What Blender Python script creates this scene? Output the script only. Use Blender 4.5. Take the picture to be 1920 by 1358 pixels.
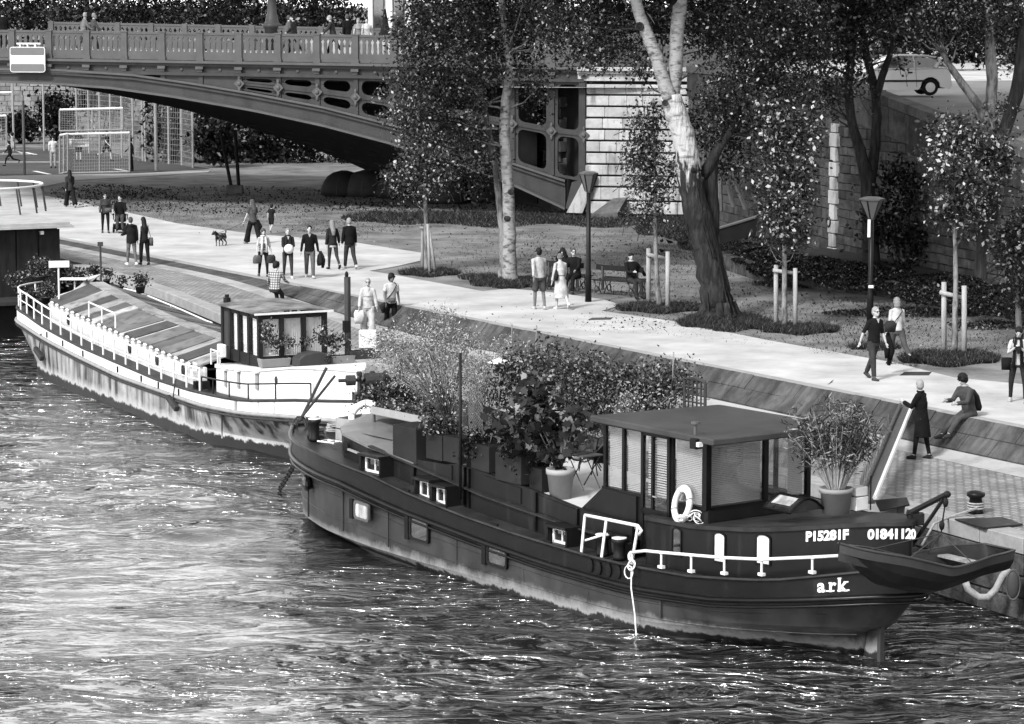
import bpy, bmesh, math, random
import numpy as np
from mathutils import Matrix, Vector
random.seed(7); rng = np.random.default_rng(7)
SC = bpy.context.scene; COL = SC.collection
for o in list(bpy.data.objects): bpy.data.objects.remove(o)

# ---------------------------------------------------------------- camera, world, sun, exposure
F = 5400.0; CZ = 9.2; PIT = math.radians(7.2)
cam = bpy.data.cameras.new('camera'); camo = bpy.data.objects.new('camera', cam); COL.objects.link(camo)
cam.sensor_width = 36; cam.lens = F/1920*36; cam.clip_start = 1; cam.clip_end = 6000
camo.location = (0, 0, CZ); camo.rotation_euler = (math.radians(90)-PIT, 0, 0); SC.camera = camo
SUN_EL = math.radians(42); SUN_AZ = math.radians(216)     # azimuth clockwise from +Y: behind the camera, to the left
world = bpy.data.worlds.new('World'); SC.world = world; world.use_nodes = True
nt = world.node_tree; nt.nodes.clear()
sky = nt.nodes.new('ShaderNodeTexSky'); sky.sky_type = 'NISHITA'; sky.sun_disc = False
sky.sun_elevation = SUN_EL; sky.sun_rotation = SUN_AZ
sky.air_density = 1.0; sky.dust_density = 0.7; sky.ozone_density = 1.0
bw = nt.nodes.new('ShaderNodeRGBToBW'); bg = nt.nodes.new('ShaderNodeBackground'); wo = nt.nodes.new('ShaderNodeOutputWorld')
bg.inputs['Strength'].default_value = 0.15
nt.links.new(sky.outputs[0], bw.inputs[0]); nt.links.new(bw.outputs[0], bg.inputs[0]); nt.links.new(bg.outputs[0], wo.inputs[0])
sl = bpy.data.lights.new('sun', 'SUN'); sl.energy = 1.5; sl.angle = math.radians(10); sl.color = (1, 1, 1)
so = bpy.data.objects.new('sun', sl); COL.objects.link(so)
sd = Vector((math.sin(SUN_AZ)*math.cos(SUN_EL), math.cos(SUN_AZ)*math.cos(SUN_EL), math.sin(SUN_EL)))
so.rotation_euler = sd.to_track_quat('Z', 'Y').to_euler(); so.location = (-20, 20, 60)
SC.render.engine = 'CYCLES'
SC.view_settings.view_transform = 'Standard'; SC.view_settings.look = 'None'
SC.view_settings.exposure = 2.3; SC.view_settings.gamma = 1.0; SC.view_settings.use_curve_mapping = False

# ---------------------------------------------------------------- surveying helpers (photo pixel + known height or distance -> world point)
cp, sp = math.cos(PIT), math.sin(PIT)
def ray(x, y):
    a = (x-960)/F; b = -(y-679)/F
    return (a, cp+b*sp, -sp+b*cp)
def P(x, y, z=0.0):
    r = ray(x, y); t = (z-CZ)/r[2]; return Vector((r[0]*t, r[1]*t, z))
def PD(x, y, d):
    r = ray(x, y); t = d/r[1]; return Vector((r[0]*t, d, CZ+r[2]*t))
def W(u, v, z=0.0):            # quay frame: u along the bank, v towards the bank
    return Vector((-.5*u+.8660254*v, .8660254*u+.5*v, z))
def UV(p): return (-.5*p[0]+.8660254*p[1], .8660254*p[0]+.5*p[1])
class Frame:
    def __init__(f, o, a):
        L = math.hypot(*a); f.o = o; f.a = (a[0]/L, a[1]/L); f.rz = math.atan2(f.a[1], f.a[0])
        f.M = Matrix.Translation((o[0], o[1], 0)) @ Matrix.Rotation(f.rz, 4, 'Z')
    def loc(f, p):
        dx, dy = p[0]-f.o[0], p[1]-f.o[1]; return (dx*f.a[0]+dy*f.a[1], -dx*f.a[1]+dy*f.a[0])
    def w(f, s, t, z=0.0): return Vector((f.o[0]+s*f.a[0]-t*f.a[1], f.o[1]+s*f.a[1]+t*f.a[0], z))
    def at(f, x, y, t):        # pixel on the upright plane t = const -> local (s,t,z)
        r = ray(x, y); n = (-f.a[1], f.a[0])
        k = (t - (-f.o[0]*n[0]-f.o[1]*n[1])) / (r[0]*n[0]+r[1]*n[1])
        p = (r[0]*k, r[1]*k, CZ+r[2]*k); return Vector((f.loc(p)[0], t, p[2]))
    def az(f, x, y, z):
        p = P(x, y, z); l = f.loc(p); return Vector((l[0], l[1], z))

# ---------------------------------------------------------------- objects
WM = {}
def thing(name, label, cat, M=None, group=None, loc=None, rz=0.0):
    if M is None: M = Matrix.Translation(loc) @ Matrix.Rotation(rz, 4, 'Z')
    o = bpy.data.objects.new(name, None); COL.objects.link(o); o.matrix_world = M; o.empty_display_size = .2
    o.rotation_mode = 'XYZ'
    o['label'] = label; o['category'] = cat
    if group: o['group'] = group
    WM[o.name] = M.copy(); return o
def tag(o, label=None, cat=None, group=None, kind=None):
    if label: o['label'] = label
    if cat: o['category'] = cat
    if group: o['group'] = group
    if kind: o['kind'] = kind
    return o
def put(name, me, mat, parent=None, M=None):
    o = bpy.data.objects.new(name, me); COL.objects.link(o)
    if mat is not None and not me.materials: me.materials.append(mat)
    if parent is not None:
        o.parent = parent
    if M is not None:
        o.location = M.to_translation(); o.rotation_euler = M.to_euler(); o.scale = M.to_scale()
    WM[o.name] = (WM[parent.name] if parent is not None else Matrix()) @ (M if M is not None else Matrix())
    return o
def copy_thing(root, M, label, extra=None):
    r = root.copy(); COL.objects.link(r); r.matrix_world = M; r['label'] = label; WM[r.name] = M.copy()
    def rec(src, dst):
        for ch in list(src.children):
            c = ch.copy(); COL.objects.link(c); c.parent = dst; WM[c.name] = WM[dst.name] @ ch.matrix_basis
            rec(ch, c)
    rec(root, r); return r

class MB:
    def __init__(s): s.v = []; s.f = []
    def add(s, vs, fs):
        n = len(s.v); s.v += [tuple(v) for v in vs]; s.f += [tuple(i+n for i in f) for f in fs]; return s
    def box(s, c, d, M=None, taper=1.0):
        x, y, z = d[0]/2, d[1]/2, d[2]/2
        vs = [Vector((i*x*(taper if k > 0 else 1), j*y*(taper if k > 0 else 1), k*z)) for k in (-1, 1) for j in (-1, 1) for i in (-1, 1)]
        if M is not None: vs = [M @ v for v in vs]
        vs = [v+Vector(c) for v in vs]
        return s.add(vs, [(0,2,3,1),(4,5,7,6),(0,1,5,4),(2,6,7,3),(0,4,6,2),(1,3,7,5)])
    def tube(s, pts, r, n=8, cap=True, sx=1.0):
        pts = [Vector(p) for p in pts]
        if not hasattr(r, '__len__'): r = [r]*len(pts)
        rings = []; up = Vector((0, 0, 1)); prev = None
        for i, p in enumerate(pts):
            d = (pts[min(i+1, len(pts)-1)]-pts[max(i-1, 0)])
            d = d.normalized() if d.length > 1e-9 else up
            if prev is None:
                a = d.orthogonal().normalized() if abs(d.z) > .99 else d.cross(up).normalized()
            else:
                a = (prev - d*prev.dot(d)); a = a.normalized() if a.length > 1e-6 else d.orthogonal().normalized()
            prev = a; b = d.cross(a)
            rings.append([p+a*(math.cos(2*math.pi*k/n)*r[i]*sx)+b*(math.sin(2*math.pi*k/n)*r[i]) for k in range(n)])
        vs = [v for R in rings for v in R]; fs = []
        for i in range(len(rings)-1):
            for k in range(n):
                fs.append((i*n+k, i*n+(k+1) % n, (i+1)*n+(k+1) % n, (i+1)*n+k))
        if cap:
            fs.append(tuple(range(n-1, -1, -1))); m = (len(rings)-1)*n; fs.append(tuple(m+k for k in range(n)))
        return s.add(vs, fs)
    def lathe(s, prof, c=(0, 0, 0), n=16, sx=1, sy=1):
        vs = []; fs = []
        for r, z in prof:
            for k in range(n):
                a = 2*math.pi*k/n; vs.append((c[0]+r*math.cos(a)*sx, c[1]+r*math.sin(a)*sy, c[2]+z))
        for i in range(len(prof)-1):
            for k in range(n): fs.append((i*n+k, i*n+(k+1) % n, (i+1)*n+(k+1) % n, (i+1)*n+k))
        fs.append(tuple(range(n-1, -1, -1))); m = (len(prof)-1)*n; fs.append(tuple(m+k for k in range(n)))
        return s.add(vs, fs)
    def prism(s, poly, z0, z1):   # vertical prism, z0/z1 numbers
        n = len(poly); vs = [(p[0], p[1], z0) for p in poly]+[(p[0], p[1], z1) for p in poly]
        fs = [tuple(range(n-1, -1, -1)), tuple(range(n, 2*n))]+[(i, (i+1) % n, n+(i+1) % n, n+i) for i in range(n)]
        return s.add(vs, fs)
    def solid(s, A, B):           # two equal loops joined into a solid
        n = len(A); return s.add(list(A)+list(B), [tuple(range(n-1, -1, -1)), tuple(range(n, 2*n))]+[(i, (i+1) % n, n+(i+1) % n, n+i) for i in range(n)])
    def ring(s, c, R, r, M=None, n=20, m=8, a0=0, a1=2*math.pi):
        closed = abs(a1-a0-2*math.pi) < 1e-6
        vs = []; fs = []; N = n if closed else n+1
        for i in range(N):
            a = a0+(a1-a0)*i/n
            for j in range(m):
                b = 2*math.pi*j/m; q = Vector(((R+r*math.cos(b))*math.cos(a), (R+r*math.cos(b))*math.sin(a), r*math.sin(b)))
                if M is not None: q = M @ q
                vs.append(q+Vector(c))
        for i in range(n):
            for j in range(m):
                fs.append((i*m+j, ((i+1) % N)*m+j, ((i+1) % N)*m+(j+1) % m, i*m+(j+1) % m))
        return s.add(vs, fs)
    def ell(s, c, r, n=10, m=7, M=None):
        vs = []; fs = []
        for i in range(m+1):
            th = math.pi*i/m
            for k in range(n):
                a = 2*math.pi*k/n; q = Vector((r[0]*math.sin(th)*math.cos(a), r[1]*math.sin(th)*math.sin(a), -r[2]*math.cos(th)))
                if M is not None: q = M @ q
                vs.append(q+Vector(c))
        for i in range(m):
            for k in range(n): fs.append((i*n+k, i*n+(k+1) % n, (i+1)*n+(k+1) % n, (i+1)*n+k))
        return s.add(vs, fs)
    def build(s, name, mat, parent=None, world=False, smooth=False, bevel=0):
        vs = s.v
        if world and parent is not None:
            inv = WM[parent.name].inverted(); vs = [inv @ Vector(v) for v in vs]
        me = bpy.data.meshes.new(name); me.from_pydata([tuple(v) for v in vs], [], s.f); me.update()
        if smooth:
            me.shade_smooth()
        if bevel:
            bm = bmesh.new(); bm.from_mesh(me); bmesh.ops.recalc_face_normals(bm, faces=bm.faces)
            bmesh.ops.bevel(bm, geom=bm.edges[:], offset=bevel, segments=1, affect='EDGES'); bm.to_mesh(me); bm.free()
        else:
            bm = bmesh.new(); bm.from_mesh(me); bmesh.ops.recalc_face_normals(bm, faces=bm.faces); bm.to_mesh(me); bm.free()
        if smooth == 'auto':
            me.shade_auto_smooth(angle=.6) if hasattr(me, 'shade_auto_smooth') else None
        return put(name, me, mat, parent)

def fast_mesh(name, V, nper, mat, parent=None, world=True, M=None):
    """V: (n*nper,3) array, every nper verts one polygon"""
    V = np.asarray(V, dtype=np.float32)
    if world and parent is not None:
        inv = np.array(WM[parent.name].inverted()); V = (V @ inv[:3, :3].T + inv[:3, 3]).astype(np.float32)
    n = len(V)//nper; me = bpy.data.meshes.new(name)
    me.vertices.add(len(V)); me.vertices.foreach_set('co', V.ravel())
    me.loops.add(n*nper); me.loops.foreach_set('vertex_index', np.arange(n*nper, dtype=np.int32))
    me.polygons.add(n); me.polygons.foreach_set('loop_start', np.arange(0, n*nper, nper, dtype=np.int32))
    me.polygons.foreach_set('loop_total', np.full(n, nper, dtype=np.int32)) if False else None
    me.update(calc_edges=True); me.validate()
    return put(name, me, mat, parent)

ALB = .5      # the picture is exposed for the shade, so every colour sits a little lower than its sunlit look
# ---------------------------------------------------------------- materials (all neutral: the photograph is black and white)
def mat(name, base=.2, rough=.7, var=.3, scale=3.0, bump=0.0, bscale=None, metal=0.0, spec=.09, stretch=(1, 1, 1), coord='Object', isl=0.0, rnd=0.0, detail=6, streak=None, trans=0.0, base2=None, thr=None, coat=0):
    m = bpy.data.materials.new(name); m.use_nodes = True; N = m.node_tree.nodes; L = m.node_tree.links; N.clear()
    out = N.new('ShaderNodeOutputMaterial'); b = N.new('ShaderNodeBsdfPrincipled'); L.new(b.outputs[0], out.inputs[0])
    b.inputs['Roughness'].default_value = rough; b.inputs['Metallic'].default_value = metal
    b.inputs['Specular IOR Level'].default_value = spec; b.inputs['Coat Weight'].default_value = coat
    if coord == 'World':
        tc = N.new('ShaderNodeNewGeometry'); src = tc.outputs['Position']
    else:
        tc = N.new('ShaderNodeTexCoord'); src = tc.outputs['Object']
    mp = N.new('ShaderNodeMapping'); mp.inputs['Scale'].default_value = stretch; L.new(src, mp.inputs[0])
    nz = N.new('ShaderNodeTexNoise'); nz.inputs['Scale'].default_value = scale; nz.inputs['Detail'].default_value = detail; nz.inputs['Roughness'].default_value = .65
    L.new(mp.outputs[0], nz.inputs[0])
    mr = N.new('ShaderNodeMapRange'); mr.inputs[1].default_value = .3; mr.inputs[2].default_value = .7
    base *= ALB
    if base2 is not None: base2 *= ALB
    lo, hi = base*(1-var), base*(1+var)
    if base2 is not None: lo, hi = base, base2
    if thr: mr.inputs[1].default_value, mr.inputs[2].default_value = thr
    mr.inputs[3].default_value = lo; mr.inputs[4].default_value = hi
    L.new(nz.outputs[0], mr.inputs[0]); val = mr.outputs[0]
    if isl:
        g = N.new('ShaderNodeNewGeometry'); r2 = N.new('ShaderNodeMapRange'); r2.inputs[3].default_value = 1-isl; r2.inputs[4].default_value = 1+isl
        L.new(g.outputs['Random Per Island'], r2.inputs[0]); mm = N.new('ShaderNodeMath'); mm.operation = 'MULTIPLY'; L.new(val, mm.inputs[0]); L.new(r2.outputs[0], mm.inputs[1]); val = mm.outputs[0]
    if rnd:
        g = N.new('ShaderNodeObjectInfo'); r2 = N.new('ShaderNodeMapRange'); r2.inputs[3].default_value = 1-rnd; r2.inputs[4].default_value = 1+rnd
        L.new(g.outputs['Random'], r2.inputs[0]); mm = N.new('ShaderNodeMath'); mm.operation = 'MULTIPLY'; L.new(val, mm.inputs[0]); L.new(r2.outputs[0], mm.inputs[1]); val = mm.outputs[0]
    if streak:     # (dark multiplier, scale xy, zscale, lo, hi): run-off streaks down a surface
        k, sxy, sz, a, c = streak
        mp2 = N.new('ShaderNodeMapping'); mp2.inputs['Scale'].default_value = (sxy, sxy, sz); L.new(src, mp2.inputs[0])
        n2 = N.new('ShaderNodeTexNoise'); n2.inputs['Scale'].default_value = 1; n2.inputs['Detail'].default_value = 5; L.new(mp2.outputs[0], n2.inputs[0])
        r3 = N.new('ShaderNodeMapRange'); r3.inputs[1].default_value = a; r3.inputs[2].default_value = c; r3.inputs[3].default_value = 1; r3.inputs[4].default_value = k
        L.new(n2.outputs[0], r3.inputs[0]); mm = N.new('ShaderNodeMath'); mm.operation = 'MULTIPLY'; L.new(val, mm.inputs[0]); L.new(r3.outputs[0], mm.inputs[1]); val = mm.outputs[0]
    cc = N.new('ShaderNodeCombineColor'); [L.new(val, cc.inputs[i]) for i in range(3)]
    L.new(cc.outputs[0], b.inputs['Base Color'])
    if bump:
        n3 = N.new('ShaderNodeTexNoise'); n3.inputs['Scale'].default_value = bscale or scale*4; n3.inputs['Detail'].default_value = 6
        L.new(mp.outputs[0], n3.inputs[0]); bp = N.new('ShaderNodeBump'); bp.inputs['Strength'].default_value = 1; bp.inputs['Distance'].default_value = bump
        L.new(n3.outputs[0], bp.inputs['Height']); L.new(bp.outputs[0], b.inputs['Normal'])
    if trans:
        b.inputs['Transmission Weight'].default_value = trans
    m['val'] = 0; return m

def _pl(): pass
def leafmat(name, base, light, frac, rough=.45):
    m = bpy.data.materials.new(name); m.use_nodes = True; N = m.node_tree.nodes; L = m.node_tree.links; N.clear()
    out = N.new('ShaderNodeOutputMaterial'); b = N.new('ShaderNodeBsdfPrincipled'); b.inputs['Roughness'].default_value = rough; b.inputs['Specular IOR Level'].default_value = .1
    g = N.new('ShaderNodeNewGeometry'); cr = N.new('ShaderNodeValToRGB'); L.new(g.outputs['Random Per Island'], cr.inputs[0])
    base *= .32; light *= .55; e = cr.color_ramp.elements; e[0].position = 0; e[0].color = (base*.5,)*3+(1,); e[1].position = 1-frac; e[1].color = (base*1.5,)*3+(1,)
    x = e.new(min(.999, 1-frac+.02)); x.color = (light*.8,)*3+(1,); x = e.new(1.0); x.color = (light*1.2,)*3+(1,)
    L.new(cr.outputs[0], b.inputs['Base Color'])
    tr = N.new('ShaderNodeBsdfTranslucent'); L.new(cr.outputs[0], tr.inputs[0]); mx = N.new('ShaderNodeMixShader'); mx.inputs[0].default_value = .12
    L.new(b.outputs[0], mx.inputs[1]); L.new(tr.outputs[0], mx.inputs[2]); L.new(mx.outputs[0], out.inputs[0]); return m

def glass(name, tint=.9, rough=.02):
    m = bpy.data.materials.new(name); m.use_nodes = True; N = m.node_tree.nodes; L = m.node_tree.links; N.clear()
    out = N.new('ShaderNodeOutputMaterial'); t = N.new('ShaderNodeBsdfTransparent'); t.inputs[0].default_value = (tint,)*3+(1,)
    g = N.new('ShaderNodeBsdfGlossy'); g.inputs['Roughness'].default_value = rough; fr = N.new('ShaderNodeFresnel'); ge = N.new('ShaderNodeNewGeometry'); mr = N.new('ShaderNodeMapRange'); mr.inputs[3].default_value = 1.6; mr.inputs[4].default_value = .625; L.new(ge.outputs['Backfacing'], mr.inputs[0]); L.new(mr.outputs[0], fr.inputs[0])
    mx = N.new('ShaderNodeMixShader'); L.new(fr.outputs[0], mx.inputs[0]); L.new(t.outputs[0], mx.inputs[1]); L.new(g.outputs[0], mx.inputs[2]); L.new(mx.outputs[0], out.inputs[0]); return m

M = {}
M['earth'] = mat('earth', .1, .95, coord='World', scale=.55, base2=.26, thr=(.35, .62), bump=.03, bscale=9, detail=9)
M['path'] = mat('path_asphalt', .5, .9, .3, coord='World', scale=.5, bump=.004, bscale=30, detail=9)
M['cobble'] = None
M['court'] = mat('court_asphalt', .07, .85, .25, coord='World', scale=.6)
M['line'] = mat('line_paint', .75, .8, .1)
M['kerb'] = mat('kerb_stone', .34, .85, .18, coord='World', scale=3, bump=.01, bscale=12)
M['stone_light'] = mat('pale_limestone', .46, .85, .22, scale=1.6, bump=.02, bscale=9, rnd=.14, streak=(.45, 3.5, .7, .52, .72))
M['stone_dark'] = mat('shade_dark_limestone', .055, .9, .6, scale=2.2, bump=.035, bscale=7, rnd=.4)  # base colour lowered to carry the shade on the retaining walls
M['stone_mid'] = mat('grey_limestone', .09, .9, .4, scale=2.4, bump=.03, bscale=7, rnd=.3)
M['mortar'] = mat('mortar', .02, .95, .4, scale=2, bump=.02)
M['mossy'] = mat('mossy_quay_wall', .03, .9, coord='World', scale=1.8, base2=.12, thr=(.4, .65), bump=.05, bscale=7, streak=(.3, 2, .4, .5, .7))
M['iron'] = mat('painted_iron', .055, .5, .2, scale=1.2, streak=(.7, 2.5, .5, .5, .75), coord='World')
M['iron_rail'] = mat('painted_iron_railing', .1, .5, .15, scale=2)
M['iron_dark'] = mat('dark_iron', .045, .6, .3, scale=2)
M['soffit'] = mat('shade_black_iron', .012, .9, .3, scale=2)  # near-black colour stands in for the deep shade under the arch
M['black'] = mat('black_paint', .012, .4, .3, scale=4)
M['blackmat'] = mat('black_matt', .012, .85, .3, scale=4)
M['white'] = mat('white_paint', .8, .5, .08, scale=4)
M['whitew'] = mat('weathered_white_paint', .74, .6, .1, scale=3, streak=(.35, 5, .8, .62, .74))
M['grey'] = mat('grey_paint', .3, .6, .2, scale=4)
M['wood'] = mat('weathered_wood', .3, .8, .4, scale=2, stretch=(1, 8, 1), bump=.01)
M['stake'] = mat('stake_wood', .36, .8, .25, scale=3, stretch=(3, 3, .5), bump=.01)
M['bark_w'] = mat('white_poplar_bark', .32, .85, coord='World', scale=3.4, base2=.08, thr=(.48, .64), stretch=(1, 1, 2.6), bump=.03, bscale=7)
M['bark_m'] = mat('grey_bark', .26, .9, coord='World', scale=4, base2=.09, thr=(.42, .6), stretch=(1.5, 1.5, .5), bump=.06, bscale=7)
M['bark_d'] = mat('dark_bark', .02, .95, coord='World', scale=4, base2=.055, thr=(.45, .7), stretch=(2, 2, .4), bump=.08, bscale=5)
def bark_c():
    m = mat('old_poplar_bark', .02, .95, coord='World', scale=4, base2=.055, thr=(.45, .7), stretch=(2, 2, .4), bump=.08, bscale=5)
    m2 = M['bark_w']; N = m.node_tree.nodes; L = m.node_tree.links; b = [n for n in N if n.type == 'BSDF_PRINCIPLED'][0]; src = b.inputs['Base Color'].links[0].from_socket
    g = N.new('ShaderNodeNewGeometry'); sx = N.new('ShaderNodeSeparateXYZ'); L.new(g.outputs['Position'], sx.inputs[0])
    n = N.new('ShaderNodeTexNoise'); n.inputs['Scale'].default_value = 5; n.inputs['Detail'].default_value = 5; mp = N.new('ShaderNodeMapping'); mp.inputs['Scale'].default_value = (1.6, 1.6, .35); L.new(g.outputs['Position'], mp.inputs[0]); L.new(mp.outputs[0], n.inputs[0])
    a = N.new('ShaderNodeMath'); a.operation = 'MULTIPLY_ADD'; L.new(n.outputs[0], a.inputs[0]); a.inputs[1].default_value = 3.6; L.new(sx.outputs[2], a.inputs[2])
    r = N.new('ShaderNodeMapRange'); r.inputs[1].default_value = 5.9; r.inputs[2].default_value = 6.4; L.new(a.outputs[0], r.inputs[0])
    n2 = N.new('ShaderNodeTexNoise'); n2.inputs['Scale'].default_value = 2.6; n2.inputs['Detail'].default_value = 6; mp2 = N.new('ShaderNodeMapping'); mp2.inputs['Scale'].default_value = (1, 1, 2.6); L.new(g.outputs['Position'], mp2.inputs[0]); L.new(mp2.outputs[0], n2.inputs[0])
    r2 = N.new('ShaderNodeMapRange'); r2.inputs[1].default_value = .5; r2.inputs[2].default_value = .68; r2.inputs[3].default_value = .24; r2.inputs[4].default_value = .08; L.new(n2.outputs[0], r2.inputs[0])
    cc = N.new('ShaderNodeCombineColor'); [L.new(r2.outputs[0], cc.inputs[i]) for i in range(3)]
    mx = N.new('ShaderNodeMix'); mx.data_type = 'RGBA'; L.new(r.outputs[0], mx.inputs[0]); L.new(src, mx.inputs[6]); L.new(cc.outputs[0], mx.inputs[7]); L.new(mx.outputs[2], b.inputs['Base Color']); return m
M['bark_c'] = bark_c()
M['leaf'] = leafmat('poplar_leaf', .03, .36, .09)
M['leaf_s'] = leafmat('sapling_leaf', .055, .45, .2)
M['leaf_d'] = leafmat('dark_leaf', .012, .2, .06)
M['leaf_g'] = leafmat('deck_plant_leaf', .06, .3, .22)
M['leaf_p'] = leafmat('pale_shrub_leaf', .2, .5, .35)
M['leaf_m'] = leafmat('mid_leaf', .04, .22, .16)
M['grass'] = leafmat('grass_blade', .035, .14, .15)
M['glass'] = glass('window_glass', .85)
M['rope'] = mat('rope', .35, .9, .3, scale=12)
M['skin'] = mat('skin', .48, .55, .06, scale=8)
M['skin_d'] = mat('dark_skin', .16, .55, .08, scale=8)
M['hair_d'] = mat('dark_hair', .012, .6, .4, scale=30)
M['hair_m'] = mat('brown_hair', .07, .6, .4, scale=30)
M['hair_l'] = mat('fair_hair', .22, .6, .3, scale=30)
M['hair_w'] = mat('white_hair', .3, .7, .15, scale=30)
M['hat_felt'] = mat('felt_hat', .14, .9, .2)
CL = {}
def cloth(v):
    k = round(v, 3)
    if k not in CL: CL[k] = mat('cloth_%03d' % int(v*1000), v, .9, .35, scale=5, bump=.035, bscale=5)
    return CL[k]
ZW = -2.3
# ---------------------------------------------------------------- water
def water_mat():
    m = bpy.data.materials.new('river_water'); m.use_nodes = True; N = m.node_tree.nodes; L = m.node_tree.links; N.clear()
    out = N.new('ShaderNodeOutputMaterial'); b = N.new('ShaderNodeBsdfPrincipled'); L.new(b.outputs[0], out.inputs[0])
    b.inputs['Base Color'].default_value = (.005, .005, .005, 1); b.inputs['Roughness'].default_value = .09; b.inputs['IOR'].default_value = 2.3
    g = N.new('ShaderNodeNewGeometry')
    prev = None
    for sc, st, dist, rot, lo, hi in ((.9, (.45, 1.0, 1), .19, 12, .46, .74), (2.2, (.4, 1.0, 1), .12, -8, .52, .73), (6.0, (.5, 1.1, 1), .024, 5, .52, .75), (14, (.6, 1.1, 1), .001, 0, .3, .7)):
        mp = N.new('ShaderNodeMapping'); mp.inputs['Scale'].default_value = st; mp.inputs['Rotation'].default_value = (0, 0, math.radians(rot)); L.new(g.outputs['Position'], mp.inputs[0])
        n = N.new('ShaderNodeTexNoise'); n.inputs['Scale'].default_value = sc; n.inputs['Detail'].default_value = 3; n.inputs['Roughness'].default_value = .55; n.inputs['Distortion'].default_value = .9
        L.new(mp.outputs[0], n.inputs[0]); bp = N.new('ShaderNodeBump'); bp.inputs['Strength'].default_value = 1; bp.inputs['Distance'].default_value = dist
        q = N.new('ShaderNodeMapRange'); q.interpolation_type = 'SMOOTHSTEP'; q.inputs[1].default_value = lo; q.inputs[2].default_value = hi; L.new(n.outputs[0], q.inputs[0]); L.new(q.outputs[0], bp.inputs['Height'])
        if prev: L.new(prev.outputs[0], bp.inputs['Normal'])
        if dist > .01:
            ln = N.new('ShaderNodeTexNoise'); ln.inputs['Scale'].default_value = .13; ln.inputs['Detail'].default_value = 3; mq = N.new('ShaderNodeMapping'); mq.inputs['Scale'].default_value = (.55, 1.5, 1); L.new(g.outputs['Position'], mq.inputs[0]); L.new(mq.outputs[0], ln.inputs[0])
            lr = N.new('ShaderNodeMapRange'); lr.inputs[1].default_value = .4; lr.inputs[2].default_value = .62; lr.inputs[3].default_value = .25*dist; lr.inputs[4].default_value = 1.7*dist; L.new(ln.outputs[0], lr.inputs[0]); L.new(lr.outputs[0], bp.inputs['Distance'])
        prev = bp
    L.new(prev.outputs[0], b.inputs['Normal']); return m
M['water'] = water_mat()
def wave_grid():
    xs = np.arange(-24, 20, .1); ys = np.arange(42, 98, .115)
    X, Y = np.meshgrid(xs, ys); Z = np.zeros_like(X)
    r = np.random.default_rng(3)
    for i in range(60):
        lam = .38*(1.095**(i % 30))*(1+.2*r.random()); th = math.radians(r.normal(78, 26)); k = 2*math.pi/lam
        Z += .0031*lam**1.0*np.sin(k*(X*math.cos(th)+Y*math.sin(th))+r.random()*6.28+.8*np.sin(X*.35+i)+.6*np.sin(Y*.22+2*i))
    fx = np.clip(np.minimum(X+24, 19.8-X)/3, 0, 1)*np.clip(np.minimum(Y-42, 97.5-Y)/3, 0, 1)
    Z = ZW+Z*fx*(.7+.45*np.sin(X*.21+1)*np.sin(Y*.16))
    V = np.stack([X, Y, Z], -1).reshape(-1, 3); nx, ny = len(xs), len(ys)
    idx = (np.arange(ny-1)[:, None]*nx+np.arange(nx-1)[None, :]).ravel()
    Fc = np.stack([idx, idx+1, idx+nx+1, idx+nx], -1)
    me = bpy.data.meshes.new('river'); me.from_pydata(V.tolist(), [], Fc.tolist())
    x0, x1, y0, y1 = xs[0], xs[-1], ys[0], ys[-1]; B = 3000
    bm = bmesh.new(); bm.from_mesh(me)
    for a in ((-B, -B, x0, B), (x1, -B, B, B), (x0, -B, x1, y0), (x0, y1, x1, B)):
        bm.faces.new([bm.verts.new((x, y, ZW)) for x, y in ((a[0], a[1]), (a[2], a[1]), (a[2], a[3]), (a[0], a[3]))])
    bm.to_mesh(me); bm.free(); me.shade_smooth()
    tag(put('river', me, M['water']), kind='structure')
wave_grid()

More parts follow.
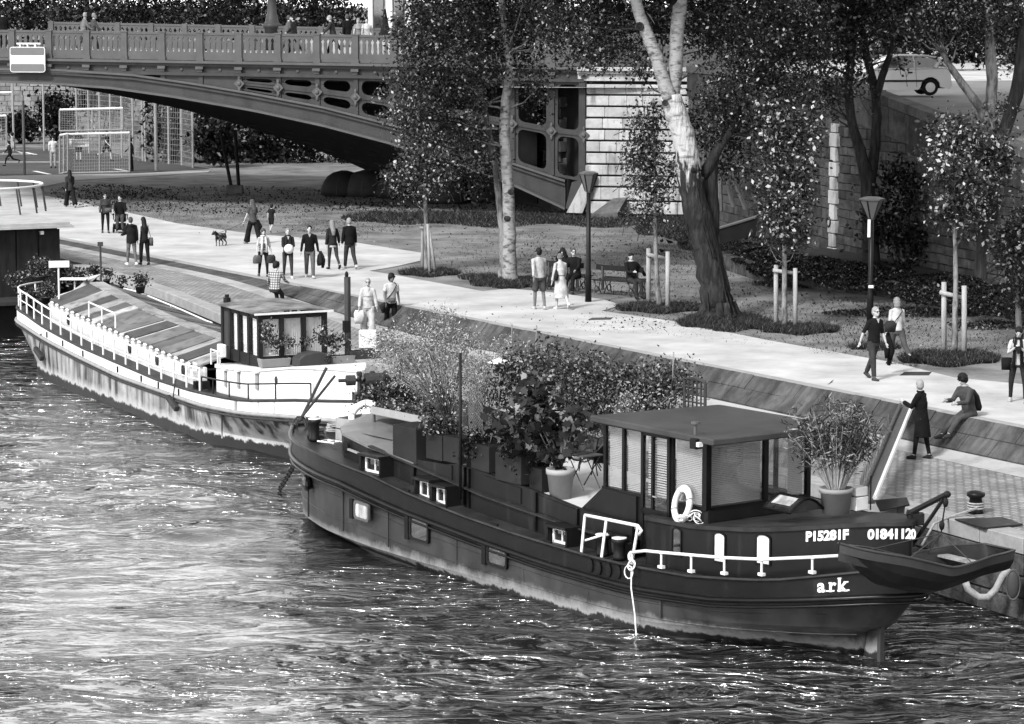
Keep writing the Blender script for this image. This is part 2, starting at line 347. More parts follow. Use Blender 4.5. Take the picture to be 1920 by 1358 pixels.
# ---------------------------------------------------------------- bank: lower quay, sloped revetment, upper ground
def sstep(x): x = max(0, min(1, x)); return x*x*(3-2*x)
def v_edge(u): return 34.6+(u-42)*math.tan(math.radians(2.5)) if u < 130 else 34.6+88*math.tan(math.radians(2.5))
def z_low(u): return -.75+.69*sstep((u-73)/17)
def strip(name, us, prof, m, kind='structure', smooth=False):
    """prof(u) -> list of (v,z)"""
    vs = []; fs = []
    for u in us:
        p = prof(u); k = len(p); vs += [W(u, v, z) for v, z in p]
    for i in range(len(us)-1):
        for j in range(k-1): fs.append((i*k+j, (i+1)*k+j, (i+1)*k+j+1, i*k+j+1))
    o = MB().add(vs, fs).build(name, m, smooth=smooth); tag(o, kind=kind); return o
def pavemat(name, base, mort, bw_, rh, off=30, bump=.02, var=.5):
    m = bpy.data.materials.new(name); m.use_nodes = True; N = m.node_tree.nodes; L = m.node_tree.links; N.clear()
    out = N.new('ShaderNodeOutputMaterial'); b = N.new('ShaderNodeBsdfPrincipled'); L.new(b.outputs[0], out.inputs[0]); b.inputs['Roughness'].default_value = .85
    g = N.new('ShaderNodeNewGeometry'); mp = N.new('ShaderNodeMapping'); mp.inputs['Rotation'].default_value = (0, 0, math.radians(-off)); L.new(g.outputs['Position'], mp.inputs[0])
    nd = N.new('ShaderNodeTexNoise'); nd.inputs['Scale'].default_value = 1.3; L.new(g.outputs['Position'], nd.inputs[0])
    br = N.new('ShaderNodeTexBrick'); br.inputs['Scale'].default_value = 1; br.inputs['Brick Width'].default_value = bw_; br.inputs['Row Height'].default_value = rh
    br.inputs['Mortar Size'].default_value = .02; br.inputs['Color1'].default_value = (base*(1-var*.5),)*3+(1,); br.inputs['Color2'].default_value = (base*(1+var*.5),)*3+(1,); br.inputs['Mortar'].default_value = (mort,)*3+(1,)
    L.new(mp.outputs[0], br.inputs[0])
    n2 = N.new('ShaderNodeTexNoise'); n2.inputs['Scale'].default_value = .9; n2.inputs['Detail'].default_value = 8; L.new(g.outputs['Position'], n2.inputs[0])
    r = N.new('ShaderNodeMapRange'); r.inputs[1].default_value = .35; r.inputs[2].default_value = .65; r.inputs[3].default_value = .7; r.inputs[4].default_value = 1.2; L.new(n2.outputs[0], r.inputs[0])
    mx = N.new('ShaderNodeVectorMath'); mx.operation = 'SCALE'; L.new(br.outputs[0], mx.inputs[0]); L.new(r.outputs[0], mx.inputs['Scale']); L.new(mx.outputs[0], b.inputs['Base Color'])
    bp = N.new('ShaderNodeBump'); bp.inputs['Distance'].default_value = bump; bp.invert = True; L.new(br.outputs['Fac'], bp.inputs['Height'])
    n3 = N.new('ShaderNodeTexNoise'); n3.inputs['Scale'].default_value = 6; n3.inputs['Detail'].default_value = 6; L.new(g.outputs['Position'], n3.inputs[0])
    b2 = N.new('ShaderNodeBump'); b2.inputs['Distance'].default_value = .05; L.new(n3.outputs[0], b2.inputs['Height']); L.new(bp.outputs[0], b2.inputs['Normal']); L.new(b2.outputs[0], b.inputs['Normal'])
    return m
M['cobble'] = pavemat('cobble_setts', .15, .05, .22, .14)
def slopemat():
    m = mat('revetment_stone', .05, .9, coord='World', scale=.9, base2=.12, thr=(.4, .66), bump=.04, bscale=8)
    N = m.node_tree.nodes; L = m.node_tree.links; b = [n for n in N if n.type == 'BSDF_PRINCIPLED'][0]
    src = b.inputs['Base Color'].links[0].from_socket
    g = N.new('ShaderNodeNewGeometry'); mp = N.new('ShaderNodeMapping'); mp.inputs['Rotation'].default_value = (0, 0, math.radians(-38)); mp.inputs['Scale'].default_value = (.55, 9, .4); L.new(g.outputs['Position'], mp.inputs[0])
    mp0 = N.new('ShaderNodeMapping'); mp0.inputs['Rotation'].default_value = (0, 0, math.radians(-30)); L.new(g.outputs['Position'], mp0.inputs[0])
    mp.inputs['Rotation'].default_value = (0, 0, 0); mp.inputs['Scale'].default_value = (1.5, 4, .8); 
    mp0.inputs['Rotation'].default_value = (0, 0, math.radians(-30)); L.new(mp0.outputs[0], mp.inputs[0])
    n = N.new('ShaderNodeTexNoise'); n.inputs['Scale'].default_value = 1; n.inputs['Detail'].default_value = 5; L.new(mp.outputs[0], n.inputs[0])
    r = N.new('ShaderNodeMapRange'); r.inputs[1].default_value = .4; r.inputs[2].default_value = .6; r.inputs[3].default_value = .75; r.inputs[4].default_value = 1.2; L.new(n.outputs[0], r.inputs[0])
    s = N.new('ShaderNodeVectorMath'); s.operation = 'SCALE'; L.new(src, s.inputs[0]); L.new(r.outputs[0], s.inputs['Scale']); L.new(s.outputs[0], b.inputs['Base Color'])
    return m
M['slope'] = slopemat()
def jit(u, k): return .02*math.sin(u*k+k)
us = [x for x in np.arange(20, 140, 1.0)]
VT = 40.27
strip('lower_quay_paving', us, lambda u: [(v_edge(u)+.45, z_low(u)-.004)]+[(v_edge(u)+.45+(39.0-v_edge(u)-.45)*k/4, z_low(u)-.004+.012*math.sin(u*1.7+k)) for k in (1, 2, 3)]+[(39.0, z_low(u)-.004)], M['cobble'])
strip('gutter_band', us, lambda u: [(39.0, z_low(u)), (39.35, z_low(u)+(.03 if z_low(u) < -.2 else .0)), (39.62, z_low(u)+.14*(-z_low(u)))], mat('pale_render', .42, .85, coord='World', scale=.8, base2=.16, thr=(.45, .75), bump=.01), smooth=True)
strip('sloped_revetment', us, lambda u: [(39.62, z_low(u)+.14*(-z_low(u))), (39.95, z_low(u)*.42), (VT-.02, -.015)], M['slope'])
# revetment slabs, each a stone of its own
rv = bpy.data.objects.new('revetment_facing', None); COL.objects.link(rv); rv['kind'] = 'structure'; WM[rv.name] = Matrix()
for i in range(52):
    for (v0, k0, v1, k1, of) in ((39.63, .84, 39.94, .44, 0), (39.95, .425, 40.24, .02, .5)):
        u0 = 44+(i+of)*1.02; u1 = u0+1.0; dz = .02*random.random(); q = [(u0, v0, k0), (u1, v0, k0), (u1, v1, k1), (u0, v1, k1)]
        if z_low(u0) > -.3: continue
        A = [W(u, v, z_low(u)*k-.03) for u, v, k in q]; MB().solid(A, [p+Vector((-.02, -.01, .05+dz)) for p in A]).build('slab', M['slope'], rv)
# kerb stones along the top of the slope
kr = []
for i in range(64):
    u0 = 46+i*1.5; u1 = u0+1.485
    mb = MB(); A = [W(u0, VT-.02, -.12), W(u1, VT-.02, -.12), W(u1, VT+.26, -.12), W(u0, VT+.26, -.12)]; B = [Vector((q.x, q.y, .012)) for q in A]
    kr.append((A, B))
kerb = None
for i, (A, B) in enumerate(kr):
    mb = MB().solid(A, B)
    o = mb.build('kerb_stone', M['kerb'])
    if i == 0:
        kerb = bpy.data.objects.new('slope_kerb', None); COL.objects.link(kerb); kerb['kind'] = 'structure'; WM[kerb.name] = Matrix()
    o.parent = kerb
strip('upper_ground', [-400, 0, 20]+[x for x in np.arange(24, 140, 4)]+[200, 400, 2500], lambda u: [(VT+.26, -.03), (44, -.03), (48, -.03), (54, -.03), (70, -.02), (120, -.02), (400, -.02), (2500, -.02)], M['earth'])
strip('near_quay_terrain', [-2500, -400, 20], lambda u: [(34, -.75), (39.6, -.75), (40.53, -.035), (2500, -.035)], M['earth'])
strip('far_quay_terrain', [139, 400, 2500], lambda u: [(v_edge(u), -.06), (39, -.06), (40.53, -.035), (41, -.034)], M['cobble'])
# quay wall with big cap stones and facing blocks
strip('quay_wall', us, lambda u: [(v_edge(u)+.02, -3.6), (v_edge(u)+.02, z_low(u)-.02), (v_edge(u)+.5, z_low(u)-.02)], M['mossy'])
strip('quay_wall_far', [-2500, -400, 20], lambda u: [(34, -3.6), (34, -.74)], M['mossy'])
strip('quay_wall_beyond', [139, 2500], lambda u: [(v_edge(u), -3.6), (v_edge(u), -.05)], M['mossy'])
qc = bpy.data.objects.new('quay_edge', None); COL.objects.link(qc); qc['kind'] = 'structure'; WM[qc.name] = Matrix()
for i in range(48):
    u0 = 30+i*1.35; u1 = u0+1.33; h = .02*random.random()
    A = [W(u0, v_edge(u0)-.05, z_low(u0)-.3), W(u1, v_edge(u1)-.05, z_low(u1)-.3), W(u1, v_edge(u1)+.46, z_low(u1)-.3), W(u0, v_edge(u0)+.46, z_low(u0)-.3)]
    B = [Vector((q.x, q.y, q.z+.3+h)) for q in A]
    MB().solid(A, B).build('cap_stone', M['kerb'], qc, bevel=.015)
    if u0 < 50:
        for r_ in range(4):
            z1 = z_low(u0)-.31-r_*.42; o_ = .65*(r_ % 2)
            A = [W(u0+o_, v_edge(u0+o_)-.03-.02*random.random(), z1-.4), W(u1+o_, v_edge(u1+o_)-.03, z1-.4), W(u1+o_, v_edge(u1)+.1, z1-.4), W(u0+o_, v_edge(u0)+.1, z1-.4)]
            MB().solid(A, [Vector((q.x, q.y, q.z+.39)) for q in A]).build('facing_block', M['mossy'], qc, bevel=.02)

def sheet(name, px, z, m, kind='structure', world_pts=None):
    pts = [P(x, y, 0) for x, y in px] if px else world_pts
    bm = bmesh.new(); f = bm.faces.new([bm.verts.new((p[0], p[1], z)) for p in pts])
    r = bmesh.ops.extrude_face_region(bm, geom=[f]); [setattr(v.co, 'z', z-.06) for v in r['geom'] if isinstance(v, bmesh.types.BMVert)]
    bmesh.ops.triangulate(bm, faces=bm.faces[:]); bmesh.ops.recalc_face_normals(bm, faces=bm.faces)
    me = bpy.data.meshes.new(name); bm.to_mesh(me); bm.free(); return tag(put(name, me, m), kind=kind)
low = [W(u, VT+.262) for u in (25, 50, 80, 110, 130)]
up_px = [(-60, 352), (0, 350), (75, 352), (85, 367), (200, 390), (332, 419), (475, 439), (567, 446), (667, 455), (790, 474), (788, 489), (740, 500), (692, 508), (742, 516), (905, 546), (955, 541), (1035, 548), (1130, 561), (1165, 572), (1128, 583), (1260, 602), (1435, 637), (1565, 660), (1677, 680), (1790, 708), (1915, 720), (2100, 742)]
upw = [P(x, y, 0) for x, y in up_px]
sheet('promenade_path', None, 0.0, M['path'], world_pts=low+upw)
sheet('court_walk', [(-80, 329), (0, 330), (100, 328), (250, 325), (395, 320), (390, 323), (250, 332), (140, 338), (76, 351), (-60, 351)], .004, mat('walk_paving', .34, .9, .12, coord='World', scale=1))
sheet('sports_court', [(-80, 283), (0, 283), (100, 279), (180, 281), (258, 297), (392, 316), (250, 324.5), (100, 327.5), (-80, 328.5)], 0.0, M['court'])
# painted court lines
for i, (a, b, w) in enumerate([((-40, 304), (112, 304), 1.4), ((65, 321), (93, 327), 1.2), ((0, 289), (66, 289), 1.2), ((48, 286), (67, 290), 1.2), ((215, 317), (242, 321), 1)]):
    p, q = P(*a), P(*b); d = (q-p).normalized(); n = Vector((-d.y, d.x, 0))*.12
    sheet('court_line', None, .006, M['line'], world_pts=[p-n, q-n, q+n, p+n])
# dark repair patches / manhole plates on the path
for (x, y, w, h, nm, lb) in [(1126, 598, 46, 5, 'manhole_cover', 'dark manhole plate in the path below the benches'), (1717, 701, 58, 8, 'manhole_cover', 'dark manhole plate in the path behind the woman in the black coat')]:
    c = P(x, y, 0); a = P(x+w/2, y-1, 0)-c; b = P(x+2, y-h/2, 0)-c
    mb = MB(); pts = [c-a-b*.6, c+a*.9-b, c+a+b*.6, c-a*.8+b]
    mb.solid([p+Vector((0, 0, -.02)) for p in pts], [p+Vector((0, 0, .006)) for p in pts])
    tag(mb.build(nm, M['iron_dark']), lb, 'manhole cover')

# ---------------------------------------------------------------- bridge
BO = P(60, 0, 0); BR = Frame((-21.2, 127.4), (.9816, -.191))     # local x along the bridge (to the right), local y away from the camera
def BP(px, py, w=0.0): return BR.at(px, py, w)
bridge = thing('iron_arch_bridge', 'long iron arch bridge with balustrade spanning the quay at upper left', 'bridge', BR.M)
posts = [-118, -47, 24, 93, 164, 234, 305, 376, 449, 522, 595, 667, 740, 813, 887, 961, 1035, 1096]
bpos = [BP(x, 100)[0] for x in posts]
def railz(b): # top-rail height along the bridge (gentle fall to the bank)
    x0, x1 = BP(0, 56), BP(740, 66.5); return x0.z+(b-x0[0])*(x1.z-x0.z)/(x1[0]-x0[0])
RH = 1.2
def bx3(mb, b0, b1, w0, w1, zf, z0, z1):
    A = [(b0, w0, zf(b0)+z0), (b1, w0, zf(b1)+z0), (b1, w1, zf(b1)+z0), (b0, w1, zf(b0)+z0)]
    return mb.solid([Vector(a) for a in A], [Vector((a[0], a[1], a[2]+z1-z0)) for a in A])
def baluster_panel(b0, b1, w, zf, mtl, name='balustrade_panel', n=6):
    mb = MB(); 
    bx3(mb, b0, b1, w-.07, w+.09, zf, -.1, 0)            # hand rail
    bx3(mb, b0, b1, w-.04, w+.06, zf, -.2, -.105)
    bx3(mb, b0, b1, w-.05, w+.07, zf, -RH, -.83)         # plinth
    st = (b1-b0)/n
    for k in range(n+1):
        x = b0+k*st
        for (h0, h1, r0, r1) in ((-.83, -.72, .085, .055), (-.72, -.42, .055, .075), (-.42, -.3, .075, .04), (-.3, -.2, .05, .11)):
            z = zf(x); A = [Vector((max(b0, min(b1, x+i*r0)), w+j*.045, z+h0)) for i, j in ((-1, -1), (1, -1), (1, 1), (-1, 1))]
            B = [Vector((max(b0, min(b1, x+i*r1)), w+j*.045, z+h1)) for i, j in ((-1, -1), (1, -1), (1, 1), (-1, 1))]
            mb.solid(A, B)
    return mb.build(name, mtl, bridge)
for i in range(len(bpos)-1):
    b0, b1 = bpos[i], bpos[i+1]
    baluster_panel(b0+.13, b1-.13, 0, railz, M['iron_rail'])
for b in bpos:
    mb = MB(); bx3(mb, b-.13, b+.13, -.12, .14, railz, -RH-.02, -.03); bx3(mb, b-.16, b+.16, -.14, .16, railz, -.03, .03); bx3(mb, b-.16, b+.16, -.14, .16, railz, -RH-.02, -RH+.15)
    mb.build('railing_post', M['iron_rail'], bridge)
# cornice, fascia, brackets
b0, b1 = bpos[0], bpos[-1]
mb = MB(); bx3(mb, b0, b1, -.3, .25, railz, -RH-.13, -RH-.02); mb.build('cornice', M['iron_rail'], bridge)
mb = MB(); bx3(mb, b0, b1, -.16, .25, railz, -RH-.26, -RH-.131); bx3(mb, b0, b1, -.02, .25, railz, -RH-.52, -RH-.261); bx3(mb, b0, b1, -.14, .25, railz, -RH-.66, -RH-.521)
mb.build('fascia', M['iron'], bridge)
for b in bpos:
    mb = MB(); bx3(mb, b-.17, b+.17, -.27, -.02, railz, -RH-.38, -RH-.262); bx3(mb, b-.11, b+.11, -.17, -.02, railz, -RH-.5, -RH-.38)
    mb.build('bracket', M['iron_rail'], bridge)
for i in range(len(bpos)-1):
    b = (bpos[i]+bpos[i+1])/2; z = railz(b)-RH-.4
    MB().ell((b, -.03, z), (.08, .05, .08), 8, 5).build('rosette', M['iron_rail'], bridge)
# arch rib curves, from the photograph's outline of the front rib
top_px = [(-120, 132), (0, 130), (100, 131), (250, 141), (362, 157), (475, 176), (605, 201), (730, 233), (850, 269), (960, 306), (1070, 343)]
bot_px = [(-120, 152), (0, 153), (105, 157), (212, 165), (325, 181), (475, 207), (605, 235), (730, 268), (870, 312), (960, 345), (1060, 391)]
TP = [BP(*p) for p in top_px]; BT = [BP(*p) for p in bot_px]
def ctop(b): return float(np.interp(b, [p[0] for p in TP], [p[2] for p in TP]))
def cbot(b): return float(np.interp(b, [p[0] for p in BT], [p[2] for p in BT]))
bs = list(np.linspace(TP[0][0], BT[-1][0], 60))
SK = -.7
def rib(w0, w1, zt, zb, name, m, off=(0, 0)):
    mb = MB(); k = SK*w0 if w0 > 1 else 0
    for i in range(len(bs)-1):
        a, c = bs[i], bs[i+1]
        A = [Vector((a+k, w0, zb(a)+off[0])), Vector((c+k, w0, zb(c)+off[0])), Vector((c+k, w0, zt(c)+off[1])), Vector((a+k, w0, zt(a)+off[1]))]
        mb.solid(A, [Vector((q.x, w1, q.z)) for q in A])
    return mb.build(name, m, bridge)
rib(0, .3, ctop, cbot, 'arch_rib', M['iron'])
rib(-.16, .4, cbot, cbot, 'lower_flange', M['iron_rail'], (-.05, .05))
rib(-.1, -.002, cbot, cbot, 'lower_moulding', M['iron'], (.052, .12))
rib(-.16, .4, ctop, ctop, 'upper_flange', M['iron_rail'], (-.04, .05))
rib(-.12, -.002, ctop, ctop, 'upper_moulding', M['iron'], (-.2, -.12))
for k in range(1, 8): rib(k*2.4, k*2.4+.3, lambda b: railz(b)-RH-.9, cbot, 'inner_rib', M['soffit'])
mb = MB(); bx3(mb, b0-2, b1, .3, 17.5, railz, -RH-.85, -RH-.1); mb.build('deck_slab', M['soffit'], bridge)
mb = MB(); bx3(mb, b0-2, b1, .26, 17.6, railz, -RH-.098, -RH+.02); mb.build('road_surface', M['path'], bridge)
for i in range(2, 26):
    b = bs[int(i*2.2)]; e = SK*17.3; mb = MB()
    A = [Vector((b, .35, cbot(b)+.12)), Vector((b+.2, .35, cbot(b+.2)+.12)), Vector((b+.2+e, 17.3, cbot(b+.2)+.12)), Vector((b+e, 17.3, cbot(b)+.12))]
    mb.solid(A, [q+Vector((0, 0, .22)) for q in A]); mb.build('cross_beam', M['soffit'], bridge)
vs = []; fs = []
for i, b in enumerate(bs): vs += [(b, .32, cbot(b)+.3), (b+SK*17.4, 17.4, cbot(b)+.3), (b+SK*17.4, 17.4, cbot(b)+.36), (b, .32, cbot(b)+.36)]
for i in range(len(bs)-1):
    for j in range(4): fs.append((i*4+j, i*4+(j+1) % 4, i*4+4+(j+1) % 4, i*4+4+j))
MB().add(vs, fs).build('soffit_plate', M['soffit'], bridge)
mb = MB(); bx3(mb, b0-2, b1, .26, 3.0, railz, -RH+.022, -RH+.28); mb.build('sidewalk', M['kerb'], bridge)
# spandrel: bays with two rounded openings each
def plate(mb, corners, inset, mid, th=.18, w=.02):
    """quad plate with an octagonal-rounded hole; corners (b,z) bl,br,tr,tl"""
    c = [Vector((q[0], 0, q[1])) for q in corners]
    def lp(a, b_, t): return a+(b_-a)*t
    bl, br, tr, tl = c
    wd = (br-bl).length; hl = (tl-bl).length; hr = (tr-br).length
    ix = inset/wd; il = min(.3, inset*.7/max(hl, .01)); ir = min(.3, inset*.7/max(hr, .01))
    def bil(s, t): return lp(lp(bl, br, s), lp(tl, tr, s), t)
    il = (il+ir)/2; h = (hl+hr)/2; cr = .32
    cx = min(.45, cr/wd*.8); cz = min(.34, cr/max(h, .01)*.8)
    hole = []
    for (sx, sz, a0) in ((1, 0, -90), (1, 1, 0), (0, 1, 90), (0, 0, 180)):
        for k in range(4):
            a = math.radians(a0+k*30); 
            s_ = (1-ix-cx) if sx else ix+cx; t_ = (1-il-cz) if sz else il+cz
            hole.append((s_+math.cos(a)*cx, t_+math.sin(a)*cz))
    outer = []
    for s_, t_ in hole:
        dx, dz = s_-.5, t_-.5; k = .5/max(abs(dx), abs(dz)); 
        outer.append((.5+dx*k, .5+dz*k))
    # make sure the four corners exist
    hs = [bil(*h_) for h_ in hole]; os_ = [bil(*o_) for o_ in outer]; n = len(hs)
    def corner(k):
        a, b_ = outer[k], outer[(k+1) % n]
        if abs(a[0]-b_[0]) > 1e-6 and abs(a[1]-b_[1]) > 1e-6:
            return bil(round(a[0]) if abs(a[0]-.5) > abs(a[1]-.5)-1e-9 and abs(a[0]-round(a[0])) < 1e-6 else round(b_[0]), round(b_[1]) if abs(b_[1]-round(b_[1])) < 1e-6 else round(a[1]))
        return None
    for k in range(n):
        l = [hs[k], os_[k]]; q = corner(k)
        if q is not None: l.append(q)
        l += [os_[(k+1) % n], hs[(k+1) % n]]
        mb.solid([Vector((v.x, w, v.z)) for v in l], [Vector((v.x, w+th, v.z)) for v in l])
zs_top = lambda b: railz(b)-RH-.66
for i in range(6, len(bpos)-1):
    a, c = bpos[i]+.09, bpos[i+1]-.09
    ha, hc = zs_top(a)-ctop(a)-.06, zs_top(c)-ctop(c)-.06
    mb = MB()
    if ha < .55:
        A = [Vector((a, .02, ctop(a)+.06)), Vector((c, .02, ctop(c)+.06)), Vector((c, .02, zs_top(c))), Vector((a, .02, zs_top(a)))]
        mb.solid(A, [Vector((q.x, .15, q.z)) for q in A])
    else:
        ma, mc = ctop(a)+.06+ha*.47, ctop(c)+.06+hc*.47
        plate(mb, [(a, ctop(a)+.06), (c, ctop(c)+.06), (c, mc-.05), (a, ma-.05)], .16, 0)
        plate(mb, [(a, ma+.05), (c, mc+.05), (c, zs_top(c)), (a, zs_top(a))], .16, 0)
        A = [Vector((a, -.03, ma-.05)), Vector((c, -.03, mc-.05)), Vector((c, -.03, mc+.05)), Vector((a, -.03, ma+.05))]
        mb.solid(A, [Vector((q.x, .22, q.z)) for q in A])
    mb.build('spandrel_panel', M['iron'], bridge)
for i in range(4, len(bpos)):
    b = bpos[i]
    if zs_top(b)-ctop(b) < .12: continue
    mb = MB(); A = [Vector((b-.1, -.05, ctop(b)+.05)), Vector((b+.1, -.05, ctop(b)+.05)), Vector((b+.1, .26, ctop(b)+.05)), Vector((b-.1, .26, ctop(b)+.05))]
    mb.solid(A, [Vector((q.x, q.y, zs_top(b))) for q in A])
    h = zs_top(b)-ctop(b)-.06
    mb.build('spandrel_post', M['iron'], bridge)
    if h > .5:
        z = ctop(b)+.06+h*.47; r = MB(); r.box((b, -.07, z), (.34, .1, .34), Matrix.Rotation(math.radians(45), 4, 'Y').to_3x3()); r.ell((b, -.13, z), (.1, .06, .1), 8, 5)
        for s_ in (-1, 1): r.ell((b, -.09, z+s_*.26), (.07, .05, .12), 6, 4)
        r.build('ornament', M['iron_rail'], bridge)
# end shoe of the rib
e0 = BT[-1]; t0 = BP(1070, 343)
mb = MB(); A = [BP(1060, 391, -.2), BP(1083, 396, -.2), BP(1108, 335, -.2), BP(1072, 342, -.2)]
mb.solid(A, [Vector((q.x, .6, q.z)) for q in A]); mb.build('arch_shoe', M['iron'], bridge)
# inner part of the pier post at the right end
mb = MB(); b = bpos[-1]; mb.solid([Vector((b-.22, -.1, 1.2)), Vector((b+.05, -.1, 1.2)), Vector((b+.05, .4, 1.2)), Vector((b-.22, .4, 1.2))], [Vector((b-.22, -.1, zs_top(b))), Vector((b+.05, -.1, zs_top(b))), Vector((b+.05, .4, zs_top(b))), Vector((b-.22, .4, zs_top(b)))]); mb.build('end_post', M['iron'], bridge)
# far balustrade
fz = BP(100, 41, 17.4).z; fz2 = BP(480, 48.5, 17.4).z; fb = BP(100, 41, 17.4)[0]; fb2 = BP(480, 48.5, 17.4)[0]
frail = lambda b: fz+(b-fb)*(fz2-fz)/(fb2-fb)
st = bpos[4]-bpos[3]; k = b0-1
while k < b1+3:
    baluster_panel(k+.13, k+st-.13, 17.4, frail, M['iron_rail'], 'far_balustrade_panel')
    mb = MB(); bx3(mb, k-.13, k+.13, 17.28, 17.54, frail, -RH-.02, .03); mb.build('far_railing_post', M['iron_rail'], bridge); k += st
# stone end block of the far parapet
a = BP(660, 53, 12); c = BP(1010, 53, 12)
tag(MB().solid([BR.w(a[0], 3.5, a.z-1.4), BR.w(c[0]-3, 3.5, a.z-1.4), BR.w(c[0]-3, 4.1, a.z-1.4), BR.w(a[0], 4.1, a.z-1.4)], [BR.w(a[0], 3.5, a.z-.35), BR.w(c[0]-3, 3.5, a.z-.35), BR.w(c[0]-3, 4.1, a.z-.35), BR.w(a[0], 4.1, a.z-.35)]).build('stone_parapet', M['stone_light']), 'pale stone parapet block on the bridge behind the balustrade', 'parapet')
M['signgrey'] = mat('sign_grey', .17, .6, .05)
# navigation sign hung on the balustrade
sg = thing('navigation_sign', 'grey and white banded navigation sign hung on the bridge railing', 'sign', BR.M)
def rrect(x0, x1, z0, z1, y, r=.12, n=4):
    pts = []
    for (cx, cz, a0) in ((x1-r, z0+r, -90), (x1-r, z1-r, 0), (x0+r, z1-r, 90), (x0+r, z0+r, 180)):
        for k in range(n+1):
            a = math.radians(a0+90*k/n); pts.append(Vector((cx+r*math.cos(a), y, cz+r*math.sin(a))))
    return pts
tl, br_ = BP(18, 88, -.45), BP(85, 136, -.45)
A = rrect(tl.x, br_.x, br_.z, tl.z, -.45); MB().solid(A, [Vector((q.x, -.41, q.z)) for q in A]).build('sign_plate', M['white'], sg)
hgt = tl.z-br_.z
A = rrect(tl.x+.03, br_.x-.03, tl.z-hgt*.33, tl.z-.03, -.456, .08); MB().solid(A, [Vector((q.x, -.451, q.z)) for q in A]).build('sign_band', M['signgrey'], sg)
A = rrect(tl.x+.03, br_.x-.03, br_.z+.03, br_.z+hgt*.33, -.456, .08); MB().solid(A, [Vector((q.x, -.451, q.z)) for q in A]).build('sign_band', M['signgrey'], sg)
mb = MB(); mb.box(((tl.x+br_.x)/2, -.25, tl.z+.14), (1.1, .08, .07))
for k in (-.35, 0, .35): mb.box(((tl.x+br_.x)/2+k, -.3, tl.z+.04), (.06, .25, .2))
mb.build('sign_bracket', M['white'], sg)

# ---------------------------------------------------------------- stone abutment, each course of blocks
ab = thing('stone_abutment', 'pale coursed stone abutment carrying the right end of the bridge', 'abutment', BR.M)
xs0, xs1 = BP(1099, 200)[0], BP(1292, 200)[0]
zb_ = BP(1180, 402)[2]; ys = [158, 179.5, 201, 222.5, 244, 265.5, 287.5, 309.5, 331, 352, 378, 404]
zz = [BP(1180, y)[2] for y in ys]
mb = MB(); A = [Vector((xs0+.05, .06, -.3)), Vector((xs1-.05, .06, -.3)), Vector((xs1-.05, 17, -.3)), Vector((xs0+.05-11, 17, -.3))]
mb.solid(A, [Vector((q.x, q.y, 5.9)) for q in A]); mb.build('core', M['mortar'], ab)
for r_ in range(len(zz)-1):
    z1, z0 = zz[r_], zz[r_+1]; x = xs0-.06*(r_ % 2); 
    while x < xs1-.15:
        w_ = random.uniform(.62, 1.05); x2 = min(xs1, x+w_)
        if xs1-x2 < .35: x2 = xs1
        pr = .0+random.uniform(-.02, .02)
        mb = MB(); mb.box(((x+x2)/2, .1+pr, (z0+z1)/2+.02), (x2-x-.006, .3, z1-z0-.07)); mb.build('stone_block', M['stone_light'], ab, bevel=.025); x = x2
# blocks on the inner cheek, seen through the last opening
for r_ in range(9):
    for k in range(9):
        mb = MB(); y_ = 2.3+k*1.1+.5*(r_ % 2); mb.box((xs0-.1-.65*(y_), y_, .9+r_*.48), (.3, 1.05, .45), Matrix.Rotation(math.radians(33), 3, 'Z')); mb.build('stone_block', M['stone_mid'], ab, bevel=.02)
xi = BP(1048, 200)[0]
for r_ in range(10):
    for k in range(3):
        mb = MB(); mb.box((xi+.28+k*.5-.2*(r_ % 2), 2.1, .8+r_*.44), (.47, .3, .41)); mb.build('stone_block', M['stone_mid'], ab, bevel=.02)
# cornice blocks
x0_, x1_ = BP(1084, 130)[0], BP(1300, 130)[0]; zt, zm, zl_ = BP(1100, 126)[2], BP(1100, 138)[2], BP(1100, 152)[2]
k = x0_
while k < x1_:
    k2 = min(x1_, k+1.4); mb = MB(); c_ = (k+k2)/2; w_ = k2-k-.015
    mb.box((c_, .02, zt-.08), (w_, .8, .16)); mb.box((c_, .08, zt-.22), (w_, .68, .12)); mb.box((c_, .12, (zt-.28+zl_)/2), (w_, .5, zt-.281-zl_)); mb.build('cornice_block', M['stone_light'], ab, bevel=.012); k = k2
a_ = BP(1120, 84)[2]
k = BP(1118, 100)[0]
while k < x1_+3:
    MB().box((k+.6, .45, (a_+zt)/2), (1.18, .5, a_-zt-.01)).build('parapet_block', M['stone_mid'], ab, bevel=.015); k += 1.2
A = [BP(1062, 399, -.3), BP(1092, 400, -.3), BP(1118, 330, -.3), BP(1098, 330, -.3)]
MB().solid(A, [Vector((q.x, .2, q.z)) for q in A]).build('springer_stone', M['stone_light'], ab)
mb = MB(); p = [BP(1108, 402, -1.2), BP(1158, 400, -1.2), BP(1175, 370, -.3), BP(1150, 372, -.3)]
mb.solid(p, [Vector((q.x+.02, q.y, q.z-.25)) for q in p]); mb.build('sloping_slab', M['stone_mid'], ab)
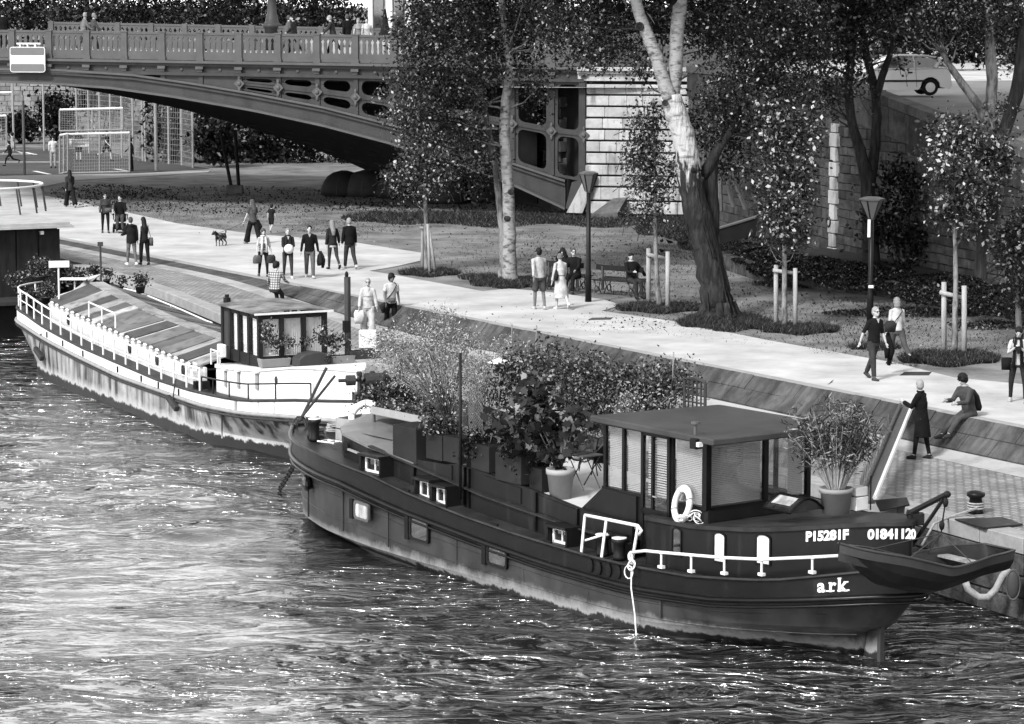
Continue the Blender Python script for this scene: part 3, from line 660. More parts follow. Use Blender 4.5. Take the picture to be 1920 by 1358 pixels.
# ---------------------------------------------------------------- ashlar walls
def ashlar(name, label, p0, p1, ztop, z0, rows, bw_, m, limit=300, kindmort=None, skip=None, joint=.02, seed=1, group=None):
    """wall from p0 to p1 (world xy); ztop(x along) -> top z. first `limit` stones as parts, the rest joined"""
    d = Vector((p1[0]-p0[0], p1[1]-p0[1])); Lw = d.length; fr = Frame((p0[0], p0[1]), (d.x, d.y)); r = random.Random(seed)
    t = thing(name, label, 'wall', fr.M, group)
    mb = MB(); A = [Vector((0, .08, z0-.3)), Vector((Lw, .08, z0-.3)), Vector((Lw, .5, z0-.3)), Vector((0, .5, z0-.3))]
    mb.solid(A, [Vector((q.x, q.y, ztop(q.x)-.1)) for q in A]); mb.build('core', M['mortar'], t)
    n = 0; rest = MB()
    h = rows; z = z0; stones = []
    row = 0
    while z < max(ztop(0), ztop(Lw))-.15:
        x = -r.random()*bw_; hh = h*r.uniform(.85, 1.15)
        while x < Lw:
            w_ = bw_*r.uniform(.6, 1.4); a = max(0, x); b = min(Lw, x+w_); x += w_
            if b-a < .1 or z+hh > ztop((a+b)/2)-.32: continue
            if skip and skip((a+b)/2, z+hh/2): continue
            stones.append((a, b, z, z+hh-joint, r.uniform(-.02, .035)))
        z += hh; row += 1
    vis = sorted(range(len(stones)), key=lambda i: -(stones[i][1]-stones[i][0])*(stones[i][3]-stones[i][2])*(1.0 if True else 0))
    vis = set(vis[:limit])
    for i, (a, b, z1, z2, pr) in enumerate(stones):
        tgt = MB() if i in vis else rest
        j = [r.uniform(-.015, .015) for _ in range(8)]
        A = [Vector((a+joint/2+j[0], -pr, z1+j[1])), Vector((b-joint/2+j[2], -pr, z1+j[3])), Vector((b-joint/2+j[4], -pr, z2+j[5])), Vector((a+joint/2+j[6], -pr, z2+j[7]))]
        c = sum(A, Vector())/4; A = [c+(q-c)*.94 for q in A]
        Bq = [c+(q-c)*1.06+Vector((0, .03, 0)) for q in A]; Cq = [Vector((q.x, .12, q.z)) for q in Bq]
        tgt.solid(A, Bq); tgt.add(Bq+Cq, [(k, (k+1) % 4, 4+(k+1) % 4, 4+k) for k in range(4)])
        if i in vis: tgt.build('stone', m, t)
    if rest.v: tag(rest.build('stones', m, t), kind='stuff')
    return t, fr, Lw
# right-hand retaining wall below the street ramp
wp = [(7.4, 121.5), (11.35, 102.3), (17.9, 81.5), (21, 72)]
def topz_right(fr, Lw, base):
    return lambda x: base(fr, x)
def mk_top(fr, zA, zB, Lw): return lambda x: zA+(zB-zA)*x/Lw
L1 = math.dist(wp[0], wp[1]); L2 = math.dist(wp[1], wp[2])
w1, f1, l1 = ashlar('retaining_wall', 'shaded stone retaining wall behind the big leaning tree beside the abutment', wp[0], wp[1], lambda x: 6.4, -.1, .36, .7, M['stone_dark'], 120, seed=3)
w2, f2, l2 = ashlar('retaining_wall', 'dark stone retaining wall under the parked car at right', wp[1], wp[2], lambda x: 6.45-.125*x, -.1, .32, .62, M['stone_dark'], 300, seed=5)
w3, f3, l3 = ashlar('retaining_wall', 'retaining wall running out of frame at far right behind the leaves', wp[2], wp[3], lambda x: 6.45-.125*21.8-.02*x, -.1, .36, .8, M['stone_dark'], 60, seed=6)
# big parapet / coping stones on top
for t, fr, Lw, f in ((w1, f1, l1, lambda x: 6.4), (w2, f2, l2, lambda x: 6.45-.125*x)):
    k = 0
    while k < Lw:
        b = min(Lw, k+1.6); z0_, z1_ = f(k), f(b)
        A = [Vector((k+.01, -.1, z0_-.3)), Vector((b-.01, -.1, z1_-.3)), Vector((b-.01, .5, z1_-.3)), Vector((k+.01, .5, z0_-.3))]
        MB().solid(A, [Vector((q.x, q.y, q.z+.32)) for q in A]).build('coping_stone', M['stone_mid'], t, bevel=.02)
        A = [Vector((k+.01, -.06, z0_-1.3)), Vector((b-.01, -.06, z1_-1.3)), Vector((b-.01, .4, z1_-1.3)), Vector((k+.01, .4, z0_-1.3))]
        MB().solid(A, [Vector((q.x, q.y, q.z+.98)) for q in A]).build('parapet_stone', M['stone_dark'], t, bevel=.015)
        k = b
# pale quoin strip
qp = [f2.at(1568, y, -.14) for y in (232, 250, 277, 305, 333, 358, 385, 415, 440, 466, 492)]
qx = f2.at(1562, 360, -.1)[0]
for i in range(len(qp)-1):
    w_ = .62 if i % 2 else .42
    MB().box((qx-.01*i, -.03, (qp[i].z+qp[i+1].z)/2), (w_, .22, qp[i].z-qp[i+1].z-.03)).build('quoin', M['stone_light'], w2, bevel=.02)
rg = f2.at(1553, 416, -.16); MB().ring(rg, .17, .035, Matrix.Rotation(math.radians(90), 4, 'X').to_3x3(), 16, 6).build('mooring_ring', M['iron_dark'], w2)
# low retaining kerb of the planting bed
kp = [(6.8, 100.5), (8.3, 93.4), (11.3, 89.6), (14.8, 82.2), (19.5, 72)]
lw = thing('low_bed_wall', 'low stained concrete wall holding the planting bed at right', 'wall', Matrix())
for i in range(len(kp)-1):
    a, b = Vector((*kp[i], 0)), Vector((*kp[i+1], 0)); n_ = max(1, int((b-a).length/1.8))
    for k in range(n_):
        q0, q1 = a.lerp(b, k/n_), a.lerp(b, (k+1)/n_); d = (q1-q0).normalized(); nn = Vector((-d.y, d.x, 0)); q0 = q0+d*.01; q1 = q1-d*.01
        if nn.y < 0: nn = -nn
        A = [q0, q1, q1+nn*.25, q0+nn*.25]; MB().solid([v+Vector((0, 0, -.2)) for v in A], [v+Vector((0, 0, .5)) for v in A]).build('wall_block', M['mossy'], lw)
bed = [(6.9, 100.5), (8.4, 93.5), (11.4, 89.7), (14.9, 82.3), (19.6, 72), (21, 72), (17.9, 81.3), (11.35, 102.2)]
sheet('planting_bed', None, .38, mat('bed_soil', .035, .95, .5, coord='World', scale=2, bump=.05), world_pts=[Vector((x, y, 0)) for x, y in bed])
# street level behind the wall
def street():
    pts = []
    f = lambda p, z: Vector((p[0], p[1], z))
    rows = [(wp[0], 5.45), (wp[1], 5.4), ((14.6, 92.0), 5.0), (wp[2], 3.1), (wp[3], 2.5), ((40, 20), 2.0)]
    vs = []; fs = []
    for (p, z) in rows:
        for off in (.4, 2.6, 5, 8, 12, 60, 300): vs.append(Vector((p[0]+off, p[1]+off*.3, min(5.65, z+.12*off))))
    for i in range(len(rows)-1):
        for j in range(6): fs.append((i*7+j, (i+1)*7+j, (i+1)*7+j+1, i*7+j+1))
    tag(MB().add(vs, fs).build('street', mat('street_asphalt', .22, .9, .2, coord='World', scale=.8, bump=.005, bscale=20)), kind='structure')
    vs = [Vector((wp[0][0]-8, wp[0][1]+1.2, 5.45)), Vector((wp[0][0]+.4, wp[0][1]+.2, 5.449)), Vector((300, wp[0][1]+80, 5.64)), Vector((300, 400, 5.6)), Vector((-2, 400, 5.6)), Vector((-1, 145, 5.5))]
    tag(MB().add(vs, [tuple(range(6))]).build('bridgehead_street', M['path']), kind='structure')
street()
# far wall behind the court
far = [P(-90, 262, 0), P(150, 260, 0)]
fw, ff, fl = ashlar('far_stone_wall', 'sunlit stone embankment wall behind the sports court at far left', (P(-260, 262)[0], P(-260, 262)[1]), (P(330, 262)[0], P(330, 262)[1]), lambda x: 6.6, -.2, .34, .62, mat('far_limestone', .2, .9, .4, scale=1.5, rnd=.3, bump=.03), 300, seed=9)
# the low rendered wall left of the trees under the bridge
a0 = P(250, 293); a1 = P(536, 304); lwf = Frame((a0.x, a0.y), (a1.x-a0.x, a1.y-a0.y)); LL = (a1-a0).length
lb = thing('low_concrete_wall', 'low pale concrete wall behind the court fence under the bridge', 'wall', lwf.M)
n_ = 9
for k in range(n_):
    MB().box((LL*(k+.5)/n_, .15, .55), (LL/n_-.02, .3, 1.3)).build('wall_panel', mat('far_render', .2, .9, .35, scale=1.2, streak=(.5, 3, .6, .45, .7)) if k == 0 else bpy.data.materials['far_render'], lb)
# raised dark walkway wall behind everything under the bridge so the arch reads closed
# graffiti strokes on the far wall
gt = MB()
def stroke(pts): gt.tube([ff.at(x, y, -.06) for x, y in pts], .07, 5)
for pts in ([(66, 236), (69, 243), (71, 236), (66, 236)], [(74, 245), (74, 237), (78, 240), (74, 241), (79, 246)], [(84, 238), (81, 241), (85, 243), (81, 246)], [(88, 238), (91, 241), (95, 237)], [(91, 241), (90, 247)]): stroke(pts)
gt.build('graffiti', M['white'], fw)

# ---------------------------------------------------------------- court fences and goal cage
def pole(t, p, h, r=.05, m='grey', name='fence_post'):
    q = Vector(p); return MB().tube([q+Vector((0, 0, -.1)), q+Vector((0, 0, h))], r, 6).build(name, M[m], t, world=True)
M['fence'] = mat('galvanised_fence', .28, .5, .15, scale=3)
fe = thing('court_fence', 'tall galvanised mesh fence standing round the sports court', 'fence', loc=P(300, 310))
fpx = [(83, 283, 172), (145, 287, 172), (167, 288, 175), (188, 290, 178), (208, 293, 180), (229, 296, 184), (250, 300, 188), (268, 302, 192), (273, 303, 194), (317, 308, 208), (341, 310, 216), (362, 315, 222), (293, 320, 200), (-30, 283, 172), (26, 283, 172)]
pts = []
for (x, yb, yt) in fpx:
    b_ = P(x, yb); pole(fe, b_, 5.0 if x < 290 else 4.6, .07 if x != 293 else .1, 'fence'); pts.append(b_)
wm = MB()
line = sorted([p for p in pts if p.x > P(140, 287).x and p is not pts[12]], key=lambda p: p.x)
for i in range(len(line)-1):
    a, b = line[i], line[i+1]
    for z in np.arange(.2, 4.6, .3): wm.tube([a+Vector((0, 0, z)), b+Vector((0, 0, z))], .012, 3, cap=False)
    n_ = max(1, int((b-a).length/.18))
    for k in range(n_): q = a.lerp(b, k/n_); wm.tube([q, q+Vector((0, 0, 4.6))], .01, 3, cap=False)
tag(wm.build('wire_mesh', M['fence'], fe, world=True), kind='stuff')
def cage(name, label, rects, diag=None, bar=.055):
    d0 = P((rects[0][0]+rects[0][2])/2, rects[-1][3])
    t = thing(name, label, 'goal', loc=d0); dd = d0.y
    def pt(x, y, off=0): return PD(x, y, dd+off)
    for (x0, y0, x1, y1, off, sub) in rects:
        c = [pt(x0, y1, off), pt(x1, y1-3, off), pt(x1, y0-1, off), pt(x0, y0+2, off)]
        MB().tube([c[3], c[2]], bar*1.2, 6).build('top_bar', M['white'], t, world=True); MB().tube([c[0], c[1]], bar, 6).build('bottom_bar', M['fence'], t, world=True)
        for q0, q1 in ((c[0], c[3]), (c[1], c[2])): MB().tube([q0, q1], bar, 6).build('upright', M['fence'], t, world=True)
        mid0, mid1 = c[0].lerp(c[1], .52), c[3].lerp(c[2], .52); MB().tube([mid0, mid1], bar, 6).build('upright', M['fence'], t, world=True)
        w = MB()
        for k in range(1, 12): w.tube([c[0].lerp(c[3], k/12), c[1].lerp(c[2], k/12)], .012, 3, cap=False)
        n_ = int((c[1]-c[0]).length/.13)
        for k in range(n_): w.tube([c[0].lerp(c[1], k/n_), c[3].lerp(c[2], k/n_)], .011, 3, cap=False)
        tag(w.build('cage_mesh', M['fence'], t, world=True), kind='stuff')
    return t
g1 = cage('goal_cage', 'galvanised goal cage with a white banner at the near end of the court', [(112, 204, 230, 246, .6, 2), (126, 250, 243, 325, 0, 2), (112, 252, 127, 326, -.2, 1)])
MB().tube([PD(171, 224, P(180, 325).y+.5), PD(181, 248, P(180, 325).y+.5)], .06, 6).build('brace', M['white'], g1, world=True)
c = PD(148, 268, P(180, 325).y-.12); MB().box(c, (1.05, .03, .42)).build('banner', M['white'], g1, world=True)
c = PD(150, 270, P(180, 325).y-.15); MB().ell(c, (.28, .01, .07), 8, 5).build('banner_print', M['grey'], g1, world=True)
g2 = cage('goal_cage', 'second cage partly cut off by the left edge of the picture', [(-60, 174, 22, 214, .6, 2), (-60, 218, 12, 283, 0, 2)])
pole(fe, P(46, 328), 3.9, .08, 'iron_rail')

# ---------------------------------------------------------------- street lamps with inverted cone heads
def lamp(x, yb, ytop, label, hw):
    b = P(x, yb); t = thing('street_lamp', label, 'street lamp', loc=b, group='lamps along the promenade'); s = F/b.y
    H = (yb-ytop)/s*1.0; zc = PD(x, ytop, b.y).z
    MB().lathe([(.1, -.05), (.09, .9), (.075, 1.0), (.065, zc-.62)], n=12).build('post', M['black'], t, smooth='auto')
    R = hw/s
    MB().lathe([(.07, zc-.64), (.1, zc-.6), (R*.92, zc-.08)], n=6).build('shade', M['lampglass'], t)
    MB().lathe([(R, zc-.08), (R*1.02, zc-.04), (R*.6, zc+.01), (.05, zc+.02)], n=6).build('cap', M['iron_rail'], t)
    for k in range(6):
        a = math.pi/3*k; MB().tube([(.1*math.cos(a), .1*math.sin(a), zc-.6), (R*.95*math.cos(a), R*.95*math.sin(a), zc-.06)], .02, 4).build('rib', M['black'], t)
    return t
M['lampglass'] = mat('lamp_diffuser', .12, .3, .1)
l1_ = lamp(1103, 566, 322, 'black post lamp with an inverted cone head between the benches', 18)
l2_ = lamp(1631, 612, 370, 'black post lamp with stickers and a cone head before the stone wall', 24)
b_ = P(1631, 612); s_ = F/b_.y
mb = MB(); mb.box((-.08, -.09, PD(1627, 428, b_.y).z), (.08, .02, .5)); mb.build('sticker', M['white'], l2_)
MB().box((0, -.1, PD(1631, 537, b_.y).z), (.14, .02, .08)).build('sticker', M['white'], l2_)

# ---------------------------------------------------------------- double benches
def bench(x0, y0, x1, y1, label):
    a, b = P(x0, y0), P(x1, y1); d = b-a; L = d.length; fr = Frame(((a.x), (a.y)), (d.x, d.y))
    t = thing('double_bench', label, 'bench', fr.M, 'double-sided benches by the lamp')
    for side in (-1, 1):
        for k in range(4): MB().box((L/2, side*(.16+k*.11), .44+.012*k), (L, .095, .035)).build('seat_slat', M['benchwood'], t, bevel=.006)
    for k in range(1): MB().box((L/2, 0, .82), (L, .05, .17)).build('backrest_board', M['benchwood'], t, bevel=.006)
    for x in (.25, L-.25):
        mb = MB()
        for side in (-1, 1):
            mb.tube([(x, side*.08, 0), (x, side*.2, .2), (x, side*.12, .42), (x, side*.5, .45)], .022, 6)
            mb.ring((x, side*.34, .16), .1, .02, Matrix.Rotation(math.radians(90), 4, 'Y').to_3x3(), 12, 5)
            mb.tube([(x, side*.42, .43), (x, side*.38, .25), (x, side*.46, 0)], .02, 6)
        mb.tube([(x, -.03, .1), (x, -.03, .86)], .022, 6); mb.tube([(x, .05, .1), (x, .05, .86)], .022, 6)
        mb.build('cast_iron_leg', M['iron_rail'], t)
    return t, fr, L
M['benchwood'] = mat('dark_bench_slat', .015, .6, .3, scale=3, stretch=(1, 6, 1))
b1 = bench(1118, 549, 1206, 556, 'slatted double bench right of the lamp where one man sits at the end')
b2 = bench(1018, 541, 1094, 547, 'slatted double bench left of the lamp behind the two seated people')

# ---------------------------------------------------------------- tents and clutter under the bridge
def tent(x, y, w, h, label, m):
    c = P(x, y); t = thing('dome_tent', label, 'tent', loc=c, rz=random.uniform(-.4, .4), group='dome tents under the bridge')
    prof = [(1-.02*i**1.2, 0) for i in range(1)]
    mb = MB(); n = 14
    rings = [(math.cos(a)**.8, math.sin(a)) for a in np.linspace(0, 1.45, 6)]
    mb.lathe([(r*w/2, z*h) for r, z in rings], n=n, sx=1, sy=.8); mb.build('tent_body', M[m], t, smooth='auto')
    for rz in (.6, -.6, 1.57):
        MB().tube([(math.cos(rz)*w/2*1.01*math.cos(q), math.sin(rz)*w/2*.82*math.cos(q), h*1.01*math.sin(q)) for q in np.linspace(.05, math.pi-.05, 12)], .015, 4).build('tent_pole', M['iron'], t)
M['tent'] = mat('tent_fabric', .012, .7, .4, scale=2); M['tent2'] = mat('tent_fabric_grey', .022, .7, .4, scale=2)
tent(645, 366, 2.3, 1.15, 'dark dome tent at the left of the group below the arch', 'tent')
tent(688, 367, 2.4, 1.2, 'grey ribbed dome tent second from the left below the arch', 'tent2')
tent(835, 380, 2.4, 1.25, 'dome tent below the arch behind the young staked tree', 'tent2')
tent(745, 370, 2.2, 1.1, 'dark dome tent below the arch left of the young staked tree', 'tent')
c = P(702, 369); t = thing('plastic_tub', 'white plastic tub lying by the tents', 'tub', loc=c); MB().lathe([(.22, 0), (.3, .22), (.31, .25), (.27, .25), (.2, .03)], n=4, sy=.6).build('tub_shell', M['white'], t)
c = P(700, 370)
# twin dark posts in a block under the bridge
c = P(440, 362); t = thing('timber_post_pair', 'two dark leaning posts set in a concrete block under the arch', 'posts', loc=c)
MB().box((0, 0, .15), (.8, .5, .45)).build('footing', M['stone_mid'], t, bevel=.03)
for dx, tx in ((-.16, -.5), (.2, -.15)): MB().tube([(dx, 0, .3), (dx+tx, 0, 3.0)], .09, 6).build('post', M['blackmat'], t)
# stair-like timber ramp and plank left of the retaining wall
c = P(1352, 446); t = thing('timber_platform', 'dark timber platform with a white edged plank beside the leaning tree', 'platform', loc=P(1385, 440))
a, b = PD(1345, 431, 99), PD(1418, 409, 99)
mb = MB(); mb.solid([a, b, b+Vector((.1, .25, .05)), a+Vector((.1, .25, .05))], [v+Vector((0, 0, .05)) for v in (a, b, b+Vector((.1, .25, .05)), a+Vector((.1, .25, .05)))]); mb.build('plank', M['iron_rail'], t, world=True)
mb = MB(); mb.solid([a+Vector((.1, .05, -.5)), b+Vector((0, .05, -.6)), b+Vector((.1, 1.2, -.6)), a+Vector((.1, 1.2, -.5))], [v+Vector((.05, .05, -.02)) for v in (a, b, b+Vector((.1, 1.2, .05)), a+Vector((.1, 1.2, .05)))]); mb.build('platform_box', M['blackmat'], t, world=True)
for i, (x0, y0, x1, y1) in enumerate([(1352, 395, 1350, 340), (1375, 388, 1362, 340), (1398, 392, 1376, 338)]):
    MB().tube([PD(x0, y0, 106+i*.3), PD(x1, y1, 106+i*.3)], .09, 6).build('timber_prop', M['wood'], t, world=True)

# ---------------------------------------------------------------- tree guards
def stakes(pts, label, rail, r=.055, tie=True):
    """pts: (x, ybase, ytop)"""
    b0 = P(pts[0][0], pts[0][1]); t = thing('tree_guard', label, 'tree guard', loc=b0, group='timber tree guards'); tops = []
    for (x, yb, yt, *tx) in pts:
        b = P(x, yb); top = PD(tx[0] if tx else x, yt, b.y); MB().tube([b-Vector((0, 0, .1)), b.lerp(top, .5), top], [r*1.05, r, r*.95], 8).build('stake', M['stake'], t, world=True, smooth='auto'); tops.append(top)
    for (x0, y0, x1, y1) in rail:
        d = P(pts[0][0], pts[0][1]).y-.09
        MB().tube([PD(x0, y0, d), PD(x1, y1, d)], r*.85, 8).build('cross_rail', M['stake'], t, world=True, smooth='auto')
    return t
stakes([(1216, 566, 466), (1252, 579, 472)], 'two post timber guard round the sapling right of the bench', [(1213, 477, 1254, 486)], .07)
stakes([(1455, 610, 497), (1491, 612, 503)], 'two post timber guard round the sapling right of the leaning tree', [(1449, 507, 1493, 513)], .065)
stakes([(1770, 657, 529), (1808, 663, 536)], 'two post timber guard round the sapling above the seated man with a backpack', [(1762, 548, 1810, 560)], .07)
stakes([(792, 500, 428), (817, 510, 430, 804), (806, 513, 420, 802)], 'three post timber guard round the sapling left of the tall poplar', [(786, 427, 806, 428)], .05)
# ---------------------------------------------------------------- foliage
def leaf_lobes(C, size, r):
    n = len(C); a = r.normal(size=(n, 3))*[1, 1, .5]+[0, 0, -.3]; a /= np.linalg.norm(a, axis=1, keepdims=True); b = r.normal(size=(n, 3)); b -= a*np.sum(a*b, 1, keepdims=True); b /= np.linalg.norm(b, axis=1, keepdims=True); nr = np.cross(a, b); s = size*r.uniform(.45, 1.3, (n, 1))
    sh_ = [(-.45, 0, 0), (-.3, .42, .1), (-.02, .3, .04), (.12, .5, .16), (.26, .24, .04), (.6, 0, -.14), (.26, -.24, .04), (.12, -.5, .16), (-.02, -.3, .04), (-.3, -.42, .1)]
    return np.stack([C+a*s*x+b*s*y+nr*s*z for x, y, z in sh_], 1).reshape(-1, 3)
def leaf_quads(C, size, r, aspect=.7, fold=.25, up=0.0):
    n = len(C); a = r.normal(size=(n, 3)); a /= np.linalg.norm(a, axis=1, keepdims=True)
    b = r.normal(size=(n, 3)); b -= a*np.sum(a*b, 1, keepdims=True); b /= np.linalg.norm(b, axis=1, keepdims=True)
    nrm = np.cross(a, b); s = size*r.uniform(.62, 1.22, (n, 1))**1.7
    v0 = C-a*s*.55; v2 = C+a*s*.55; v1 = C+b*s*aspect*.5+nrm*s*fold*.3; v3 = C-b*s*aspect*.5+nrm*s*fold*.3
    return np.stack([v0, v1, v2, v3], 1).reshape(-1, 3)
def cluster_points(blobs, n, csize, r, per=28, hollow=.25):
    """blobs: (centre, radii); returns leaf centres and cluster centres"""
    vol = np.array([b[1][0]*b[1][1]*b[1][2] for b in blobs])**.8; vol /= vol.sum(); out = []; cc = []
    for (c, rad), w in zip(blobs, vol):
        nc = max(3, int(n*w/per)); d = r.normal(size=(nc, 3)); d /= np.linalg.norm(d, axis=1, keepdims=True)
        rr = (hollow+(1-hollow)*r.random((nc, 1)))**.5; k = np.array(c)+d*rr*np.array(rad)*r.uniform(.8, 1.12, (nc, 1)); cc.append(k)
        cs = csize*r.uniform(.5, 1.4, (nc, 1, 1)); L = k[:, None, :]+r.normal(size=(nc, per, 3))*cs*np.array([1, 1, .8]); out.append(L.reshape(-1, 3))
    return np.concatenate(out), np.concatenate(cc)
def px_blobs(lst, d):
    out = []
    for (x, y, rx, ry, *o) in lst:
        dd = d+(o[0] if o else 0); s = F/dd; out.append((PD(x, y, dd), (rx/s, max(rx, ry*.7)/s*.8 if rx < 260 else 2.4, ry/s)))
    return out
def grow(t, name, blobs, n, size, csize, m, seed, per=28, hollow=.25, aspect=.7):
    r = np.random.default_rng(seed); Lc, cc = cluster_points(blobs, n, csize, r, per, hollow)
    if name == 'crown' and n > 3000:
        mb = MB()
        for c in cc[r.permutation(len(cc))[:min(len(cc), 130)]]:
            c = Vector(c); d = Vector(r.normal(size=3)*[1, 1, .4]+[0, 0, -.9]).normalized(); a_ = c+d*csize*3.2; m_ = c.lerp(a_, .5)+Vector(r.normal(size=3)*.05); mb.tube([a_, m_, c], [.012, .008, .003], 4, cap=False)
            for q in range(3): mb.tube([m_, m_.lerp(c, .5)+Vector(r.normal(size=3)*csize*.8)], [.008, .003], 3, cap=False)
        tag(mb.build('twigs', M['bark_d'], t, world=True), kind='stuff')
    fast_mesh(name, leaf_lobes(Lc, size, r), 10, M[m], t) if aspect > .9 else fast_mesh(name, leaf_quads(Lc, size, r, aspect), 4, M[m], t); return cc
def limbs(t, trunk_pts, cc, k, m, seed, r0=.05, name='branch', minz=None):
    rr = random.Random(seed)
    idx = list(range(len(cc))); rr.shuffle(idx)
    for i in idx[:k]:
        c = Vector(cc[i]); src = [p for p in trunk_pts if p.z < c.z] or [trunk_pts[-1]]
        s = min(src, key=lambda p: (p-c).length+abs((c-p).z)*-.35+rr.random()*.5)
        if (s-c).length > 2.3: continue
        mid = s.lerp(c, .5)+Vector((0, 0, -.08*(c-s).length+rr.uniform(-.1, .1)))
        MB().tube([s, s.lerp(mid, .5)+Vector((rr.uniform(-.05, .05), 0, .03)), mid, c], [r0, r0*.75, r0*.5, r0*.15], 5).build(name, M[m], t, world=True, smooth='auto')
def dense(pts, k=4):
    out = []
    for i in range(len(pts)-1):
        for j in range(k): out.append(pts[i].lerp(pts[i+1], j/k))
    return out+[pts[-1]]
def trunk(t, px, d, wpx, m, name='trunk', n=12, offs=None, rough=.04):
    pts = [PD(x, y, d+(offs[i] if offs else 0)) for i, (x, y) in enumerate(px)]; rr = [w/2*d/F for w in wpx]
    # resample with slight wobble so that the stem is not a clean pipe
    P2 = []; R2 = []
    for i in range(len(pts)-1):
        for j in range(4):
            f_ = j/4; P2.append(pts[i].lerp(pts[i+1], f_)+Vector((random.uniform(-1, 1), random.uniform(-1, 1), 0))*rr[i]*rough*2); R2.append((rr[i]*(1-f_)+rr[i+1]*f_)*random.uniform(1-rough, 1+rough))
    P2.append(pts[-1]); R2.append(rr[-1])
    MB().tube(P2, R2, n).build(name, M[m], t, world=True, smooth=True); return pts
def knot(t, c, r): MB().ring(c, r, r*.35, Matrix.Rotation(math.radians(80), 4, 'X').to_3x3(), 12, 6).ell(c+Vector((0, .02, 0)), (r*.8, .03, r*.8), 8, 5).build('knot_hole', M['bark_d'], t, world=True)

# A: sapling left
def sapling(base, px, wpx, blobs, n, label, seed, size=.11, m='bark_m', lm='leaf_s', k=22):
    b = P(*base); t = thing('sapling_tree', label, 'tree', loc=b, group='young staked trees'); d = b.y
    tp = trunk(t, px, d, wpx, m); cc = grow(t, 'crown', px_blobs(blobs, d), n, size, .2, lm, seed, per=22, hollow=.1); limbs(t, dense(tp), cc, k, m, seed, .028)
    return t
sapling((800, 508), [(800, 508), (799, 460), (798, 400), (797, 330), (790, 250), (780, 170)], [11, 9, 8, 7, 5, 3],
        [(780, 340, 58, 45), (790, 280, 55, 50), (775, 220, 45, 50), (770, 165, 40, 35), (745, 330, 30, 35), (820, 320, 30, 45), (720, 180, 12, 22), (715, 215, 20, 10)], 4800, 'bushy young tree standing before the bridge in the three post guard', 11)
# tall poplar B
b = P(945, 525); d = b.y
tB = thing('poplar_tree', 'tall pale barked double stemmed poplar left of the benches', 'tree', loc=b)
p1 = trunk(tB, [(958, 530), (956, 500), (955, 420), (952, 330), (946, 260), (948, 190), (956, 120), (950, 95), (940, 0), (935, -300), (930, -700)], d, [34, 27, 24, 23, 20, 18, 13, 12, 11, 10, 5], 'bark_w')
p2 = trunk(tB, [(940, 532), (944, 500), (942, 430), (936, 380), (930, 320), (915, 240), (900, 160), (895, 60), (890, -250)], d+.5, [20, 17, 15, 13, 13, 12, 11, 10, 5], 'bark_m')
for (x, y) in ((951, 410), (958, 360)): MB().ell(PD(x, y, d-.2), (.12, .06, .1), 8, 5).build('burr', M['bark_d'], tB, world=True)
cc = grow(tB, 'crown', px_blobs([(850, 90, 110, 110, -.5), (790, 60, 60, 80), (800, 190, 60, 90, -1), (860, 230, 65, 110, -.5), (915, 60, 70, 90, .8), (1000, 60, 60, 80, 1.5), (1000, 160, 28, 60, .8), (885, 340, 32, 40, .5), (910, 300, 25, 60, 1), (735, 160, 18, 30, -1), (1010, 30, 50, 60)], d), 30000, .1, .24, 'leaf', 21, per=30)
limbs(tB, dense(p1)+dense(p2), cc, 60, 'bark_m', 5, .05)
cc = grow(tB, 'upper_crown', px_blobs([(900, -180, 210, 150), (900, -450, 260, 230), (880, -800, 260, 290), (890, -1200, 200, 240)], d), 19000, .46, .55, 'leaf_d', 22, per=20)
# big leaning poplar C
b = P(1348, 594); d = b.y
tC = thing('leaning_poplar_tree', 'massive leaning poplar with dark furrowed bark and a pale forked top', 'tree', loc=b)
c1 = trunk(tC, [(1352, 604), (1349, 585), (1341, 545), (1328, 480), (1312, 420), (1299, 365), (1292, 320)], d, [80, 63, 57, 53, 50, 48, 45], 'bark_c', n=20, rough=.05)
c2 = trunk(tC, [(1293, 322), (1289, 290), (1281, 250), (1268, 215), (1258, 180)], d, [45, 43, 42, 42, 40], 'bark_c', n=18, rough=.03)
c3 = trunk(tC, [(1256, 186), (1244, 150), (1232, 110), (1214, 65), (1200, 30), (1186, -20), (1170, -120), (1150, -400)], d-.1, [30, 26, 25, 23, 22, 21, 20, 12], 'bark_w', n=14, rough=.02)
c4 = trunk(tC, [(1258, 186), (1264, 150), (1268, 110), (1269, 60), (1274, 20), (1278, -30), (1290, -150), (1310, -500), (1320, -900)], d+.1, [32, 28, 26, 26, 26, 25, 24, 16, 8], 'bark_w', n=14, rough=.02)
c5 = trunk(tC, [(1318, 330), (1350, 275), (1385, 225), (1425, 175), (1460, 100)], d+.3, [26, 17, 14, 11, 6], 'bark_d', n=10)
c6 = trunk(tC, [(1330, 460), (1335, 400), (1332, 340), (1340, 300)], d+.4, [34, 30, 28, 18], 'bark_d', n=12)
knot(tC, PD(1199, 50, d-.28), .1); knot(tC, PD(1247, 193, d-.38), .07)
for k in range(14):      # furrow ridges on the old bark
    f0 = random.uniform(-.42, .42); pts = []
    for (x, y), w in zip([(1350, 592), (1349, 585), (1341, 545), (1328, 480), (1312, 420), (1299, 365), (1292, 330)], [80, 68, 62, 58, 53, 49, 45]):
        ph = f0*math.pi+random.uniform(-.08, .08); R = w/2*d/F; pts.append(PD(x, y, d)+Vector((math.sin(ph)*R, -math.cos(ph)*R, 0)))
    i0 = random.randint(0, 3); MB().tube(pts[i0:i0+random.randint(2, 4)], random.uniform(.012, .025), 4).build('bark_ridge', M['bark_c'], tC, world=True)
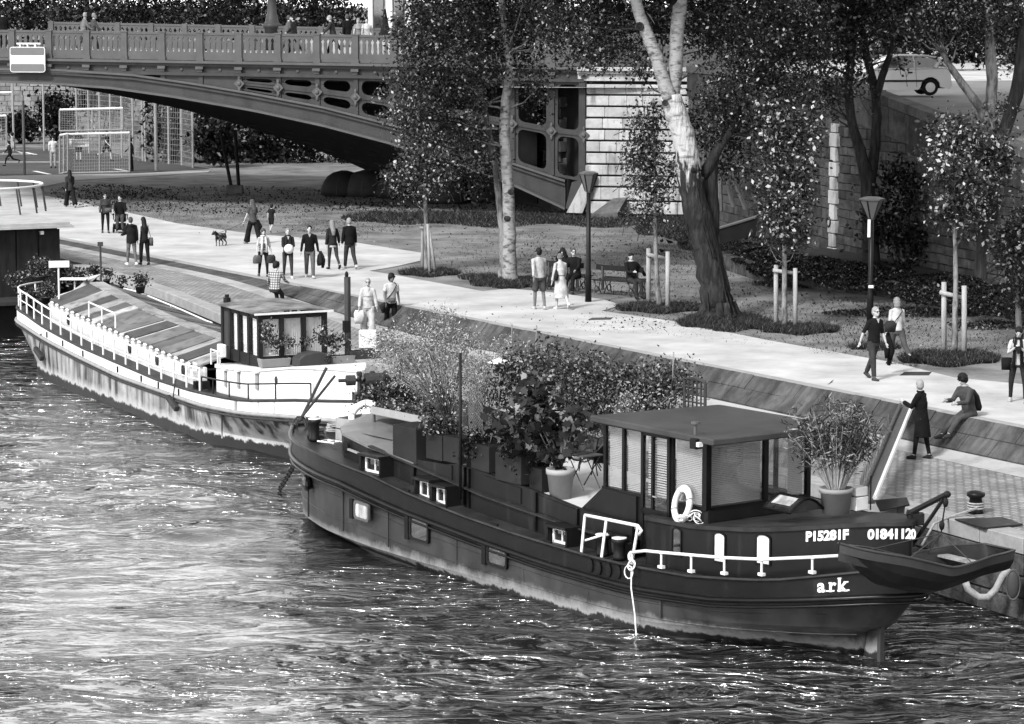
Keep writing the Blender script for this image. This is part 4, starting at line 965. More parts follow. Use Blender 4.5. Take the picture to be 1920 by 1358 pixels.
for k in range(7):
    a = k/7*6.28+.3*math.sin(k*3); MB().tube([b+Vector((math.cos(a)*.36, math.sin(a)*.36, .4)), b+Vector((math.cos(a)*.52, math.sin(a)*.52, .1)), b+Vector((math.cos(a)*.8, math.sin(a)*.8, -.1))], [.14, .12, .05], 8).build('root_flare', M['bark_d'], tC, world=True, smooth=True)
bl = [(1080, 30, 90, 80, 1.5), (1130, 90, 60, 50, 1), (1330, 40, 60, 70, 1.5), (1420, 60, 110, 100, .5), (1400, 170, 90, 80, .3), (1340, 230, 60, 60, .8), (1480, 200, 70, 90, .5), (1500, 60, 60, 80, 1), (1200, 130, 28, 40, .8), (1380, 300, 50, 40, 1), (1230, 60, 30, 60, 1.5), (1175, 20, 50, 60, 2)]
cc = grow(tC, 'crown', px_blobs(bl, d), 36000, .095, .22, 'leaf', 31, per=30)
limbs(tC, dense(c2)+dense(c3)+dense(c4)+dense(c5), cc, 90, 'bark_d', 7, .04)
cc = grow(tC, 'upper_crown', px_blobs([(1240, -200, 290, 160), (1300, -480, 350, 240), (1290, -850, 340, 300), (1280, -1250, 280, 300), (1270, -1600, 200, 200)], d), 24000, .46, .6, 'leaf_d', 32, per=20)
# saplings D, E, G, I
sapling((1234, 576), [(1236, 577), (1232, 520), (1229, 470), (1229, 400), (1228, 340), (1226, 250), (1224, 190)], [11, 9, 8, 7, 6, 4, 2],
        [(1215, 390, 42, 35), (1205, 340, 40, 40), (1215, 280, 42, 50), (1210, 220, 38, 45), (1250, 330, 32, 50), (1195, 300, 25, 50)], 4200, 'thin leaved sapling before the pale stone abutment', 12, .1)
sapling((1470, 612), [(1471, 612), (1471, 540), (1471, 480), (1470, 400), (1468, 300), (1466, 220)], [12, 10, 9, 7, 5, 3],
        [(1470, 430, 48, 55), (1465, 360, 55, 60), (1475, 290, 58, 60), (1450, 240, 40, 45), (1500, 240, 30, 50), (1430, 200, 25, 25)], 7500, 'leafy sapling with bright leaves right of the leaning tree', 13, .12)
sapling((1790, 660), [(1789, 660), (1791, 600), (1792, 515), (1790, 420), (1785, 340)], [13, 11, 9, 7, 4],
        [(1800, 330, 55, 40, -1), (1790, 390, 45, 45), (1850, 300, 60, 60, 1), (1770, 280, 30, 40), (1800, 250, 45, 35)], 7000, 'sapling with upswept bare branches at right in the two post guard', 14, .12, k=40)
sapling((1912, 640), [(1912, 640), (1908, 560), (1905, 480), (1900, 420)], [12, 10, 8, 5], [(1900, 480, 34, 40), (1915, 540, 24, 30), (1885, 440, 20, 25), (1925, 420, 30, 40)], 3200, 'sapling cut by the right edge behind the woman with the camera', 15, .11)
# F: dark forked tree by the wall
b = P(1634, 520); d = b.y
tF = thing('forked_tree', 'black forked tree standing close to the stone wall behind the right lamp', 'tree', loc=b)
q1 = trunk(tF, [(1634, 524), (1632, 430), (1627, 345), (1612, 280), (1598, 235), (1590, 170), (1600, 60), (1604, -60)], d, [36, 30, 28, 22, 18, 16, 14, 10], 'bark_d')
q2 = trunk(tF, [(1627, 350), (1640, 280), (1645, 220), (1641, 170), (1626, 110), (1612, 30), (1610, -80)], d+.2, [26, 20, 18, 17, 15, 12, 8], 'bark_d')
q3 = trunk(tF, [(1643, 180), (1655, 140), (1668, 105), (1674, 70)], d+.1, [16, 14, 11, 5], 'bark_d')
cc = grow(tF, 'crown', px_blobs([(1560, 60, 80, 60), (1540, 160, 40, 60, 1), (1660, 10, 80, 36), (1590, 10, 70, 50), (1690, 110, 14, 20), (1600, 150, 26, 40, -.5)], d), 11000, .12, .26, 'leaf_m', 41)
limbs(tF, dense(q1)+dense(q2), cc, 40, 'bark_d', 8, .045)
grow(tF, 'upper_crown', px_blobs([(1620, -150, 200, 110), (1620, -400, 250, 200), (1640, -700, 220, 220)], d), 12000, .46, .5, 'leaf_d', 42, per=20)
# shrub against the wall
def shrub(name, label, cat, base, blobs, n, size, m, seed, d=None, stems=6, cs=.2, group=None, bark='bark_d', t=None, r0=.02, per=24, hollow=.1, aspect=.7):
    if t is None: t = thing(name, label, cat, loc=base, group=group)
    cc = grow(t, 'foliage', blobs, n, size, cs, m, seed, per, hollow, aspect)
    r = random.Random(seed); idx = [r.randrange(len(cc)) for _ in range(stems)]
    for i in idx:
        c = Vector(cc[i]); s = Vector(base)+Vector((r.uniform(-.05, .05), r.uniform(-.05, .05), 0)); MB().tube([s, s.lerp(c, .5)+Vector((r.uniform(-.06, .06), 0, .05)), c], [r0, r0*.7, r0*.3], 5).build('stem', M[bark], t, world=True, smooth='auto')
    return t
b = P(1690, 520); shrub('wall_shrub', 'dark shrub spreading against the stone wall right of the lamp', 'shrub', b, px_blobs([(1690, 330, 55, 45), (1650, 390, 40, 50), (1720, 400, 60, 60), (1700, 450, 50, 40), (1660, 440, 40, 40), (1750, 470, 40, 40)], b.y), 3600, .14, 'leaf_d', 51, stems=16, cs=.28, r0=.035)
b = P(1850, 545); d = b.y
tH = thing('quay_tree', 'broad tree with sunlit leaves hanging over the wall at upper right', 'tree', loc=b)
h0 = trunk(tH, [(1838, 555), (1843, 480), (1852, 400), (1862, 320), (1859, 252)], d, [38, 30, 27, 25, 23], 'bark_d')
h1 = trunk(tH, [(1859, 254), (1860, 150), (1856, 80), (1850, -60)], d, [23, 22, 19, 12], 'bark_m')
h2 = trunk(tH, [(1862, 250), (1840, 205), (1810, 165), (1785, 130), (1765, 100)], d-.2, [20, 17, 15, 13, 6], 'bark_m')
h3 = trunk(tH, [(1862, 300), (1885, 240), (1905, 180), (1915, 120), (1920, 20)], d-.3, [24, 24, 26, 24, 16], 'bark_d')
cc = grow(tH, 'crown', px_blobs([(1830, 300, 80, 45, -1), (1780, 300, 40, 40, -1), (1850, 370, 70, 45, -.5), (1770, 230, 22, 25), (1900, 300, 50, 60), (1850, 30, 110, 50), (1760, 50, 60, 50), (1900, 90, 30, 50, 1), (1880, 430, 40, 30), (1870, 210, 40, 20)], d), 16000, .105, .22, 'leaf_s', 52)
limbs(tH, dense(h1)+dense(h2), cc, 50, 'bark_m', 9, .045)
grow(tH, 'upper_crown', px_blobs([(1850, -130, 200, 110), (1860, -400, 260, 220), (1850, -750, 240, 240)], d), 13000, .46, .5, 'leaf_d', 53, per=20)
# ---------------------------------------------------------------- trees beyond the bridge and the street
k = 0
bgt = [(-70, 205, 'dark round crowned tree cut by the left edge beyond the bridge', 'leaf_d'), (50, 210, 'dark tree beyond the bridge left of the white haired walkers', 'leaf_d'), (160, 204, 'lighter leaved tree directly behind the two walkers on the bridge', 'leaf_m'), (270, 208, 'dark tree beyond the bridge right of the two walkers', 'leaf_d'), (380, 206, 'dense dark tree beyond the middle of the bridge', 'leaf_d'),
       (480, 210, 'dark tree beyond the bridge left of the railing pillar', 'leaf_d'), (590, 208, 'dark tree behind the man in the dark coat on the bridge', 'leaf_d'), (800, 205, 'dark tree beyond the bridge right of the market stall', 'leaf_d'), (910, 200, 'dark tree behind the poplar crown', 'leaf_d'), (1010, 200, 'dark tree behind the white parasols on the street', 'leaf_d'),
       (1120, 175, 'dark street tree above the parapet', 'leaf_d'), (1230, 170, 'dark street tree behind the forked poplar top', 'leaf_d'), (1340, 168, 'street tree right of the forked poplar top', 'leaf_m'), (1440, 172, 'dark street tree left of the building', 'leaf_d'), (1690, 165, 'street tree above the parked car', 'leaf_d'), (1790, 168, 'street tree behind the rear of the car', 'leaf_m'), (1900, 165, 'street tree at the upper right corner', 'leaf_d')]
for (x, dd, lab, lm) in bgt:
    s = F/dd; g = PD(x, 45, dd); zb = 5.5
    base = Vector((g.x, dd, zb)); t = thing('background_tree', lab, 'tree', loc=base)
    MB().tube([base, Vector((g.x+.1, dd, 8)), Vector((g.x-.2, dd+.2, 12))], [.28, .24, .1], 8).build('trunk', M['bark_d'], t, world=True, smooth=True)
    lo = 0 if x < 1100 else 28
    grow(t, 'crown', px_blobs([(x-32, lo+28, 48, 30), (x+35, lo+32, 48, 28), (x, lo+5, 70, 40), (x, lo-70, 85, 50)], dd), 6500, .24, .5, lm, 100+k, per=26); k += 1
for (x0, x1, y, dd, hh, lab) in [(285, 760, 318, 163, 4.6, 'dark thicket closing the view under the arch beyond the low pale wall'), (-120, 420, 62, 198, 1.9, 'dark clipped hedge line beyond the left half of the bridge'), (420, 1040, 64, 198, 1.9, 'dark hedge line beyond the right half of the bridge'), (1090, 1500, 122, 152, 2.6, 'dark hedge across the street behind the poplar fork'), (1640, 2000, 120, 150, 2.4, 'dark hedge across the street beyond the parked car')]:
    n_ = int((x1-x0)/45); bl_ = px_blobs([(x0+(q+.5)*(x1-x0)/n_, y-hh*F/dd*.5, 34, hh*F/dd*.55) for q in range(n_)], dd); g = PD(x0, y, dd)
    t = thing('hedge', lab, 'hedge', loc=Vector((g.x, dd, 5.5))); grow(t, 'foliage', bl_, 15000 if y > 300 else 5200, .25, .4, 'leaf_d', 300+x0, per=26)
# dark thicket below the far end of the bridge, between court fence and arch
for (x, y, rx, ry, dd, lab) in [(400, 262, 32, 28, 158, 'dark bush hanging under the arch beside the post pair'), (100, 215, 32, 42, 180, 'dark bush growing on the court wall behind the goal cage'), (35, 235, 25, 20, 184, 'small bush on the court wall behind the running children'), (190, 190, 50, 25, 186, 'climbing plant along the top of the court wall')]:
    g = PD(x, y, dd); shrub('bush', lab, 'bush', Vector((g.x, dd, 0.1)), px_blobs([(x, y, rx, ry), (x+rx*.6, y+8, rx*.6, ry*.6)], dd), 1500, .28, 'leaf_d', 140+x, stems=6, cs=.4, r0=.05)
# ---------------------------------------------------------------- grass
def grass(name, label_px, n, h, m='grass', z=0.0, seed=1, wfac=.02, lean=.4):
    r = np.random.default_rng(seed); pts = []
    for (x, y, rx, ry, w) in label_px:
        k = int(n*w); a = r.random(k)*6.283; q = np.sqrt(r.random(k)); 
        for i in range(k):
            g = P(x+rx*q[i]*math.cos(a[i]), y+ry*q[i]*math.sin(a[i])*(1+.2*math.sin(a[i]*5)), z); pts.append((g.x, g.y, z-.03))
    B = np.array(pts); n = len(B); hh = h*r.uniform(.35, 1.2, (n, 1)); l = r.normal(size=(n, 2))*lean*hh
    T = B+np.concatenate([l, hh], 1); a = r.random(n)*3.14; w_ = np.stack([np.cos(a), np.sin(a), np.zeros(n)], 1)*wfac*r.uniform(.6, 1.5, (n, 1))
    o = fast_mesh(name, np.stack([B-w_, B+w_, T], 1).reshape(-1, 3), 3, M[m]); return tag(o, kind='stuff')
grass('grass_tufts', [(805, 511, 58, 7, 1), (955, 530, 75, 10, 1.6), (900, 520, 40, 5, .5), (1240, 577, 85, 9, 2), (1360, 605, 90, 15, 3), (1500, 617, 75, 9, 1.6), (1440, 612, 40, 6, .7), (1780, 672, 95, 13, 3), (1640, 650, 50, 6, .4), (1010, 535, 30, 4, .4)], 4200, .15, seed=4, wfac=.011, lean=.7)
grass('grass_strip', [(760, 408, 120, 11, 1.2), (930, 410, 160, 14, 2), (1130, 410, 170, 14, 2), (1280, 430, 90, 18, 1.2), (1330, 460, 60, 14, .4)], 6000, .16, seed=5, wfac=.016, lean=.7)
grass('sparse_grass', [(1400, 600, 330, 40, .8), (1700, 640, 200, 40, .7), (1060, 480, 260, 50, 1), (1300, 520, 200, 50, .8), (650, 425, 120, 14, .4), (420, 395, 180, 30, .7), (260, 375, 100, 18, .7), (1300, 470, 120, 14, .6)], 2600, .07, seed=6, wfac=.012, lean=.9)
def ivy(name, pxs, n, z, h, size, m, seed):
    r = np.random.default_rng(seed); B = []
    for (x, y, rx, ry, w) in pxs:
        for i in range(int(n*w)):
            a_ = r.random()*6.283; q = r.random()**.5; g = P(x+rx*q*math.cos(a_), y+ry*q*math.sin(a_), z); hh = h*(.35+.65*abs(math.sin(g.x*2.1+g.y*.9)*math.sin(g.y*1.3-g.x)))*(1-q**3*.7); B.append((g.x, g.y, z+hh*r.random()**.5))
    tag(fast_mesh(name, leaf_quads(np.array(B), size, r), 4, M[m]), kind='stuff')
ivy('ivy_ground_cover', [(1500, 505, 100, 22, 2), (1620, 520, 100, 26, 2), (1760, 545, 100, 28, 2), (1880, 565, 80, 28, 1.6), (1420, 485, 50, 14, 1)], 5200, .38, .3, .1, 'leaf_d', 7)
ivy('bank_weeds', [(1420, 455, 90, 22, 1.4), (1520, 532, 110, 8, .8), (1700, 588, 160, 7, .9), (1870, 612, 90, 6, .5)], 3200, 0, .2, .08, 'leaf_m', 8)
ivy('bridge_shade_leaves', [(430, 375, 330, 26, 1.6), (200, 360, 110, 14, .7), (800, 388, 200, 12, .8)], 1500, 0, .05, .09, 'leaf_d', 9)  # dark leaves added to imitate the bridge's shade on the ground
# fallen leaves and litter
def litter():
    r = np.random.default_rng(12); B = []
    for (x, y, rx, ry, k) in [(1500, 570, 420, 40, 700), (1060, 470, 200, 40, 500), (700, 420, 250, 40, 350), (1700, 600, 220, 40, 500), (1300, 605, 300, 15, 300), (300, 300, 60, 8, 150)]:
        for i in range(k):
            g = P(x+r.normal()*rx*.5, y+r.normal()*ry*.5, 0); B.append((g.x, g.y, .0+.012))
    o = fast_mesh('fallen_leaves', leaf_quads(np.array(B), .07, r)*np.array([1, 1, 1]), 4, M['leaf_m']); tag(o, kind='stuff')
litter()
# ================================================================ boats
def interp(xs, ys): return lambda s: float(np.interp(s, xs, ys))
def hull_rows(rows, n=44):
    """rows: list of (z(s), [s..],[b..]); closed outline loops bow->stern (near side) and back; returns vertex rings"""
    rings = []
    for zf, S, Bv in rows:
        s0, s1 = S[0], S[-1]; us_ = [.5-.5*math.cos(math.pi*i/n) for i in range(n+1)]; b = interp(S, Bv)
        ss = [s0+(s1-s0)*u_ for u_ in us_]
        rings.append([Vector((q, -b(q), zf(q))) for q in ss]+[Vector((q, b(q), zf(q))) for q in reversed(ss[1:-1])])
    return rings
def smooth_tab(S, Bv, k=40):
    xs = np.linspace(S[0], S[-1], k*3); ys = np.interp(xs, S, Bv); w = np.ones(7)/7; yp = np.pad(ys, 3, mode='edge'); y2 = np.convolve(yp, w, 'valid'); y2[0] = ys[0]; y2[-1] = ys[-1]; return list(xs), list(y2)
def ring_faces(mb, R0, R1):
    n = len(R0); o = len(mb.v); mb.v += [tuple(v) for v in R0]+[tuple(v) for v in R1]
    for i in range(n): mb.f.append((o+i, o+(i+1) % n, o+n+(i+1) % n, o+n+i))
def inset(R, d, dz):
    n = len(R); out = []
    for i in range(n):
        t = (R[(i+1) % n]-R[i-1]); t.z = 0; t = t.normalized() if t.length > 1e-6 else Vector((0, 1, 0)); nn = Vector((-t.y, t.x, 0)); q = R[i]+nn*d
        out.append(Vector((q.x, q.y, R[i].z+dz)))
    return out
def deck_faces(mb, R):
    n = len(R); h = n//2; o = len(mb.v); mb.v += [tuple(v) for v in R]
    for i in range(h):
        a, b, c, d = i, i+1, (n-i-1) % n, (n-i) % n
        mb.f.append((o+a, o+b, o+c, o+d) if len({a, b, c, d}) == 4 else tuple(o+q for q in dict.fromkeys((a, b, c, d))))
# ---------------------------------------------------------------- Ark: black converted barge in front
ZWk = ZW
_b = P(585, 960, ZW); _s = P(1625, 1230, ZW); AK = Frame((_b.x, _b.y), (_s.x-_b.x, _s.y-_b.y))
ark = thing('houseboat', 'black converted barge with a glazed wheelhouse and a deck garden moored in front', 'houseboat', AK.M)
gz = interp([-.5, 0, 3, 5.4, 6.7, 8.5, 10.3, 12.4, 13.7, 15.3, 17.1, 18.6, 19.6], [-.33, -.34, -.42, -.56, -.74, -.92, -1.03, -1.1, -1.11, -1.07, -.9, -.6, -.45])
rz_ = interp([-.5, 1, 4.2, 6.6, 9.2, 11.2, 12.7, 13.9, 15.9, 17, 18.7, 19.6], [-.72, -.78, -.88, -1.13, -1.33, -1.45, -1.48, -1.5, -1.4, -1.26, -1.03, -.95])
gB = smooth_tab([-.42, 0, .6, 1.5, 3, 4.5, 6, 13, 15, 16.5, 17.5, 18.3, 18.9, 19.25], [.12, .5, .95, 1.4, 1.82, 1.99, 2.05, 2.05, 1.95, 1.75, 1.42, 1.0, .55, .05])
def gb(s): return float(np.interp(s, gB[0], gB[1]))
wS = smooth_tab([0, .9, 2.5, 4.2, 6.5, 8.8, 11.5, 13.5, 14.5, 15.4, 16.1, 17, 17.85], [.03, .5, 1.05, 1.5, 1.78, 1.95, 2.05, 2.03, 1.82, 1.36, .85, .3, .04])
mid = lambda f: smooth_tab([-.42*f, .3, 1.2, 3, 5, 7, 13, 14.8, 16.2, 17.2, 18.1, 17.85+1.25*f], [.06, .45, 1.0+.1*f, 1.6+.1*f, 1.9, 2.02, 2.05, 1.9, 1.35+.3*f, .9+.35*f, .35+.6*f, .04])
zc_ = lambda z: (lambda s: z)
def lerpz(f): return lambda s: ZW+(rz_(s)-.07-ZW)*f
hullr = hull_rows([(zc_(-3.0), *wS), (zc_(ZW), *wS), (lambda s: ZW+.22+.1*max(0, s-14)*.55, *mid(.08)), (lerpz(.55), *mid(.5)), (lambda s: rz_(s)-.05, *mid(1.0))])
def hullmat(name, a, b, crust, zb, stain=.5, sz=2.2):
    m = mat(name, a, .5, spec=.2, coord='Object', scale=1.3, base2=b, thr=(.3, .7), streak=(stain, sz, .22, .46, .64), bump=.012, bscale=3)
    N = m.node_tree.nodes; L = m.node_tree.links; bs_ = [n for n in N if n.type == 'BSDF_PRINCIPLED'][0]; src = bs_.inputs['Base Color'].links[0].from_socket
    tc = N.new('ShaderNodeTexCoord'); sx = N.new('ShaderNodeSeparateXYZ'); L.new(tc.outputs['Object'], sx.inputs[0])
    n = N.new('ShaderNodeTexNoise'); n.inputs['Scale'].default_value = 3.2; n.inputs['Detail'].default_value = 10; n.inputs['Roughness'].default_value = .75; mp = N.new('ShaderNodeMapping'); mp.inputs['Scale'].default_value = (1, 1, .6); L.new(tc.outputs['Object'], mp.inputs[0]); L.new(mp.outputs[0], n.inputs[0])
    ad = N.new('ShaderNodeMath'); ad.operation = 'MULTIPLY_ADD'; L.new(n.outputs[0], ad.inputs[0]); ad.inputs[1].default_value = .5; L.new(sx.outputs[2], ad.inputs[2])
    def band(z0, z1, val, prev):
        r = N.new('ShaderNodeMapRange'); r.inputs[1].default_value = z0; r.inputs[2].default_value = z1; r.inputs[3].default_value = 1; r.inputs[4].default_value = 0; L.new(ad.outputs[0], r.inputs[0])
        cc = N.new('ShaderNodeCombineColor'); [setattr(cc.inputs[i], 'default_value', val) for i in range(3)]
        mx = N.new('ShaderNodeMix'); mx.data_type = 'RGBA'; L.new(r.outputs[0], mx.inputs[0]); L.new(prev, mx.inputs[6]); L.new(cc.outputs[0], mx.inputs[7]); return mx.outputs[2]
    p = band(zb+.42, zb+.66, crust, src); p = band(zb+.38, zb+.43, .006, p); L.new(p, bs_.inputs['Base Color']); return m
M['ark_hull'] = hullmat('black_hull_plating', .02, .055, .14, ZW-.02, .6)
M['ark_black'] = mat('gloss_black_paint', .006, .3, .5, spec=.12, scale=1.5, bump=.01, bscale=2, streak=(2.6, 4, .4, .57, .74))
M['ark_deck'] = mat('dark_deck', .03, .45, .5, scale=2.2, bump=.004, bscale=6)
mb = MB()
for i in range(len(hullr)-1): ring_faces(mb, hullr[i], hullr[i+1])
mb.build('hull', M['ark_hull'], ark, smooth=True)
gr = hull_rows([(gz, *gB)])[0]; rr_ = hull_rows([(rz_, *gB)])[0]
mb = MB(); ring_faces(mb, hull_rows([(lambda s: rz_(s)-.06, *gB)])[0], gr); ring_faces(mb, gr, inset(gr, -.07, 0)); mb.build('bulwark', M['ark_black'], ark, smooth='auto')
def railtube(R, r, name, m, t, half=False):
    n = len(R); pts = R[:n//2+1] if half else R+[R[0]]; return MB().tube(pts, r, 6, cap=False).build(name, m, t, smooth='auto')
o_ = inset(rr_, -.03, 0); MB().tube(o_+[o_[0]], .05, 6, cap=False).build('rubbing_strake', M['ark_black'], ark, smooth='auto')
o2 = inset(rr_, -.015, -.12); MB().tube(o2+[o2[0]], .03, 6, cap=False).build('lower_strake', M['ark_black'], ark, smooth='auto')
MB().tube(gr+[gr[0]], .035, 6, cap=False).build('gunwale_rail', M['ark_deck'], ark, smooth='auto')
mb = MB(); deck_faces(mb, [v+Vector((0, 0, -.04)) for v in gr]); mb.build('deck', M['ark_deck'], ark, smooth='auto')
# raised plating belt and weld seams on the side
for f_ in (.42, .78):
    R = hull_rows([(lerpz(f_), *mid(f_*.9))])[0]; h = len(R)//2; MB().tube([v+Vector((0, -.005, 0)) for v in R[3:h-2]], .012, 4).build('plating_seam', M['ark_hull'], ark)
for s_ in (2.1, 4.0, 6.0, 8.4, 10.6, 12.6, 14.6):
    MB().box((s_, -gb(s_)+(.02 if s_ > 5 else .12), (rz_(s_)+ZW)/2+.1), (.03, .03, rz_(s_)-ZW-.5)).build('weld_seam', M['ark_hull'], ark)
# rudder, stem post
MB().solid([Vector((17.75, -.04, -2.9)), Vector((18.3, -.04, -2.9)), Vector((18.3, -.04, -1.35)), Vector((18.12, -.04, -1.3))], [Vector((17.75, .04, -2.9)), Vector((18.3, .04, -2.9)), Vector((18.3, .04, -1.35)), Vector((18.12, .04, -1.3))]).build('rudder', M['ark_hull'], ark)
MB().box((18.28, -.0, -1.85), (.08, .1, 1.2)).build('rudder_post', M['iron'], ark)
MB().tube([(.02, 0, -2.7), (-.02, 0, -2.0), (-.2, 0, -1.2), (-.45, 0, -.33)], .07, 8).build('stem_post', M['ark_black'], ark)
# hull windows
def side_pt(px, py): # on the hull side: outboard of local s
    best = None
    for t_ in np.linspace(0, -2.1, 211):
        q = AK.at(px, py, t_)
        if gb(q[0]) >= -t_: best = q
        else: break
    return best
def hull_window(x0, y0, x1, y1, lit, r=.08):
    a = AK.at(x0, y0, -2.05); b = AK.at(x1, y1, -2.05); s0, s1 = a[0], b[0]; zt_ = max(a.z, b.z); zb2 = min(a.z, b.z)
    ta, tb = -gb(s0)-.03, -gb(s1)-.03; slope = AK.at(x1, y0+(x1-x0)*.32, -2.05).z-a.z
    def rect(m_, y, r_=.07):
        A = []
        x_0, x_1 = s0+m_, s1-m_
        H = zt_-zb2+slope*.5
        for (cx, cz, a0) in ((x_1-r_, r_, -90), (x_1-r_, H-2*m_-r_, 0), (x_0+r_, H-2*m_-r_, 90), (x_0+r_, r_, 180)):
            for k in range(4):
                an = math.radians(a0+30*k); X = cx+r_*math.cos(an); f_ = (X-s0)/(s1-s0); A.append(Vector((X, ta+(tb-ta)*f_+y, zb2+m_+cz+r_*math.sin(an)+slope*(f_-.0)*.6-slope*.3)))
        return A
    o = MB(); A, B = rect(0, -.015), rect(.05, -.015); n = len(A)
    for k in range(n):
        q = [A[k], A[(k+1) % n], B[(k+1) % n], B[k]]; o.solid(q, [v+Vector((0, .05, 0)) for v in q])
    f = o.build('hull_window_frame', M['ark_black'] if not lit else M['iron_rail'], ark)
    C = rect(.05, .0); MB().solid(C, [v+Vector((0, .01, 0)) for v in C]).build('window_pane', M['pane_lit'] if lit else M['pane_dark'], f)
    MB().box((s0-.09, ta+.0, (zt_+zb2)/2+slope*.2), (.12, .05, zt_-zb2+.02)).build('shutter_edge', M['blackmat'], f)
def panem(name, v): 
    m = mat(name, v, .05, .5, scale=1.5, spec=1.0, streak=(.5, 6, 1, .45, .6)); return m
M['pane_dark'] = panem('dark_window_pane', .03); M['pane_lit'] = panem('painted_reflection_pane', .55); M['blind'] = mat('white_blind', .62, .7, .06, scale=3)  # pane_lit: a bright reflection painted into the pane's base colour
hull_window(662, 937, 692, 980, True); hull_window(770, 965, 806, 1020, False); hull_window(915, 1017, 953, 1068, False); 
for (x, y) in ((1108, 1061), (1123, 1066), (1141, 1070), (1158, 1073)):   # oval freeing ports by the bollards
    q = AK.at(x, y, -2.05); mb = MB(); mb.ell((q[0], -gb(q[0])-.02, q.z), (.075, .03, .13), 12, 6); mb.build('freeing_port', M['blackmat'], ark)
q = side_pt(585, 868); MB().ell((2.0, -1.42, -1.22), (.45, .12, .16), 12, 6, Matrix.Rotation(math.radians(-30), 3, 'Z')).build('anchor_pocket', M['ark_black'], ark)
q = AK.at(716, 838, -1.5)
# --- forward coachroof
M['ark_wall'] = mat('black_steel_panel', .011, .45, .3, spec=.1, scale=.8, bump=.008, bscale=1.5, streak=(2.3, 5, .5, .57, .74))
def wall_strip(name, S, tf, z0f, z1f, m, t=ark, th=.06):
    mb = MB()
    for i in range(len(S)-1):
        a, b = S[i], S[i+1]
        A = [Vector((a, tf(a), z0f(a))), Vector((b, tf(b), z0f(b))), Vector((b, tf(b), z1f(b))), Vector((a, tf(a), z1f(a)))]
        mb.solid(A, [v+Vector((0, th, 0)) for v in A])
    return mb.build(name, m, t)
ct = interp([2.9, 3.3, 4.5, 5.8, 6.5, 7.7, 9.5, 10.9, 11.9, 13], [.22, .1, -.12, -.2, -.3, -.1+.0, -.2, -.32, -.43, -.45])
cside = interp([2.3, 2.5, 2.9, 3.4, 4.5, 13], [-.15, -.6, -1.1, -1.38, -1.5, -1.5])
ctop = interp([2.3, 3.3, 4.5, 6.2, 6.21, 7.7, 9.5, 10.9, 11.9, 13.2], [.1, .0, -.12, -.28, -.1, -.06, -.19, -.32, -.43, -.45])
Sx = [2.3, 2.4, 2.5, 2.7, 2.9, 3.15, 3.4, 3.9, 4.5, 5.2, 6.2]; wall_strip('coachroof_side', Sx, cside, lambda s: gz(s)-.1, lambda s: ctop(s), M['ark_wall'])
wall_strip('coachroof_side', Sx, lambda s: -cside(s)-.06, lambda s: gz(s)-.1, lambda s: ctop(s), M['ark_wall'])
def roofpiece(name, S, tl, tr, zf, m, dz=.05, cam_=0, t=ark):
    A = []; 
    mb = MB()
    for i in range(len(S)-1):
        a, b = S[i], S[i+1]; nT = 6 if cam_ else 1
        for k in range(nT):
            f0, f1 = k/nT, (k+1)/nT
            def q(s, f): tt = tl(s)+(tr(s)-tl(s))*f; return Vector((s, tt, zf(s)+cam_*(1-(2*f-1)**2)))
            L_ = [q(a, f0), q(b, f0), q(b, f1), q(a, f1)]; mb.solid(L_, [v+Vector((0, 0, dz)) for v in L_])
    return mb.build(name, m, t)
roofpiece('coachroof_top', Sx, lambda s: cside(s)-.04, lambda s: -cside(s)+.04, ctop, mat('grey_roof_paint', .16, .3, .25, scale=1.2), cam_=.06)
wall_strip('terrace_side', [6.2, 7.7, 9.5, 10.9, 11.9, 13.2], lambda s: -1.48, lambda s: gz(s)-.05, ctop, M['ark_wall'])
wall_strip('terrace_side', [6.2, 7.7, 9.5, 10.9, 11.9, 13.2], lambda s: 1.42, lambda s: gz(s)-.05, ctop, M['ark_wall'])
roofpiece('terrace_floor', [6.2, 7.7, 9.5, 10.9, 11.9, 13.2], lambda s: -1.42, lambda s: 1.42, lambda s: ctop(s)-.12, mat('pale_terrace_floor', .6, .7, .1, scale=2))
MB().box((6.2, 0, -.2), (.06, 2.9, .5)).build('terrace_front', M['ark_wall'], ark)
roofpiece('lower_ledge', [4.6, 6.2, 8.6, 11, 13.2], lambda s: -1.58, lambda s: -1.47, lambda s: gz(s)+.42-.02*(s-4.6), M['ark_deck'], .03)
for s0_ in (6.2, 7.95, 8.1, 10.3, 11.6): MB().box((s0_, -1.51, (ctop(s0_)+gz(s0_))/2), (.05, .06, ctop(s0_)-gz(s0_)-.02)).build('panel_rib', M['ark_black'], ark)
for s0_ in (6.9, 9.2, 11.0): wall_strip('side_panel', [s0_-.6, s0_+.6], lambda s: -1.505, lambda s: ctop(s)-.36, lambda s: ctop(s)-.05, M['ark_wall'], th=.025)
# teak hatch with planks
for k in range(11): 
    MB().box((5.35, -1.0+k*.17, -.1-.004*k), (1.15, .155, .04), Matrix.Rotation(math.radians(5), 3, 'Y')).build('hatch_plank', M['hatchwood'] if 'hatchwood' in M else M.setdefault('hatchwood', mat('grey_teak', .12, .7, .4, scale=2, stretch=(1, 10, 1))), ark)
